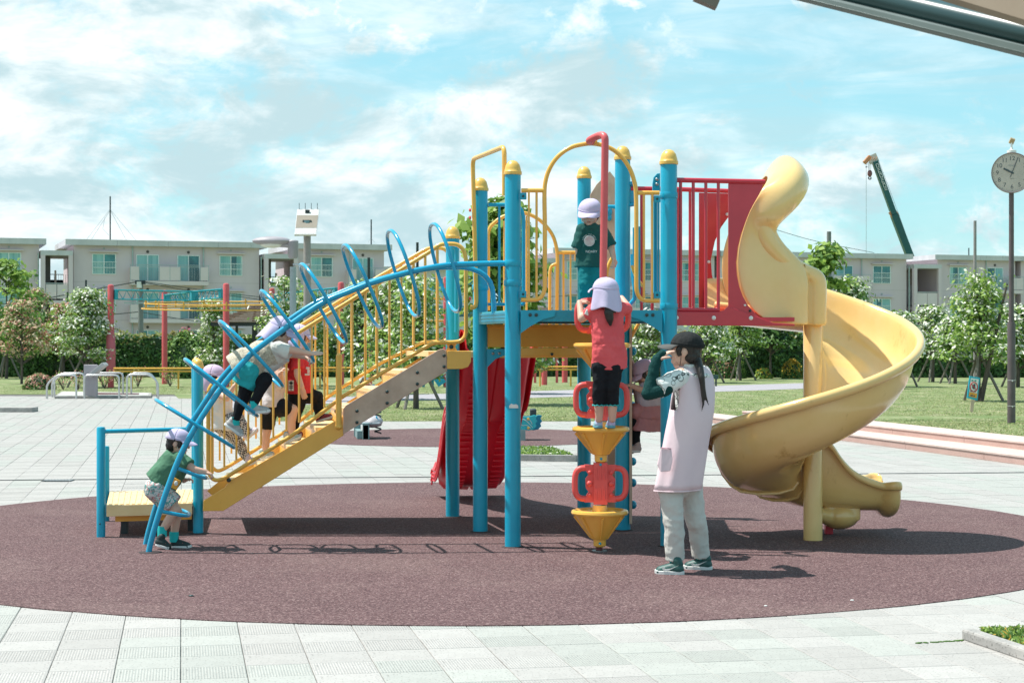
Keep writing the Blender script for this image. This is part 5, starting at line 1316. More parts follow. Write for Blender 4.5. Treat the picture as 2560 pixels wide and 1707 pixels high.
    def shoe(s, heel, toe, h, m, wd=.033, up=(0, 0, 1), acc=None, sole=None, sock=None, ankle=None, swoosh=0):
        """heel / toe: points on the ground line under heel and toe"""
        heel = V(heel); toe = V(toe); d = (toe - heel); L = d.length; d.normalize(); u = V(up); u = (u - d * u.dot(d)).normalized(); t = d.cross(u); M = Mx((d, t, u)).transposed()
        b = MB(); b.cap(heel + d * L * .2 + u * h * .5, wd * .92, heel + d * L * .42 + u * h * .5, wd * .98, 14); b.cap(heel + d * L * .2 + u * h * .95, wd * .8, heel + d * L * .25 + u * h * 1.25, wd * .78, 12)
        b.cap(heel + d * L * .42 + u * h * .55, wd * .95, heel + d * L * .8 + u * h * .28, wd * .86, 14); b.ell(heel + d * L * .82 + u * h * .22, (L * .17, wd * .95, h * .38), M)
        o = s.soft('shoe', b, m, .005)
        so_ = MB(); pts = []
        for q in range(28):
            a = 2 * pi * q / 28; cx_ = math.cos(a); sy = math.sin(a); pts.append(heel + d * (L * .5 + L * .5 * cx_ * (1)) + t * (wd * (1.03 + .10 * cx_) * sy * (abs(sy) ** -.35 if abs(sy) > .05 else 1)) - u * .001 + u * (.006 if cx_ > .9 else 0))
        so_.prism(pts, u * (.028 if swoosh else .020)); so_.build('sole', sole or SOLE, o, smooth=40, bevel=.004)
        if acc:
            a = MB(); 
            for q in (.32, .44, .56): a.tube([heel + d * L * (q + .08) + t * wd * .7 + u * h * .62, heel + d * L * (q + .02) + u * h * (1.15 - q * .5), heel + d * L * (q + .08) - t * wd * .7 + u * h * .62], .005, 6)
            a.build('lace', acc, o)
        if swoosh:
            z = MB(); e = t * swoosh * wd * 1.02
            sw = [(.30, .55), (.34, .42), (.42, .36), (.55, .44), (.86, .86), (.56, .56), (.43, .52), (.37, .56), (.34, .68)]
            z.prism([heel + d * L * (1 - x) * 1.0 + e + u * (h * y * 1.05) for x, y in sw], e.normalized() * .006); z.build('side_emblem', LACE, o, smooth=0)
        return o
def patmat(name, base, cols, scale, kind='blot', rough=.85):
    m = mat(name, base, rough, tuple(q * .95 for q in base), vs=6, bump=.4, bs=14, bdist=.02, bstretch=(1, 1, .5)); nt = m.node_tree; N = nt.nodes; L = nt.links; p = N['Principled BSDF']
    tc = N.new('ShaderNodeTexCoord'); last = p.inputs['Base Color'].links[0].from_socket
    if kind == 'check':
        mp = N.new('ShaderNodeMapping'); mp.inputs['Rotation'].default_value = (.3, .5, .4); L.new(tc.outputs['Object'], mp.inputs[0]); ch = N.new('ShaderNodeTexChecker'); ch.inputs['Scale'].default_value = scale; ch.inputs[1].default_value = (*base, 1); ch.inputs[2].default_value = (*cols[0], 1)
        L.new(mp.outputs[0], ch.inputs[0]); last = ch.outputs[0]
    else:
        for i, c in enumerate(cols):
            if kind == 'ring':
                v = N.new('ShaderNodeTexVoronoi'); v.inputs['Scale'].default_value = scale * (1 + .35 * i); mp = N.new('ShaderNodeMapping'); mp.inputs['Location'].default_value = (i * 3.1, i, 0); L.new(tc.outputs['Object'], mp.inputs[0]); L.new(mp.outputs[0], v.inputs['Vector'])
                a = N.new('ShaderNodeMath'); a.operation = 'COMPARE'; a.inputs[1].default_value = .34; a.inputs[2].default_value = .028; L.new(v.outputs['Distance'], a.inputs[0]); f = a.outputs[0]
            else:
                v = N.new('ShaderNodeTexNoise'); v.inputs['Scale'].default_value = scale * (1 + .2 * i); v.inputs['Detail'].default_value = 2; v.inputs['Distortion'].default_value = 1.2; mp = N.new('ShaderNodeMapping'); mp.inputs['Location'].default_value = (i * 7.3, i * 2.2, i); L.new(tc.outputs['Object'], mp.inputs[0]); L.new(mp.outputs[0], v.inputs['Vector'])
                a = N.new('ShaderNodeMapRange'); a.inputs[1].default_value = .56; a.inputs[2].default_value = .60; L.new(v.outputs[0], a.inputs[0]); f = a.outputs[0]
            x = N.new('ShaderNodeMix'); x.data_type = 'RGBA'; L.new(f, x.inputs[0]); L.new(last, x.inputs[6]); x.inputs[7].default_value = (*c, 1); last = x.outputs[2]
    L.new(last, p.inputs['Base Color']); return m
def shirt(s, name, m, neck, sh_l, sh_r, waist, rw, rs_=.05, sleeves=(), hem=None, vox=.006, dep=.62, front=(0, -1, 0)):
    """torso garment: shoulders, chest, waist, flat hem; sleeves = [(shoulder, end, r0, r1)]"""
    b = MB(); neck, l, r, wst = V(neck), V(sh_l), V(sh_r), V(waist); mid = (l + r) / 2; sd = (r - l).normalized(); ln = (r - l).length / 2
    b.cap(l, rs_, r, rs_, 14); b.frus(neck + (mid - neck) * .2, rs_ * 1.05, mid, rs_ * 1.35, side=sd)
    ch = mid.lerp(wst, .3); b.frus(mid, ln * .98, ch, ln * 1.12, 20, 1.0 / 1.0, side=sd) if False else None
    k = 8
    for i in range(k):
        a = mid.lerp(wst, i / k); c = mid.lerp(wst, (i + 1) / k); f = i / k; g = (i + 1) / k
        ra = (ln + rs_ * .4) * (1 - f) + rw * f; rb = (ln + rs_ * .4) * (1 - g) + rw * g
        b.frus(a, ra * dep, c, rb * dep, 20, 1 / dep, side=sd)
    if hem:
        h_, rh = V(hem[0]), hem[1]; b.frus(wst, rw * dep, h_, rh * dep, 20, 1 / dep, side=sd)
    for (a, e, r0, r1) in sleeves: b.cap(a, r0, V(a).lerp(V(e), .4), (r0 + r1) / 2, 12); b.frus(V(a).lerp(V(e), .2), r0 * .98, e, r1, 14)
    return s.soft(name, b, m, vox, sm=3)

# ---------------------------------------------------------------- the woman in the pink apron
WA = (1560, 800, .2232); WB = (1560, 1150, .1913)
def q_(win, x, y, d): return P(*w(win, x, y), d)
ad = Person(G(1690, 1433), 'woman in long pale pink apron, black cap and ponytail, standing before the slide')
BLKC = cloth('black_cap', (.014, .015, .016), (.03, .032, .033), wr=.7, bs=25); ad.brimm = mat('grey_cap_brim', (.075, .075, .073), .8)
hc = q_(WA, 692, 322, 11.84)
pp_ = ad.head(hc, (-.97, .20, .10), k=1.12, hat=BLKC, flap=False, brim=1.15, cap_kind='cap', face=True)
PINK = cloth('pale_pink_apron', (.75, .60, .64), (.72, .57, .62), wr=.45, bs=9); DOOD = patmat('doodle_print_shirt', (.74, .76, .74), [(.05, .06, .06), (.05, .06, .06)], 14, 'ring')
SLV = cloth('dark_green_arm_cover', (.006, .048, .046), wr=.6, bs=40); PANT = cloth('pale_grey_trousers', (.58, .57, .53), (.54, .53, .50), wr=.7, bs=11)
nk = q_(WA, 730, 500, 11.88); sL = q_(WA, 640, 610, 11.75); sR = q_(WA, 890, 600, 11.99); wst = q_(WA, 745, 1100, 11.86)
elb = q_(WA, 262, 822, 11.66); wr_ = q_(WA, 372, 452, 11.68)
shirt(ad, 'print_shirt', DOOD, nk, sL, sR, wst, .125, .046, [(sL + V((.0, .0, -.02)), q_(WA, 378, 765, 11.66), .066, .068), (sR, q_(WA, 900, 800, 12.22), .055, .055)], dep=.64)
b = MB(); rows = []   # apron: long tunic from the shoulders to mid thigh
sdv = (sR - sL).normalized(); fv = V((-sdv.y, sdv.x, 0))
def sec(cx_, y, d, rx, ry, ph=0.0, wv=0.0):
    c = q_(WA, cx_, y, d); r = []
    for j in range(40):
        t = 2 * pi * j / 40; k = 1 + wv * (math.sin(5 * t + 1) + .6 * math.sin(9 * t + 2)); r.append(c + sdv * (rx * k * math.cos(t)) + fv * (ry * k * math.sin(t)))
    return r
rows = [sec(765, 505, 11.88, .055, .05), sec(765, 530, 11.88, .13, .072), sec(775, 570, 11.88, .185, .085), sec(785, 680, 11.88, .192, .112), sec(775, 850, 11.87, .182, .125), sec(765, 1000, 11.86, .180, .132), sec(735, 1150, 11.86, .182, .134, wv=.006),
        sec(705, 1300, 11.86, .182, .135, wv=.014), sec(680, 1450, 11.86, .184, .136, wv=.022), sec(652, 1600, 11.86, .187, .138, wv=.03), sec(626, 1750, 11.86, .19, .139, wv=.036), sec(600, 1895, 11.86, .193, .140, wv=.04)]
# arm hole on the near left side
fs = MB(); n = 40
for i in range(len(rows) - 1):
    for j in range(n):
        t = 2 * pi * (j + .5) / n; 
        if 1 <= i <= 4 and abs(((t - 2.62 + pi) % (2 * pi)) - pi) < (.34, .46, .50, .48)[i - 1]: continue
        k = len(fs.v); fs.add([rows[i][j], rows[i][(j + 1) % n], rows[i + 1][(j + 1) % n], rows[i + 1][j]], [(0, 1, 2, 3)])
me = fs.build('apron', PINK, ad.T, smooth=180)
me.modifiers.new('weld', 'WELD').merge_threshold = .0008; q = me.modifiers.new('s', 'SUBSURF'); q.levels = 1; q.render_levels = 1
q = me.modifiers.new('solid', 'SOLIDIFY'); q.thickness = .006; q.offset = 0
MB().tube([rows[-1][j] for j in range(n)], .005, 6, closed=True).build('apron_hem', PINK, me)
# pocket
pk = [q_(WB, 340 + 0, -560, 11.66), q_(WB, 340, -560, 11.66)]
pc = [(415, 1430, 11.665), (530, 1440, 11.655), (545, 1560, 11.65), (520, 1690, 11.65), (410, 1700, 11.66), (372, 1620, 11.68)]
o = MB().prism([q_(WA, x, y, d) for x, y, d in pc][::-1], (-.0, .02, 0)).build('apron_pocket', PINK, me, smooth=0, bevel=.006)
MB().tube([q_(WA, 415, 1430, 11.655), q_(WA, 530, 1440, 11.645)], .004, 6).build('pocket_edge', cloth('pocket_edge_pink', (.66, .36, .42)), me)
# arm, arm cover, hand by the face
b = MB(); ad.limb([q_(WA, 470, 775, 11.66), elb, wr_ + (elb - wr_) * .35, wr_ + V((.0, 0, .01))], [.047, .043, .037, .033], b); b.cap(wr_, .033, wr_ + V((.034, 0, .038)), .034); ad.soft('arm_cover', b, SLV, .006)
ad.limb([sL, q_(WA, 470, 775, 11.66), elb, wr_], [.045, .04, .035, .028]); ad.hand(wr_, (.78, .15, .62), (-.6, -.2, .75), 1.22, .22, 1)
eR = q_(WA, 880, 860, 12.3); wR = q_(WA, 640, 560, 12.22); ad.limb([sR, eR, wR], [.045, .036, .026]); ad.hand(wR, (-.5, -.1, .8), (-.5, .8, .2), 1.2, .6, -1)
# pony tail
b = MB(); ad.limb([q_(WA, 790, 400, 11.84), q_(WA, 822, 455, 11.80), q_(WA, 848, 540, 11.74), q_(WA, 868, 640, 11.71), q_(WA, 885, 760, 11.71), q_(WA, 910, 850, 11.71), q_(WA, 948, 950, 11.71)], [.034, .030, .026, .022, .017, .010, .003], b)
ad.limb([q_(WA, 868, 640, 11.71), q_(WA, 880, 820, 11.71), q_(WA, 888, 940, 11.71), q_(WA, 868, 1030, 11.71)], [.018, .012, .008, .002], b); ad.limb([q_(WA, 735, 405, 11.80), q_(WA, 790, 430, 11.80)], [.042, .034], b); ad.soft('ponytail', b, HAIR, .005, sm=3)
MB().tube([q_(WA, 640, 385, 11.70), q_(WA, 636, 450, 11.70), q_(WA, 625, 520, 11.72)], .0022, 5).build('hat_cord', BLKC, ad.T)
# collar, trousers and shoes
MB().tube([q_(WA, 690, 515, 11.80), q_(WA, 745, 520, 11.78), q_(WA, 800, 510, 11.80), q_(WA, 810, 500, 11.90), q_(WA, 740, 490, 11.99), q_(WA, 690, 505, 11.9)], .014, 8, closed=True).build('collar', DOOD, ad.T)
b = MB(); hL, hR = q_(WB, 610, 330, 11.80), q_(WB, 860, 330, 11.95)
b.cap(hL, .09, hR, .09)
for h_, kn, an, r0 in ((hL, q_(WB, 650, 850, 11.76), q_(WB, 665, 1285, 11.78), .088), (hR, q_(WB, 945, 830, 11.94), q_(WB, 1000, 1232, 12.0), .088)):
    b.cap(h_, r0, kn, .065, 16); b.frus(kn + V((0, 0, .05)), .067, an + V((0, 0, -.01)), .062, 16); 
    for q in range(0): z = RN.uniform(.1, .9); c = h_.lerp(kn, z) if q < 2 else kn.lerp(an, z * .8); b.ell(c + V((RN.uniform(-.05, .05), -.045, 0)), (.03, .024, .014), Mx.Rotation(RN.uniform(-.6, .6), 3, 'Y'))
ad.soft('trousers', b, PANT, .007, sm=3)
SH = mat('dark_green_sneaker', (.008, .06, .055), .5, (.02, .09, .08), vs=30); SOCK = cloth('turquoise_sock', (.03, .50, .50))
for an in (q_(WB, 665, 1300, 11.78), q_(WB, 1010, 1240, 12.0)): MB().tube([an + V((0, 0, .02)), an + V((0, 0, -.05))], .036, 12).build('sock', SOCK, ad.T)
a = q_(WB, 790, 1490, 11.72); a.z = 0.0; c = q_(WB, 402, 1470, 11.78); c.z = 0; ad.shoe(a, c, .075, SH, .041, acc=LACE, swoosh=-1)
a = q_(WB, 1158, 1420, 11.97); a.z = 0; c = q_(WB, 775, 1420, 12.02); c.z = 0; ad.shoe(a, c, .075, SH, .041, acc=LACE, swoosh=-1)
ad.done(.005)

# ---------------------------------------------------------------- boy at the foot of the ring climber
WC = (340, 1040, .2296); D2 = 13.22
GRP = 'children in sun hats on the play structure'
b2 = Person(G(425, 1370), 'toddler boy in green shirt and floral shorts gripping the lowest ring rung', GRP)
b2.head(q_(WC, 462, 275, D2), (.93, -.08, -.16), (.16, 0, .98), k=.92, hat=HAT, flap=False, strap=True)
b = MB(); nk = q_(WC, 432, 372, D2)
GT = cloth('green_tee', (.085, .20, .125), (.07, .17, .105), wr=.6); FLO = patmat('floral_shorts', (.62, .58, .56), [(.02, .30, .28), (.50, .20, .20), (.10, .32, .30)], 34)
sh0, sh1 = q_(WC, 480, 455, D2 - .09), q_(WC, 470, 450, D2 + .09); el1 = q_(WC, 640, 585, D2 - .12); wr1 = q_(WC, 755, 605, D2 - .10)
shirt(b2, 'tee_shirt', GT, nk, sh0, sh1, q_(WC, 262, 735, D2), .125, .045, [(sh0, q_(WC, 575, 540, D2 - .12), .05, .052), (sh1, q_(WC, 440, 640, D2 + .12), .048, .05)], dep=1.0)
# belly of the shirt hanging forward
b2.limb([sh0, el1, wr1], [.034, .027, .021]); b2.hand(wr1, (.80, -.05, -.32), (.3, .0, .95), .88, .85, -1)
e2 = q_(WC, 520, 700, D2 + .14); b2.limb([sh1, q_(WC, 470, 640, D2 + .14), e2], [.032, .026, .02]); b2.hand(e2, (.8, .1, .2), (0, .2, 1), .88, .8, 1)
b = MB(); hp = q_(WC, 235, 790, D2); k1 = q_(WC, 425, 985, D2 - .05); k2 = q_(WC, 380, 1000, D2 + .06)
b.cap(hp + V((0, -.045, 0)), .095, hp + V((0, .045, 0)), .095); b.frus(hp + V((0, -.05, .02)), .09, k1 + V((-.01, 0, .02)), .072); b.frus(hp + V((0, .05, .02)), .09, k2 + V((-.01, 0, .0)), .072); b.cap(hp, .095, q_(WC, 330, 900, D2), .085)
b2.soft('floral_shorts', b, FLO, .006, sm=3)
a1 = q_(WC, 285, 1245, D2 - .06); a2_ = q_(WC, 415, 1300, D2 + .04); kk = q_(WC, 430, 1020, D2 - .05); kk2 = q_(WC, 445, 1040, D2 + .05)
b2.limb([hp, kk, a1], [.06, .041, .027]); b2.limb([hp, kk2, a2_], [.06, .041, .027])
for a in (a1, a2_): MB().tube([a + V((.0, 0, .03)), a + V((0, 0, -.045))], .034, 12).build('sock', SOCK, b2.T)
BS = mat('black_sneaker', (.012, .03, .03), .6)
h0, t0 = q_(WC, 208, 1372, D2 - .08), q_(WC, 368, 1440, D2 - .08); h0.z = .035; t0.z = .0; b2.shoe(h0, t0, .06, BS, .034, acc=CORAL)
h0, t0 = q_(WC, 372, 1415, D2 + .05), q_(WC, 606, 1405, D2 + .02); h0.z = 0; t0.z = 0; b2.shoe(h0, t0, .06, BS, .034, acc=CORAL)
MB().box(q_(WC, 428, 735, D2 - .145), (.055, .012, .075), M=Mx.Rotation(.5, 3, 'Y')).build('shirt_print', ORG, b2.T, bevel=.004); MB().ell(q_(WC, 436, 730, D2 - .155), (.014, .005, .018)).build('shirt_print', LACE, b2.T)
b2.done()

# ---------------------------------------------------------------- girl climbing the rings
WD = (500, 770, .2679); D3 = 13.22
g3 = Person(q_(WD, 440, 1000, D3), 'girl in beige vest and black leggings climbing the blue rings, arm outstretched', GRP)
g3.head(q_(WD, 762, 205, D3), (.86, -.06, -.42), (.45, 0, .9), k=.95, hat=HAT, flap=True, flapw=.9)
WT = cloth('white_tee', (.66, .66, .62), wr=.6); BEI = patmat('beige_brocade_vest', (.50, .43, .33), [(.62, .58, .46), (.34, .29, .22)], 60); TEA = cloth('turquoise_shorts', (.03, .42, .46), wr=.5)
sh0, sh1 = q_(WD, 730, 375, D3 - .10), q_(WD, 745, 385, D3 + .10); nk = q_(WD, 760, 320, D3); ws = q_(WD, 560, 520, D3)
shirt(g3, 'tee_shirt', WT, nk, sh0, sh1, ws, .105, .048, [(sh0, q_(WD, 845, 420, D3 - .12), .054, .052), (sh1, q_(WD, 850, 430, D3 + .12), .05, .05)], dep=1.0)
b = MB(); b.frus(q_(WD, 690, 400, D3), .125, q_(WD, 540, 480, D3), .128, 20); b.cap(q_(WD, 560, 470, D3), .118, q_(WD, 430, 510, D3), .112); b.frus(q_(WD, 480, 490, D3), .125, q_(WD, 340, 590, D3), .135, 20); b.frus(q_(WD, 480, 500, D3), .125, q_(WD, 480, 625, D3), .12, 20)
g3.soft('vest', b, BEI, .007, sm=3)
b = MB(); b.cap(q_(WD, 450, 580, D3 - .04), .11, q_(WD, 450, 580, D3 + .04), .11); b.frus(q_(WD, 470, 600, D3), .125, q_(WD, 400, 720, D3), .105, 20); b.frus(q_(WD, 480, 590, D3), .11, q_(WD, 560, 650, D3 - .03), .085, 16); g3.soft('shorts', b, TEA, .007, sm=3)
b = MB(); hp = q_(WD, 470, 640, D3)
kA, aA = q_(WD, 615, 670, D3 - .07), q_(WD, 500, 880, D3 - .07); kB, aB = q_(WD, 405, 830, D3 + .07), q_(WD, 330, 1030, D3 + .06)
g3.limb([hp, kA, aA], [.075, .052, .034], b); g3.limb([hp, kB, aB], [.078, .05, .033], b); g3.soft('leggings', b, BLK, .006, sm=3)
for a in (aA, aB): MB().tube([a + V((0, 0, .01)), a + V((0, 0, -.05))], .031, 12).build('sock', SOCK, g3.T)
GS = mat('grey_sneaker', (.42, .41, .40), .6, (.32, .31, .31), vs=30)
g3.limb([hp, kA, aA], [.04, .035, .022]); g3.limb([hp, kB, aB], [.04, .035, .022]); g3.limb([nk, ws, hp], [.05, .07, .07])
g3.shoe(q_(WD, 445, 990, D3 - .07), q_(WD, 660, 975, D3 - .07), .06, GS, .034, acc=LACE)
g3.shoe(q_(WD, 222, 1085, D3 + .06), q_(WD, 395, 1205, D3 + .06), .06, GS, .034, up=(.55, 0, .8), acc=LACE)
wA = q_(WD, 1020, 425, D3 - .16); g3.limb([sh0, q_(WD, 880, 395, D3 - .15), wA], [.036, .028, .020]); g3.hand(wA, (.96, .0, .02), (.0, -.5, .85), .92, .05, -1)
wB = q_(WD, 975, 455, D3 + .16); g3.limb([sh1, q_(WD, 870, 430, D3 + .15), wB], [.036, .028, .020]); g3.hand(wB, (.8, 0, -.5), (.4, .3, .85), .9, .8, 1)
g3.done()

# ---------------------------------------------------------------- three children on the stairs
g4 = Person(q_(WD, 300, 1450, 14.85), 'child in long white top and gingham leggings on the lowest stairs', GRP); D4 = 14.85
g4.head(q_(WD, 130, 640, D4), (.95, -.1, -.12), k=.98, hat=HATP, flap=True)
nk = q_(WD, 120, 735, D4); sh0, sh1 = q_(WD, 150, 790, D4 - .11), q_(WD, 150, 790, D4 + .11)
shirt(g4, 'long_top', LACE, nk, sh0, sh1, q_(WD, 170, 1000, D4), .13, .05, [(sh0, q_(WD, 215, 830, D4 - .13), .05, .05)], hem=(q_(WD, 160, 1130, D4), .15), dep=.95)
GIN = patmat('gingham_leggings', (.55, .53, .52), [(.03, .03, .035)], 75, 'check')
b = MB(); hp = q_(WD, 160, 1060, D4); kA, aA = q_(WD, 350, 1020, D4 - .07), q_(WD, 450, 1170, D4 - .07); kB, aB = q_(WD, 330, 1210, D4 + .06), q_(WD, 440, 1395, D4 + .06)
g4.limb([hp, kA, aA], [.075, .05, .036], b); g4.limb([hp, kB, aB], [.078, .055, .036], b); g4.soft('leggings', b, GIN, .007)
PS = mat('lilac_sneaker', (.52, .44, .56), .6, (.60, .50, .50), vs=25)
g4.shoe(q_(WD, 430, 1240, D4 - .07), q_(WD, 550, 1130, D4 - .07), .05, PS, .032, up=(-.6, 0, .8)); g4.shoe(q_(WD, 430, 1480, D4 + .04), q_(WD, 600, 1425, D4 + .04), .055, PS, .032)
wA = q_(WD, 320, 730, D4 - .25); g4.limb([sh0, q_(WD, 250, 840, D4 - .2), wA], [.035, .027, .02]); g4.hand(wA, (.5, 0, .7), (-.7, 0, .5), .9, .7, 1); g4.limb([nk, hp], [.06, .08]); g4.done()

D5 = 14.62
g5 = Person(q_(WD, 640, 1400, D5), 'child with white top, black knee leggings and bare calves stepping up mid stairs', GRP)
g5.head(q_(WD, 760, 400, D5), (.95, .2, -.2), k=.98, hat=HAT, flap=True)
sh0, sh1 = q_(WD, 700, 540, D5 - .10), q_(WD, 700, 540, D5 + .10); nk = q_(WD, 735, 480, D5)
shirt(g5, 'long_top', cloth('pale_pink_white_top', (.68, .62, .62), wr=.6), nk, sh0, sh1, q_(WD, 660, 800, D5), .12, .048, [(sh0, q_(WD, 730, 640, D5 - .12), .045, .045)], hem=(q_(WD, 655, 915, D5), .14), dep=.9)
b = MB(); hp = q_(WD, 650, 890, D5); kA, aA = q_(WD, 862, 950, D5 - .07), q_(WD, 860, 1180, D5 - .07); kB, aB = q_(WD, 630, 1090, D5 + .06), q_(WD, 615, 1340, D5 + .06)
g5.limb([hp, q_(WD, 800, 940, D5 - .07)], [.082, .07], b); b.frus(q_(WD, 740, 935, D5 - .05), .075, q_(WD, 850, 950, D5 - .07), .058); b.frus(hp, .08, q_(WD, 625, 1115, D5 + .06), .056); g5.soft('knee_leggings', b, BLK, .007)
g5.limb([hp, kA, q_(WD, 845, 1060, D5 - .07), aA], [.06, .047, .042, .028]); g5.limb([hp, kB, q_(WD, 608, 1200, D5 + .06), aB], [.06, .044, .041, .027])
TS_ = mat('teal_grey_sneaker', (.20, .42, .42), .6, (.55, .50, .48), vs=22)
g5.shoe(q_(WD, 790, 1265, D5 - .07), q_(WD, 955, 1215, D5 - .07), .055, TS_, .033, acc=CORAL); g5.shoe(q_(WD, 575, 1420, D5 + .06), q_(WD, 700, 1375, D5 + .06), .055, TS_, .033)
g5.limb([nk, hp], [.06, .08]); wA = q_(WD, 750, 610, D5 - .30); g5.limb([sh0, q_(WD, 760, 700, D5 - .2), wA], [.034, .026, .02]); g5.hand(wA, (.5, -.2, .6), (-.3, 0, .8), .9, .7, 1); g5.done()

D6 = 14.8
g6 = Person(q_(WD, 900, 1150, D6), 'child in red shirt and black leggings walking up the stairs, hat flap down', GRP)
g6.head(q_(WD, 918, 265, D6), (.93, .30, -.1), k=1.0, hat=HAT, flap=True, flapw=1.15)
RT = cloth('red_tee', (.62, .045, .06), (.56, .04, .055), wr=.5); nk = q_(WD, 912, 380, D6); sh0, sh1 = q_(WD, 905, 465, D6 - .11), q_(WD, 925, 465, D6 + .11)
shirt(g6, 'tee_shirt', RT, nk, sh0, sh1, q_(WD, 920, 700, D6), .11, .05, [(sh0, q_(WD, 912, 575, D6 - .15), .052, .054), (sh1, q_(WD, 985, 560, D6 + .13), .05, .05)], hem=(q_(WD, 920, 795, D6), .118), dep=1.0)
hw = q_(WD, 950, 740, D6 - .19); g6.limb([sh0, q_(WD, 908, 620, D6 - .17), hw], [.034, .028, .022]); g6.hand(hw, (.25, 0, -.95), (-.2, -.9, 0), .95, .25, 1)
b = MB(); hp = q_(WD, 915, 800, D6); kB, aB = q_(WD, 885, 960, D6 - .05), q_(WD, 870, 1140, D6 - .05); kA, aA = q_(WD, 1085, 830, D6 + .08), q_(WD, 1120, 1000, D6 + .08)
g6.limb([hp, kB, aB], [.09, .062, .042], b); g6.limb([hp, kA, aA], [.085, .055, .038], b); g6.soft('leggings', b, BLK, .007)
RS = mat('black_red_sneaker', (.05, .012, .014), .6, (.40, .02, .03), vs=18)
g6.shoe(q_(WD, 1085, 1070, D6 + .08), q_(WD, 1245, 1025, D6 + .08), .055, RS, .034, acc=CORAL); g6.shoe(q_(WD, 830, 1215, D6 - .05), q_(WD, 960, 1190, D6 - .05), .055, RS, .034)
g6.limb([nk, hp], [.06, .08])
# black and white character printed on the hem, white print on the chest
kx = MB(); c0 = q_(WD, 850, 725, D6 - .128)
for x, z, a_, L in ((0, .022, 0, .034), (0, .022, pi / 2, .034), (0, .022, pi / 4, .028), (0, .022, -pi / 4, .028), (0, -.004, 0, .034), (0, -.018, 0, .028), (0, -.014, pi / 2, .05)):
    kx.box(c0 + V((x, 0, z)), (L, .004, .006), M=Mx.Rotation(a_, 3, 'Y'))
MB().box(c0 + V((0, .003, .002)), (.044, .004, .086)).build('shirt_print', LACE, g6.T, bevel=.001); kx.build('shirt_character', DARKM, g6.T, smooth=0)
for x, y, ww, hh in ((1005, 560, .03, .02), (1012, 590, .02, .03), (1000, 620, .04, .015)): MB().box(q_(WD, x, y, D6 - .105), (ww, .006, hh)).build('shirt_print', LACE, g6.T, bevel=.003)
g6.done()

# ---------------------------------------------------------------- boy standing on the deck
WE = (1400, 480, .1914); D7 = 13.85
b7 = Person(V((q_(WE, 400, 900, D7).x, D7, ZD)), 'boy in dark green shirt looking down from the high deck', GRP)
b7.head(q_(WE, 393, 262, D7), (-.20, -.93, -.34), (-.05, -.34, .95), k=.98, hat=HAT, flap=False, strap=True)
GT2 = cloth('dark_green_tee', (.012, .085, .078), (.03, .11, .10), wr=.6); TP_ = cloth('teal_trousers', (.01, .20, .22), wr=.4)
nk = q_(WE, 410, 420, D7 + .02); sh0, sh1 = q_(WE, 295, 500, D7), q_(WE, 545, 510, D7)
shirt(b7, 'tee_shirt', GT2, nk, sh0, sh1, q_(WE, 398, 880, D7), .118, .048, [(sh0, q_(WE, 232, 740, D7), .052, .058), (sh1, q_(WE, 660, 715, D7 - .02), .052, .056)], hem=(q_(WE, 395, 985, D7), .122), dep=.66)
b = MB(); 
for h_, k_, a_ in ((q_(WE, 330, 960, D7), q_(WE, 325, 1200, D7 - .05), V((q_(WE, 320, 1200, D7).x, D7 - .02, ZD + .05))), (q_(WE, 465, 960, D7), q_(WE, 455, 1200, D7 - .03), V((q_(WE, 410, 1200, D7).x, D7 + .05, ZD + .05)))):
    b7.limb([h_, k_, a_], [.062, .050, .040], b); b7.shoe(V((a_.x, a_.y + .06, ZD + .002)), V((a_.x - .02, a_.y - .10, ZD + .002)), .05, BS, .03)
b7.soft('trousers', b, TP_, .006)
wl = q_(WE, 252, 930, D7 + .02); b7.limb([sh0, q_(WE, 240, 740, D7), wl], [.032, .027, .02]); b7.hand(wl, (.1, 0, -1), (-.9, 0, 0), .9, .3, 1)
wr1 = q_(WE, 700, 860, D7 - .04); b7.limb([sh1, q_(WE, 665, 710, D7 - .02), wr1], [.032, .028, .02]); b7.hand(wr1, (.15, -.1, -.95), (.7, -.6, 0), .95, .75, -1)
c0 = q_(WE, 383, 640, D7 - .106); M = Mx.Rotation(pi / 2, 3, 'X')
MB().lathe([(.001, 0), (.036, 0), (.036, .004), (.001, .004)], c0, 24, M=M).build('round_print', mat('faded_pink_print', (.55, .36, .36), .8, (.68, .60, .55), vs=60), b7.T, smooth=0)
rg = MB(); rg.tube([c0 + V((.039 * math.cos(a), -.004, .039 * math.sin(a))) for a in [2 * pi * k / 24 for k in range(24)]], .0022, 5, closed=True); rg.build('round_print_edge', LACE, b7.T)
def text(s, loc, size, m, parent, name='lettering', rot=(pi / 2, 0, 0), ext=.0008, align='CENTER'):
    c = bpy.data.curves.new(name, 'FONT'); c.body = s; c.size = size; c.extrude = ext; c.align_x = align; c.align_y = 'CENTER'; c.materials.append(m)
    tmp = bpy.data.objects.new('tmp', c); me = bpy.data.meshes.new_from_object(tmp); bpy.data.objects.remove(tmp)
    if not me.materials: me.materials.append(m)
    o = bpy.data.objects.new(name, me); COL.objects.link(o); o.location = V(loc) - (parent.location if parent.type == 'EMPTY' else V()); o.rotation_euler = rot; o.parent = parent; return o
text('NDARY', q_(WE, 410, 780, D7 - .108), .026, LACE, b7.T)
for i, ch in enumerate('AROUND THE WORLD'):
    a = pi * (.93 - .86 * i / 15); text(ch, c0 + V((.05 * math.cos(a), -.003, .05 * math.sin(a))), .012, LACE, b7.T, rot=(pi / 2, pi / 2 - a, 0))
b7.done()

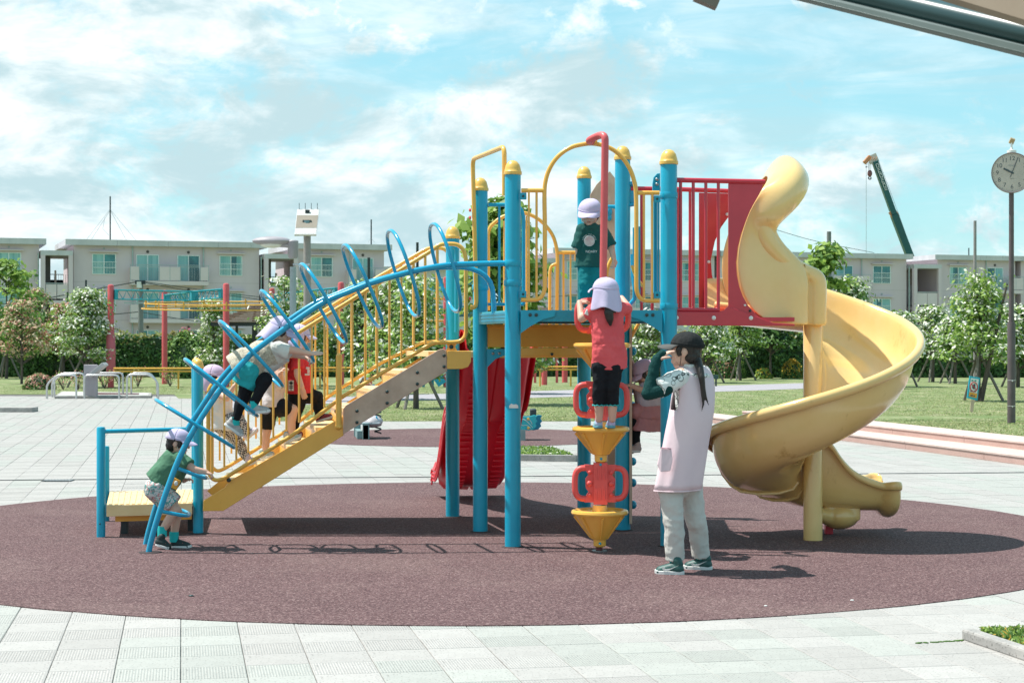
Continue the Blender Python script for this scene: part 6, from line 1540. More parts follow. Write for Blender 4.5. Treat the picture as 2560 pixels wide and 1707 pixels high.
# ---------------------------------------------------------------- girl on the cones
WF = (1420, 680, .255); D8 = 12.74
g8 = Person(V((q_(WF, 360, 1500, D8).x, D8 + .1, .90)), 'girl in coral shirt with ponytail standing on the second yellow cone, back turned', GRP)
g8.head(q_(WF, 362, 190, D8), (-.55, .82, .10), (.12, -.18, 1), k=.98, hat=HAT, flap=True, flapw=1.05)
CT = cloth('coral_tee', (.74, .12, .13), (.68, .10, .115), wr=.8, bs=10)
nk = q_(WF, 395, 300, D8); sh0, sh1 = q_(WF, 255, 370, D8), q_(WF, 515, 365, D8 + .02)
shirt(g8, 'long_tee_shirt', CT, nk, sh0, sh1, q_(WF, 395, 700, D8), .118, .05, [(sh0, q_(WF, 195, 420, D8 + .05), .052, .050), (sh1, q_(WF, 575, 365, D8 + .08), .05, .05)], hem=(q_(WF, 405, 945, D8 + .02), .132), dep=.72)
b = MB(); h1, h2 = q_(WF, 330, 930, D8), q_(WF, 440, 930, D8)
b.cap(h1, .076, h2, .076)
for h_, k_, a_ in ((h1, q_(WF, 315, 1130, D8), q_(WF, 305, 1305, D8 + .03)), (h2, q_(WF, 432, 1130, D8), q_(WF, 435, 1305, D8 + .03))):
    b.cap(h_, .072, k_, .052); b.frus(k_ + V((0, 0, .03)), .053, a_, .044)
    MB().tube([a_ + V((.047 * math.cos(t), .047 * math.sin(t), .004 * math.sin(9 * t))) for t in [2 * pi * q / 36 for q in range(36)]], .0035, 6, closed=True).build('cuff_trim', SOCK, g8.T)
    f_ = a_ + V((0, .01, -.10)); g8.limb([k_, a_, f_], [.045, .036, .026])
g8.soft('leggings', b, BLK, .006)
LS = mat('lilac_turquoise_sneaker', (.50, .38, .62), .6, (.20, .50, .55), vs=26)
for x in (305, 430):
    h_ = q_(WF, x, 1515, D8 + .03); h_.z = .906; t_ = h_ + V((-.01, .15, 0)); g8.shoe(h_, t_, .055, LS, .033, acc=LACE, sole=mat('grey_blue_sole_%d' % x, (.12, .36, .44), .6))
wl = q_(WF, 112, 300, D8 + .14); g8.limb([sh0, q_(WF, 135, 455, D8 + .06), wl], [.036, .03, .021]); g8.hand(wl, (.72, .35, .18), (-.3, -.3, .9), .95, .65, 1)
wr1 = q_(WF, 525, 255, D8 + .18); g8.limb([sh1, q_(WF, 597, 360, D8 + .1), wr1], [.036, .03, .021]); g8.hand(wr1, (-.7, .4, .1), (.2, -.3, .9), .95, .6, -1)
b = MB(); g8.limb([q_(WF, 400, 320, D8 - .08), q_(WF, 400, 400, D8 - .10), q_(WF, 410, 460, D8 - .10), q_(WF, 415, 515, D8 - .10)], [.03, .034, .028, .012], b); g8.limb([q_(WF, 430, 330, D8 - .08), q_(WF, 465, 400, D8 - .09)], [.015, .006], b); g8.soft('ponytail', b, HAIR, .005, sm=2)
MB().box(q_(WF, 190, 395, D8 - .005), (.03, .03, .04), M=Mx.Rotation(.4, 3, 'Y')).build('sleeve_label', LACE, g8.T, bevel=.004)
g8.limb([nk, (h1 + h2) / 2], [.045, .05]); g8.done()

# ---------------------------------------------------------------- girl on the climbing wall at the right
D9 = 14.55
g9 = Person(q_(WA, 130, 1490, D9), 'girl in pink skirt and pink hat climbing the wall behind the woman', GRP)
g9.head(q_(WA, 218, 585, D9), (-.80, -.30, -.50), (-.42, -.1, .9), k=1.0, hat=HATP, flap=False)
LT = cloth('lavender_grey_top', (.50, .44, .50), wr=.6); DP = cloth('dusty_pink_skirt', (.48, .22, .23), wr=.8, bs=12)
nk = q_(WA, 255, 700, D9 + .02); sh0, sh1 = q_(WA, 225, 760, D9 - .1), q_(WA, 305, 765, D9 + .1)
shirt(g9, 'top', LT, nk, sh0, sh1, q_(WA, 275, 960, D9), .115, .048, [(sh0, q_(WA, 205, 790, D9 - .12), .045, .045)], dep=.95)
b = MB(); b.frus(q_(WA, 275, 925, D9), .10, q_(WA, 262, 1090, D9), .135, 20); b.frus(q_(WA, 270, 1010, D9), .11, q_(WA, 262, 1215, D9 + .02), .165, 20); b.cap(q_(WA, 240, 1040, D9), .10, q_(WA, 150, 1020, D9 - .05), .075); g9.soft('skirt', b, DP, .007)
b = MB(); hp = q_(WA, 250, 1080, D9); kA, aA = q_(WA, 115, 1130, D9 - .03), q_(WA, 128, 1350, D9 - .03)
g9.limb([hp, kA, aA], [.075, .058, .036], b); g9.limb([hp, q_(WA, 110, 1000, D9 + .08), q_(WA, 60, 1100, D9 + .1)], [.07, .052, .04], b); g9.soft('leggings', b, BLK, .007)
g9.shoe(q_(WA, 182, 1480, D9 - .03), q_(WA, 55, 1485, D9 - .06), .06, mat('dusty_pink_sneaker', (.46, .36, .35), .7), .034, acc=LACE)
wl = q_(WA, 90, 735, D9 - .14); g9.limb([sh0, q_(WA, 200, 785, D9 - .14), wl], [.033, .027, .02]); g9.hand(wl, (-.9, 0, .1), (0, -.3, .9), .9, .7, 1)
wl = q_(WA, 85, 470, D9 + .1); g9.limb([sh1, q_(WA, 150, 640, D9 + .12), wl], [.033, .027, .02]); g9.hand(wl, (-.5, 0, .8), (0, -.3, .9), .9, .7, -1)
g9.limb([nk, hp], [.05, .08]); g9.done()

# ---------------------------------------------------------------- small far child crouching on the lawn
c = G(916, 988); g10 = Person(c, 'tiny distant child in white hat crouching beyond the stair railing'); g10.head(c + V((-.05, 0, .50)), (.6, -.5, -.3), k=1.0, hat=LACE, flap=True)
b = MB(); b.cap(c + V((0, 0, .34)), .10, c + V((.02, 0, .20)), .12); g10.soft('top', b, cloth('magenta_top', (.50, .06, .14)), .012)
b = MB()
for s_ in (-1, 1): g10.limb([c + V((.02, s_ * .06, .16)), c + V((.20, s_ * .08, .26)), c + V((.14, s_ * .08, .04))], [.07, .05, .035], b); g10.shoe(c + V((.10, s_ * .08, 0)), c + V((.24, s_ * .08, 0)), .05, BS, .033)
g10.soft('trousers', b, cloth('blue_trousers', (.05, .16, .38)), .012)
g10.limb([c + V((.02, -.1, .38)), c + V((.14, -.12, .30)), c + V((.22, -.06, .22))], [.035, .028, .02]); g10.hand(c + V((.22, -.06, .22)), (.3, 0, -.8), (.8, 0, .2), .9, .4); g10.done(.01)
# ================================================================== park furniture
W9 = (0, 700, .2721)
def w9(x, y): return w(W9, x, y)
# ---- red posts and blue lattice beams of the cable ride
TT = mat('teal_truss_paint', (.012, .34, .42), .4); YTR = mat('yellow_track_paint', (.78, .42, .07), .4)
rp_ = thing('lattice_play_frame', G(420, 962), 'large play frame of salmon red posts, teal lattice beams and a yellow hanging track', 'play frame')
def rpost(x, ytop, base, r=.105, pad=None):
    a = G(x, base); top = P(x, ytop, a.y); b = MB(); b.lathe([(r, 0), (r, top.z - .06), (r * .85, top.z - .02), (r * .45, top.z - .003), (.001, top.z)], (a.x, a.y, 0), 16); b.build('post', PINKP, rp_)
    if pad:
        z1 = P(x, pad, a.y).z; c = MB(); c.lathe([(r * 1.32, .5), (r * 1.45, .54), (r * 1.42, .9), (r * 1.47, 1.0), (r * 1.40, z1 - .25), (r * 1.12, z1 - .2), (r * 1.12, z1)], (a.x, a.y, 0), 18); c.build('post_padding', mat('pink_padding', (.60, .13, .17), .5, (.54, .12, .17), vs=3, dirt=((.66, .30, .34), 4, .62, (.3, .3, 3))), rp_)
    return top
t1 = rpost(277, 711, 969, .105, 822); t2 = rpost(411.5, 725, 960, .10); t3 = rpost(565.5, 708, 968, .105)
t4 = rpost(680, 720, 962, .10); t5 = rpost(852.5, 705, 968, .105); t7 = rpost(1114, 692, 968, .075); t8 = rpost(1361, 800, 962.5, .10); t9 = rpost(1412, 790, 956, .105)
def truss(a, b, h=.34, n=9, r=.022, plates=True):
    a = V(a); b = V(b); d = (b - a).normalized(); s = MB()
    side = V((-d.y, d.x, 0)) * .10
    for o in (side, -side): s.tube([a + o, b + o], r, 8)
    lo0, lo1 = a - V((0, 0, h)), b - V((0, 0, h)); s.tube([lo0, lo1], r, 8)
    s.build('lattice_chord', TT, rp_)
    for k in range(n):
        p0 = lo0.lerp(lo1, k / n); p1 = lo0.lerp(lo1, (k + 1) / n); tp = a.lerp(b, (k + .5) / n); z = MB()
        for o in (side,): z.tube([p0, tp + o, p1], r * .75, 6)
        z.build('lattice_brace', TT, rp_)
    if plates:
        for c in (a, b): MB().box(c - V((0, 0, h / 2)) + d * (.06 if c is a else -.06), (.10, .22, h + .04), rz=math.atan2(d.y, d.x)).build('node_plate', TT, rp_, smooth=0, bevel=.01)
nd = P(484, 729, 60.5)
truss(P(285, 725, 59.2), nd, .30, 9); truss(nd, P(558, 723, 60), .28, 7); truss(nd + V((0, .3, 0)), P(416, 738, 64.2), .28, 6)
nd2 = P(770, 727, 61.5); truss(P(688, 737, 62), nd2, .26, 6); truss(nd2, P(845, 720, 60), .26, 6)
truss(P(1050, 712, 60.5), P(1108, 706, 60), .26, 4)
# hanging yellow track: two rails and hangers in a flat loop
for dz, rr in ((0, 1.0), (-.17, 1.03)):
    loop = []
    for k in range(64):
        a = 2 * pi * k / 64; loop.append(V((-9.25 + 3.05 * math.copysign(abs(math.cos(a)) ** .8, math.cos(a)) * rr, 60.4 + 2.1 * math.sin(a), 2.80 + dz + .10 * math.sin(a))))
    MB().tube(loop, .024, 8, closed=True).build('track_rail', YTR, rp_)
for k in range(16):
    a = 2 * pi * k / 16; p = V((-9.25 + 3.05 * math.copysign(abs(math.cos(a)) ** .8, math.cos(a)), 60.4 + 2.1 * math.sin(a), 2.80 + .1 * math.sin(a))); MB().tube([p + V((0, 0, .1)), p - V((0, 0, .2))], .028, 6).build('track_hanger', YTR, rp_)
for y in (785, 800): MB().tube([P(975, y, 58), P(1115, y + 3, 60)], .035, 8).build('track_rail', YTR, rp_)
MB().tube([P(1065, 745, 60), P(1115, 748, 60)], .035, 8).build('track_rail', YTR, rp_)
bl = mat('play_blue', (.02, .25, .36), .5)
# red hooked pole with dark climber
hkp = thing('hook_pole', P(926, 853, 55).xy.to_3d(), 'small red pole with bent top behind the stair railing', 'play pole'); c = P(926, 853, 55)
MB().tube(rnd([(c.x, 55, 0), (c.x, 55, P(926, 764, 55).z), (c.x + .12, 55, P(926, 764, 55).z + .02), (c.x + .13, 55, P(926, 772, 55).z)], .06), .055, 10).build('pole', PINKP, hkp)
# low yellow fence
def yfence(x0, x1, d, posts, label):
    a, b = P(x0, 853, d), P(x1, 853, d); T = thing('low_fence', ((a.x + b.x) / 2, d, 0), label, 'fence', 'low yellow pipe fences')
    for z in (.66, .57): MB().tube([V((a.x, d, z)), V((b.x, d, z))], .03, 8).build('rail', YTR, T)
    for x in posts: p = P(x, 853, d); MB().tube([V((p.x, d, 0)), V((p.x, d, .6))], .03, 8).build('post', YTR, T)
yfence(284, 482, 57.5, (330, 446), 'low yellow pipe fence crossing behind the steel rails'); yfence(640, 1000, 58.5, (700, 800, 985), 'low yellow pipe fence seen through the stair railing'); yfence(1340, 1446, 61, (1350, 1427), 'low yellow pipe fence behind the deck posts')
# far blue slide toy
T = thing('play_house', G(1085, 970), 'small teal play unit far off between stair end and red pole', 'play unit'); c = G(1085, 968)
for dx in (-.35, -.05, .35): MB().box(c + V((dx, 0, .4)), (.09, .09, .8)).build('post', bl, T, smooth=0)
MB().bar(c + V((-.02, -.1, .55)), c + V((.28, -.1, .1)), .08, .3).build('chute', BLUE_T, T, smooth=0); MB().box(c + V((.1, 0, .62)), (.8, .1, .3)).build('panel', bl, T, smooth=0)
T = thing('pink_play_panel', P(1365, 853, 66).xy.to_3d(), 'pink and white panel of a far play unit above the yellow riser', 'play unit'); c = P(1365, 818, 66)
MB().box((c.x, 66, 1.9), (.9, .1, .8)).build('panel', mat('pink_panel', (.72, .35, .42), .6), T, smooth=0, bevel=.03)
for dx in (-.4, .4): MB().box((c.x + dx, 66.05, .8), (.09, .09, 1.6)).build('post', PINKP, T, smooth=0)

# ---- steel exercise rails in front of the left lawn
SR = thing('steel_rails', G(250, 996), 'group of low bent steel exercise rails on the paving at left', 'rails')
DS = 47.8
def arch_(pts, d, r=.026): MB().tube(rnd([P(*w9(x, y), d) if y < 1050 else V((P(*w9(x, y), d).x, d, 0)) for x, y in pts], .12, 5), r, 10).build('rail', METAL, SR)
arch_([(775, 1090), (775, 873), (1094, 873), (1094, 1090)], DS); arch_([(1165, 1090), (1168, 868), (1378, 868), (1452, 940), (1452, 1075)], DS); arch_([(700, 1090), (702, 872), (525, 872), (430, 955), (430, 1090)], DS)
arch_([(772, 1060), (772, 855), (575, 855), (478, 935), (478, 1070)], DS + 1.5); arch_([(1130, 1060), (1130, 853), (860, 853), (850, 1060)], DS + 1.5); arch_([(1208, 1060), (1205, 853), (1378, 853), (1440, 925), (1445, 1060)], DS + 1.5); arch_([(500, 1060), (500, 900), (560, 862), (700, 862)], DS + .8)
T = thing('info_stand', V((P(*w9(835, 1050), DS + .4).x, DS + .4, 0)), 'grey slanted information stand between the steel rails', 'sign'); c = T.location.copy()
MB().box(c + V((0, 0, .45)), (.36, .12, .9)).build('column', GREYP, T, smooth=0, bevel=.02); MB().bar(P(*w9(835, 880), DS + .4), P(*w9(970, 768), DS + .4), .5, .10, up=(0, 0, 1)).build('slanted_board', mat('grey_board', (.42, .41, .42), .5), T, smooth=0, bevel=.01)
pts = [G(*w9(x, y)) for x, y in ((500, 1088), (1390, 1084), (1395, 1058), (560, 1045))]
T = thing('rail_pad', (pts[0] + pts[2]) / 2, 'low kerbed pad with pebbles and dark mat under the steel rails', 'kerb'); cc = (pts[0] + pts[2]) / 2
MB().prism([p * 1.0 for p in pts], (0, 0, .07)).build('kerb', CONC, T, smooth=0, bevel=.02)
MB().prism([p.lerp(cc, .06) + V((0, 0, .072)) for p in pts], (0, 0, .004)).build('pebbles', mat('white_pebbles', (.55, .55, .52), .9, (.35, .36, .34), vs=25, bump=1, bs=60), T, smooth=0)
m_ = [p.lerp(cc, .5) + V((.3, 0, .079)) for p in pts]; MB().prism(m_, (0, 0, .004)).build('mat', RUB, T, smooth=0)
# ---- kerb piece at far left
p0_ = G(0, 1025); T = MB().box(G(-10, 1029) + V((0, 0, .05)), (1.7, .5, .10)).build('low_kerb_block', CONC, smooth=0, bevel=.01, label='low stone kerb block at the far left of the paving', cat='kerb')

# ---- pergola roof with slats
PD_ = 62
PG_ = thing('pergola', V((P(640, 853, PD_).x, PD_, 0)), 'dark pergola with sloping slatted timber roof behind the third red pole', 'pergola')
ap = P(641, 763, PD_); eL, eR = P(530, 808, PD_ - 1.8), P(735, 808, PD_ - 1.8); bL, bR = P(545, 808, PD_ + 1.8), P(737, 808, PD_ + 1.8)
for e in (eL, eR, bL, bR, (eL + eR) / 2): MB().bar(e, ap + V((0, 0, -.04)), .08, .10).build('rafter', DARKM, PG_, smooth=0)
SLT = mat('roof_slat_wood', (.40, .30, .24), .8, (.32, .24, .19), vs=5)
for k in range(10):
    t = k / 10.5; a = eL.lerp(ap, t); b_ = eR.lerp(ap, t); MB().bar(a + V((0, -.05, .05)), b_ + V((0, -.05, .05)), .16, .035).build('slat', SLT, PG_, smooth=0)
    c = bL.lerp(ap, t); d = bR.lerp(ap, t); MB().bar(c + V((0, .05, .05)), d + V((0, .05, .05)), .16, .035).build('slat', SLT, PG_, smooth=0)
for a, b_ in ((eL, eR), (eR, bR), (bR, bL), (bL, eL)): MB().bar(a - V((0, 0, .03)), b_ - V((0, 0, .03)), .1, .13).build('eave_beam', DARKM, PG_, smooth=0)
c = P(640, 853, PD_ - .9); MB().box((c.x, PD_ - 1.2, 1.1), (.16, .16, 2.2)).build('post', DARKM, PG_, smooth=0)
for x in (592, 700): c = P(x, 853, PD_ + 1.6); MB().box((c.x, PD_ + 1.6, 1.1), (.09, .09, 2.2)).build('post', DARKM, PG_, smooth=0)

# ---- street lamp and solar lamp
LD_ = 46
L_ = thing('street_lamp', V((P(732.5, 853, LD_).x, LD_, 0)), 'grey street lamp with oval lavender head behind the arch rail', 'street lamp'); x0 = L_.location.x
MB().lathe([(.085, 0), (.085, 3.0), (.078, P(733, 667, LD_).z)], (x0, LD_, 0), 16).build('pole', mat('lamp_pole_grey', (.30, .36, .38), .6, (.36, .40, .42), vs=4, dirt=((.22, .25, .25), 6, .6)), L_)
zt = P(733, 601, LD_).z; MB().lathe([(.10, zt - .46), (.13, zt - .42), (.14, zt - .02), (.12, zt)], (x0, LD_, 0), 16).build('pole_head', GREYP, L_)
MB().tube([V((x0 - .1, LD_, zt - .12)), V((x0 - .75, LD_, zt - .09))], [.075, .05], 10).build('arm', GREYP, L_)
c = P(679, 605.5, LD_); MB().ell(c + V((0, 0, .03)), (.50, .28, .12), seg=24).build('lamp_head', GREYP, L_); MB().ell(c + V((.0, 0, -.05)), (.30, .20, .10), seg=20).build('lamp_glass', mat('lamp_glass', (.72, .72, .66), .3), L_)
for a in (0, 1, 2): pass
MB().tube([V((x0, LD_, P(733, 662, LD_).z)), V((x0 + .42, LD_, P(733, 662, LD_).z))], .03, 8).build('bracket', METAL, L_)
SDp = 50
S_ = thing('solar_lamp', V((P(768, 853, SDp).x, SDp, 0)), 'tall pole carrying a tilted solar panel with four spikes', 'solar lamp'); x1 = S_.location.x
MB().lathe([(.105, 0), (.10, P(768, 582, SDp).z)], (x1, SDp, 0), 14).build('pole', mat('pole_rusty_grey', (.27, .25, .235), .7, (.34, .31, .29), vs=6), S_)
MB().lathe([(.12, P(768, 582, SDp).z), (.115, P(768, 552, SDp).z)], (x1, SDp, 0), 14).build('pole_sleeve', mat('sleeve_blue_grey', (.20, .33, .37), .6), S_)
cs = [P(743, 523, SDp + .4), P(799, 523, SDp + .4), P(790.5, 586.5, SDp - .5), P(736, 586.5, SDp - .5)]
nrm = (cs[1] - cs[0]).cross(cs[3] - cs[0]).normalized(); nrm = nrm if nrm.y > 0 else -nrm
MB().prism(cs, nrm * .05).build('solar_panel_frame', METAL, S_, smooth=0); SWH = mat('panel_back_white', (.52, .52, .50), .6); SGR = mat('panel_back_grey', (.25, .215, .17), .7)
i_ = [c.lerp(sum(cs, V()) / 4, .05) - nrm * .004 for c in cs]; MB().prism(i_, nrm * .003).build('panel_back', SWH, S_, smooth=0)
g_ = [cs[0].lerp(cs[3], .24), cs[1].lerp(cs[2], .24), cs[1].lerp(cs[2], .76), cs[0].lerp(cs[3], .76)]; g_ = [c.lerp(sum(g_, V()) / 4, .05) - nrm * .009 for c in g_]; MB().prism(g_, nrm * .004).build('cell_area', SGR, S_, smooth=0)
MB().box(cs[0].lerp(cs[1], .48).lerp(cs[3].lerp(cs[2], .48), .13) - nrm * .03, (.12, .05, .09)).build('junction_box', DARKM, S_, smooth=0); MB().box(P(768, 556, SDp) + V((0, -.03, 0)), (.24, .12, .12)).build('clamp', mat('clamp_grey', (.12, .13, .13), .6), S_, smooth=0)
for k in range(4): a = cs[0].lerp(cs[1], .09 + .27 * k); MB().tube([a, a + V((0, 0, .17))], .008, 5).build('bird_spike', DARKM, S_)

# ---- clock on a brown pole
CDp = 29.5
CK = thing('pole_clock', V((P(2528.5, 853, CDp).x, CDp, .2)), 'round white clock on a tall brown pole at the right edge', 'clock'); x2 = CK.location.x
zj = P(2528, 806, CDp).z; zc = P(2528, 433, CDp).z
MB().lathe([(.066, .16), (.065, zj - .02), (.062, zj), (.044, zj + .002)], (x2, CDp, 0), 24).build('pole', POLEB, CK); MB().lathe([(.042, zj), (.040, zc - .3)], (x2, CDp, 0), 20).build('pole_upper', POLEB, CK)
for z in (P(0, 951, CDp).z, P(0, 1015, CDp).z): MB().lathe([(.0675, z), (.0675, z + .01)], (x2, CDp, 0), 24).build('band', METAL, CK); MB().ell((x2 + .0, CDp - .067, z - .008), (.012, .007, .012)).build('bolt', METAL, CK)
MC = Mx.Rotation(pi / 2, 3, 'X') ; xc = P(2529, 0, CDp).x; cc_ = V((xc, CDp - .02, zc)); RCK = .325
MCf = Mx.Rotation(rad(-14), 3, 'Z') @ MC
def ck(x, z, o=0.0): return cc_ + MCf @ V((x, z, o))
MB().lathe([(.10, -.20), (.25, -.17), (RCK + .0, -.10), (RCK + .004, .05), (RCK - .006, .062), (RCK - .014, .05)], cc_, 56, M=MCf).build('case', mat('clock_case', (.52, .47, .42), .5), CK)
MB().lathe([(RCK - .002, .046), (RCK + .006, .056), (RCK + .001, .066), (RCK - .012, .060)], cc_, 56, M=MCf, caps=False).build('rim', mat('clock_rim', (.20, .17, .18), .4), CK)
MB().lathe([(RCK - .012, .048), (.001, .0485)], cc_, 56, M=MCf).build('dial', mat('clock_dial', (.90, .90, .89), .5), CK)
INK = mat('clock_ink', (.05, .08, .10), .5); rz_ = rad(-14)
for h_ in range(1, 13):
    a = pi / 2 - h_ * pi / 6; text(str(h_), ck(.232 * math.cos(a), .232 * math.sin(a), .051), .098, INK, CK, 'numeral', rot=(pi / 2, 0, rz_))
for m_ in range(60):
    a = 2 * pi * m_ / 60; b = MB(); r1 = .292
    c = ck(r1 * math.cos(a), r1 * math.sin(a), .051)
    if m_ % 5 == 0: b.lathe([(.006, 0), (.006, .002)], c, 8, M=MCf)
    else: b.box(c, (.010, .002, .0022), M=MCf @ Mx.Rotation(a, 3, 'Z') @ Mx.Rotation(0, 3, 'X'))
    b.build('minute_mark', INK, CK, smooth=0)
text('SEIKO', ck(0, .115, .051), .042, mat('clock_grey_ink', (.30, .33, .33), .5), CK, 'lettering', rot=(pi / 2, 0, rz_))
MB().tube([ck(-.03 + .01 * k, -.098 + .006 * math.sin(k * 1.9), .052) for k in range(7)], .0022, 5).build('wave_mark', INK, CK)
def handp(ang, L, wd, tail):
    d = V((math.cos(ang), math.sin(ang))); n = V((-d.y, d.x)); b = MB(); b.prism([ck(*(d * x + n * y), .056) for x, y in ((-tail, wd * .5), (L, wd * .5), (L, -wd * .5), (-tail, -wd * .5))], MCf @ V((0, 0, .004))); b.build('clock_hand', INK, CK, smooth=0)
handp(rad(152), .15, .026, .03); handp(rad(69), .27, .010, .08)
MB().lathe([(.05, 0), (.075, .01), (.075, .045), (.03, .055), (.015, .10), (.015, .17)], (xc, CDp, zc + RCK + .0), 18).build('sensor_base', WHITEP, CK)
MB().box((xc + .005, CDp, zc + RCK + .20), (.075, .05, .09), M=Mx.Rotation(rad(18), 3, 'Y') @ Mx.Rotation(rad(30), 3, 'X')).build('small_solar_panel', mat('bronze_panel', (.40, .30, .17), .5), CK, smooth=0)

# ---- sign on the lawn
SG = G(2431, 1012, .12); T = thing('lawn_sign', V((G(2431, 1010).x * .96, 39.5, 0)), 'small tilted sign with turquoise frame and orange foot band on the lawn', 'sign'); sd_ = 38.5
def sgp(x, y, o=0.0): return P(2060 + x * .2232, 900 + y * .2232, sd_) + V((0, -o, 0))
MB().prism([sgp(*q) for q in ((1632, 178), (1748, 198), (1720, 452), (1603, 424))][::-1], (0, .04, 0)).build('sign_frame', mat('turquoise_frame', (.02, .42, .56), .5), T, smooth=0, bevel=.004)
MB().prism([sgp(*q, .004) for q in ((1645, 200), (1733, 215), (1708, 425), (1622, 405))][::-1], (0, .002, 0)).build('sign_face', WHITEP, T, smooth=0)
MB().prism([sgp(*q, .008) for q in ((1629, 355), (1716, 375), (1708, 425), (1621, 404))][::-1], (0, .002, 0)).build('sign_band', mat('sign_orange', (.78, .36, .05), .6), T, smooth=0)
c = sgp(1677, 300, .010); b = MB(); b.tube([c + V((.078 * math.cos(a), 0, .10 * math.sin(a))) for a in [2 * pi * k / 24 for k in range(24)]], .010, 6, closed=True); b.tube([c + V((-.055, 0, .07)), c + V((.055, 0, -.07))], .009, 6); b.build('prohibition_ring', mat('sign_red', (.55, .06, .06), .6), T)
b = MB(); b.ell(c + V((.0, .002, .0)), (.035, .004, .05)); b.ell(c + V((.02, .002, .05)), (.02, .004, .018)); b.build('animal_symbol', INK, T)
b = MB(); b.box(c + V((-.03, 0, .135)), (.04, .003, .03)); b.box(c + V((.035, 0, .132)), (.04, .003, .03)); b.build('sign_symbol', mat('sign_green', (.05, .30, .25), .6), T, smooth=0)
for x, y, ww in ((1652, 396, .05), (1680, 402, .03), (1650, 345, .04), (1690, 350, .04)): MB().box(sgp(x, y, .013), (ww, .003, .028)).build('sign_lettering', INK, T, smooth=0)
MB().bar(V((sgp(1655, 575).x, sd_ + .03, 0)), sgp(1668, 445) + V((0, .03, 0)), .07, .03, up=(0, 1, 0)).build('stake', mat('pale_wood', (.58, .45, .34), .7), T, smooth=0)
# ---- path light
T = thing('path_light', G(1790, 966), 'small dark bollard light beside the footpath', 'light'); c = G(1790, 966); MB().lathe([(.03, 0), (.03, .26)], c, 10).build('stem', DARKM, T); MB().box(c + V((0, 0, .32)), (.16, .1, .14)).build('head', mat('dark_green_metal', (.02, .07, .06), .5), T, smooth=0, bevel=.01)

# ---- rocking riders on the back rubber circle
T = thing('spring_rider', G(908, 1100), 'grey and teal bench rider behind the stairs on the small circle', 'rocking toy'); d = 27.9
W10 = (850, 900, .2551)
def r_(x, y, o=0.0): return P(*w(W10, x, y), d + o)
GT_ = mat('rider_grey_green', (.16, .27, .28), .6, (.22, .32, .32), vs=6)
MB().box(V((r_(255, 700).x, d, r_(255, 700).z)), (.36 * .28 * 1.0, .12, .98 * .28 * 1.0)).build('leg', GT_, T, smooth=0, bevel=.01)
q = r_(255, 785); c = r_(255, 630); MB().box((q.x, d, c.z / 2), (.10, .12, c.z)).build('leg', GT_, T, smooth=0, bevel=.01)
q2 = r_(170, 740, .9); MB().box((q2.x, d + .9, .22), (.10, .12, .44)).build('leg', GT_, T, smooth=0, bevel=.01)
MB().bar(V((q.x - .1, d + .05, .07)), V((q2.x, d + .9, .07)), .08, .12).build('base_rail', GT_, T, smooth=0)
MB().prism([r_(x, y) for x, y in ((180, 612), (392, 612), (392, 624), (370, 632), (185, 630))][::-1], (0, .7, 0)).build('seat_plate', mat('rider_seat_grey', (.36, .42, .46), .5), T, smooth=0, bevel=.01)
MB().ell(r_(320, 600, .3), (.16, .3, .10)).build('body', mat('rider_body', (.45, .42, .44), .5), T)
MB().prism([r_(x, y, .1) for x, y in ((345, 612), (350, 548), (365, 560), (372, 572), (385, 590), (375, 612))][::-1], (0, .3, 0)).build('tail_fin', BLUE_T, T, smooth=0, bevel=.01)
sp = MB(); 
for k in range(60): pass
sp.tube([V((q.x + .16 + .05 * math.cos(k * .7), d + .3 + .05 * math.sin(k * .7), .08 + k * .0075)) for k in range(52)], .012, 6); sp.build('spring', DARKM, T)
T = thing('spring_rider', G(1306, 1104), 'turquoise fish shaped rocking toy between the blue posts', 'rocking toy'); d = 27.6
q = r_(1792, 790); MB().box((q.x, d, r_(0, 680).z / 2), (.30 * .28 * .95, .09, r_(0, 680).z)).build('post', GT_, T, smooth=0)
fish = [(1600, 560), (1680, 545), (1760, 552), (1850, 552), (1900, 538), (1932, 545), (1918, 575), (1935, 600), (1915, 622), (1925, 648), (1895, 680), (1850, 690), (1780, 682), (1700, 680), (1620, 665)]
TQ = mat('rider_turquoise', (.02, .44, .50), .5); TQ2 = mat('rider_blue', (.01, .28, .44), .5)
MB().prism([r_(x, y) for x, y in fish][::-1], (0, .035, 0)).build('side_panel', TQ, T, smooth=0, bevel=.008)
MB().prism([r_(x + 48, y - 2, .42) for x, y in fish][::-1], (0, .035, 0)).build('side_panel', TQ2, T, smooth=0, bevel=.008)
bolts([r_(x, y, -.01) for x, y in ((1766, 602), (1845, 576), (1846, 664))], FR, .022, CAPY, parent=T)
for pts in (((1775, 575), (1820, 590), (1860, 630), (1888, 660)), ((1765, 620), (1790, 640), (1830, 638), (1872, 668)), ((1850, 580), (1870, 600), (1885, 630))): MB().tube(spline([r_(x, y, -.006) for x, y in pts], 5), .004, 5).build('drawn_line', LACE, T)
MB().box(r_(1892, 520, .2), (.10, .3, .14)).build('handle', DARKM, T, bevel=.02); MB().box(r_(1740, 560, .2), (.5, .35, .04)).build('seat', DARKM, T, smooth=0)

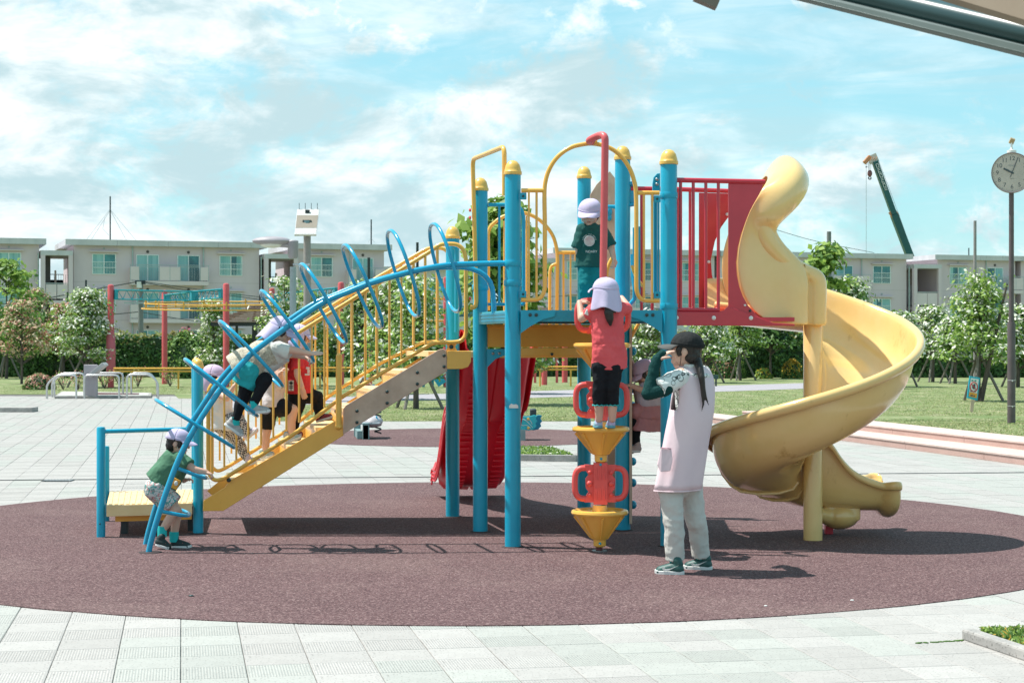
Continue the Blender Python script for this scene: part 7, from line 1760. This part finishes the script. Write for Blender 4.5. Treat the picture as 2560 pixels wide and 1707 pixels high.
# ---- planting gap in the paving behind the deck
pts = [G(*w(W10, x, y)) for x, y in ((1700, 985), (2315, 993), (2060, 912), (1700, 912))]
T = thing('planting_gap', sum(pts, V()) / 4, 'small kerbed grass gap in the paving seen between the posts', 'planting')
for i in range(4):
    a, b_ = pts[i], pts[(i + 1) % 4]; MB().bar(a + V((0, 0, .04)), b_ + V((0, 0, .04)), .12, .08).build('kerb', CONC, T, smooth=0)
MB().prism([p + V((0, 0, .01)) for p in pts], (0, 0, .03)).build('soil', mat('soil_green', (.12, .13, .07), 1), T, smooth=0)
g = np.random.default_rng(4); n = 2600; u_, v_ = g.uniform(.03, .97, n), g.uniform(.05, .95, n); A_, B_, C_, D_ = [np.array(p) for p in pts]
pq = ((1 - u_)[:, None] * ((1 - v_)[:, None] * A_ + v_[:, None] * D_) + u_[:, None] * ((1 - v_)[:, None] * B_ + v_[:, None] * C_)) + np.array([0, 0, .05]); pq[:, 2] += g.uniform(0, .05, n)
o = inst('grass', leaves(pq - np.array(T.location[:]), np.tile([0, -1., .3], (n, 1)), .03, [LG, LM, FW], g.choice(3, n, p=[.6, .32, .08]), 4, .3)); o.parent = T; o['kind'] = 'stuff'
# ---- planter corner at the lower right
PQ = [G(2418, 1596), G(2600, 1660), G(2760, 1640), G(2520, 1580)]
a = G(2420, 1597); b_ = G(2640, 1672); c = G(2700, 1583)
T = thing('planter_edge', a, 'corner of a kerbed weedy planting bed at the lower right', 'planter')
MB().bar(a + V((0, 0, .025)), b_ + V((0, 0, .025)), .075, .06).build('kerb_stone', CONC, T, smooth=0, bevel=.012); MB().bar(a + V((0, 0.02, .02)), c + V((0, .02, .02)), .05, .045).build('kerb_stone', CONC, T, smooth=0, bevel=.01)
MB().prism([a + V((.05, .0, .004)), b_ + V((.05, .03, .004)), c + V((.2, .0, .004)), c + V((0, .02, .004))], (0, 0, .02)).build('soil', mat('soil_dark', (.10, .10, .06), 1, (.16, .15, .09), vs=30), T, smooth=0)
n = 1500; u_, v_ = g.uniform(.03, 1, n), g.uniform(0, 1, n); A_, B_, C_ = np.array(a), np.array(b_), np.array(c)
pq = A_ + u_[:, None] * ((1 - v_)[:, None] * (B_ - A_) + v_[:, None] * (C_ - A_)) + np.array([.06, .02, .03]); pq[:, 2] += g.uniform(0, .03, n)
o = inst('weeds', leaves(pq - np.array(T.location[:]), np.tile([0, -1., .5], (n, 1)), .016, [LG, LM, FY], g.choice(3, n, p=[.55, .38, .07]), 6, .3)); o.parent = T; o['kind'] = 'stuff'
# moss in one joint
m0 = MB(); a, b_ = G(2292, 1608), G(2408, 1601)
for k in range(40): t = RN.random(); p = a.lerp(b_, t); m0.ell(p + V((0, RN.uniform(-.008, .008), .002)), (RN.uniform(.006, .014), .005, .005), seg=6, rings=4)
m0.build('moss', LM, label='strip of moss in a paving joint near the planting bed', cat='moss')
# small litter and pebbles on the rubber
for x, y, r, mm, lb in ((478, 1492, .012, BOLTD, 'black scrap lying on the rubber at lower left'), (1914, 1517, .007, LACE, 'white pebble on the rubber right of the shoes'), (2130, 1503, .008, LACE, 'white pebble on the rubber near the lower right edge')):
    MB().ell(G(x, y) + V((0, 0, .008)), (r * 1.5, r, r * .6), seg=8, rings=5).build('pebble', mm, label=lb, cat='pebble')

# ---- canopy over the photographer: steel beam and soffit, top right
T = thing('canopy', (1.2, 4.2, 2.4), 'blurred grey steel beam of a canopy crossing the top right corner', 'canopy'); cdp = 5.0
BM = mat('beam_grey', (.16, .20, .20), .5); BMD = mat('beam_dark', (.03, .075, .085), .35)
a0, a1 = P(1900, -30, 5.4), P(2700, 170, 4.6)
b0_, b1_ = P(2060, -40, 5.4), P(2700, 118, 4.6)
ex = (a1 - a0).normalized()
MB().prism([a0 - ex * 1.5, a1 + ex * 1.0, a1 + ex + (b1_ - a1) * .62, a0 - ex * 1.5 + (b0_ - a0) * .45], (0, .05, 0)).build('beam', BM, T, smooth=0, bevel=.004)
u0, u1 = a0 + (b0_ - a0) * .40, a1 + (b1_ - a1) * .66
MB().tube([u0 - ex * 1.5 + V((0, .02, .03)), u1 + ex + V((0, .02, .03))], .032, 14).build('beam_tube', BMD, T)
s0_ = [P(2330, -20, 4.6), P(2760, 110, 4.2), P(2760, -200, 4.2), P(2400, -200, 4.6)]
MB().prism(s0_, (0, .06, 0)).build('soffit_board', mat('brown_soffit', (.30, .22, .17), .8, (.36, .28, .22), vs=3), T, smooth=0)
MB().box(P(1770, -8, 5.2), (.07, .05, .05), M=Mx.Rotation(.4, 3, 'Y')).build('hanging_fitting', mat('brown_fitting', (.20, .16, .14), .6), T, smooth=0)
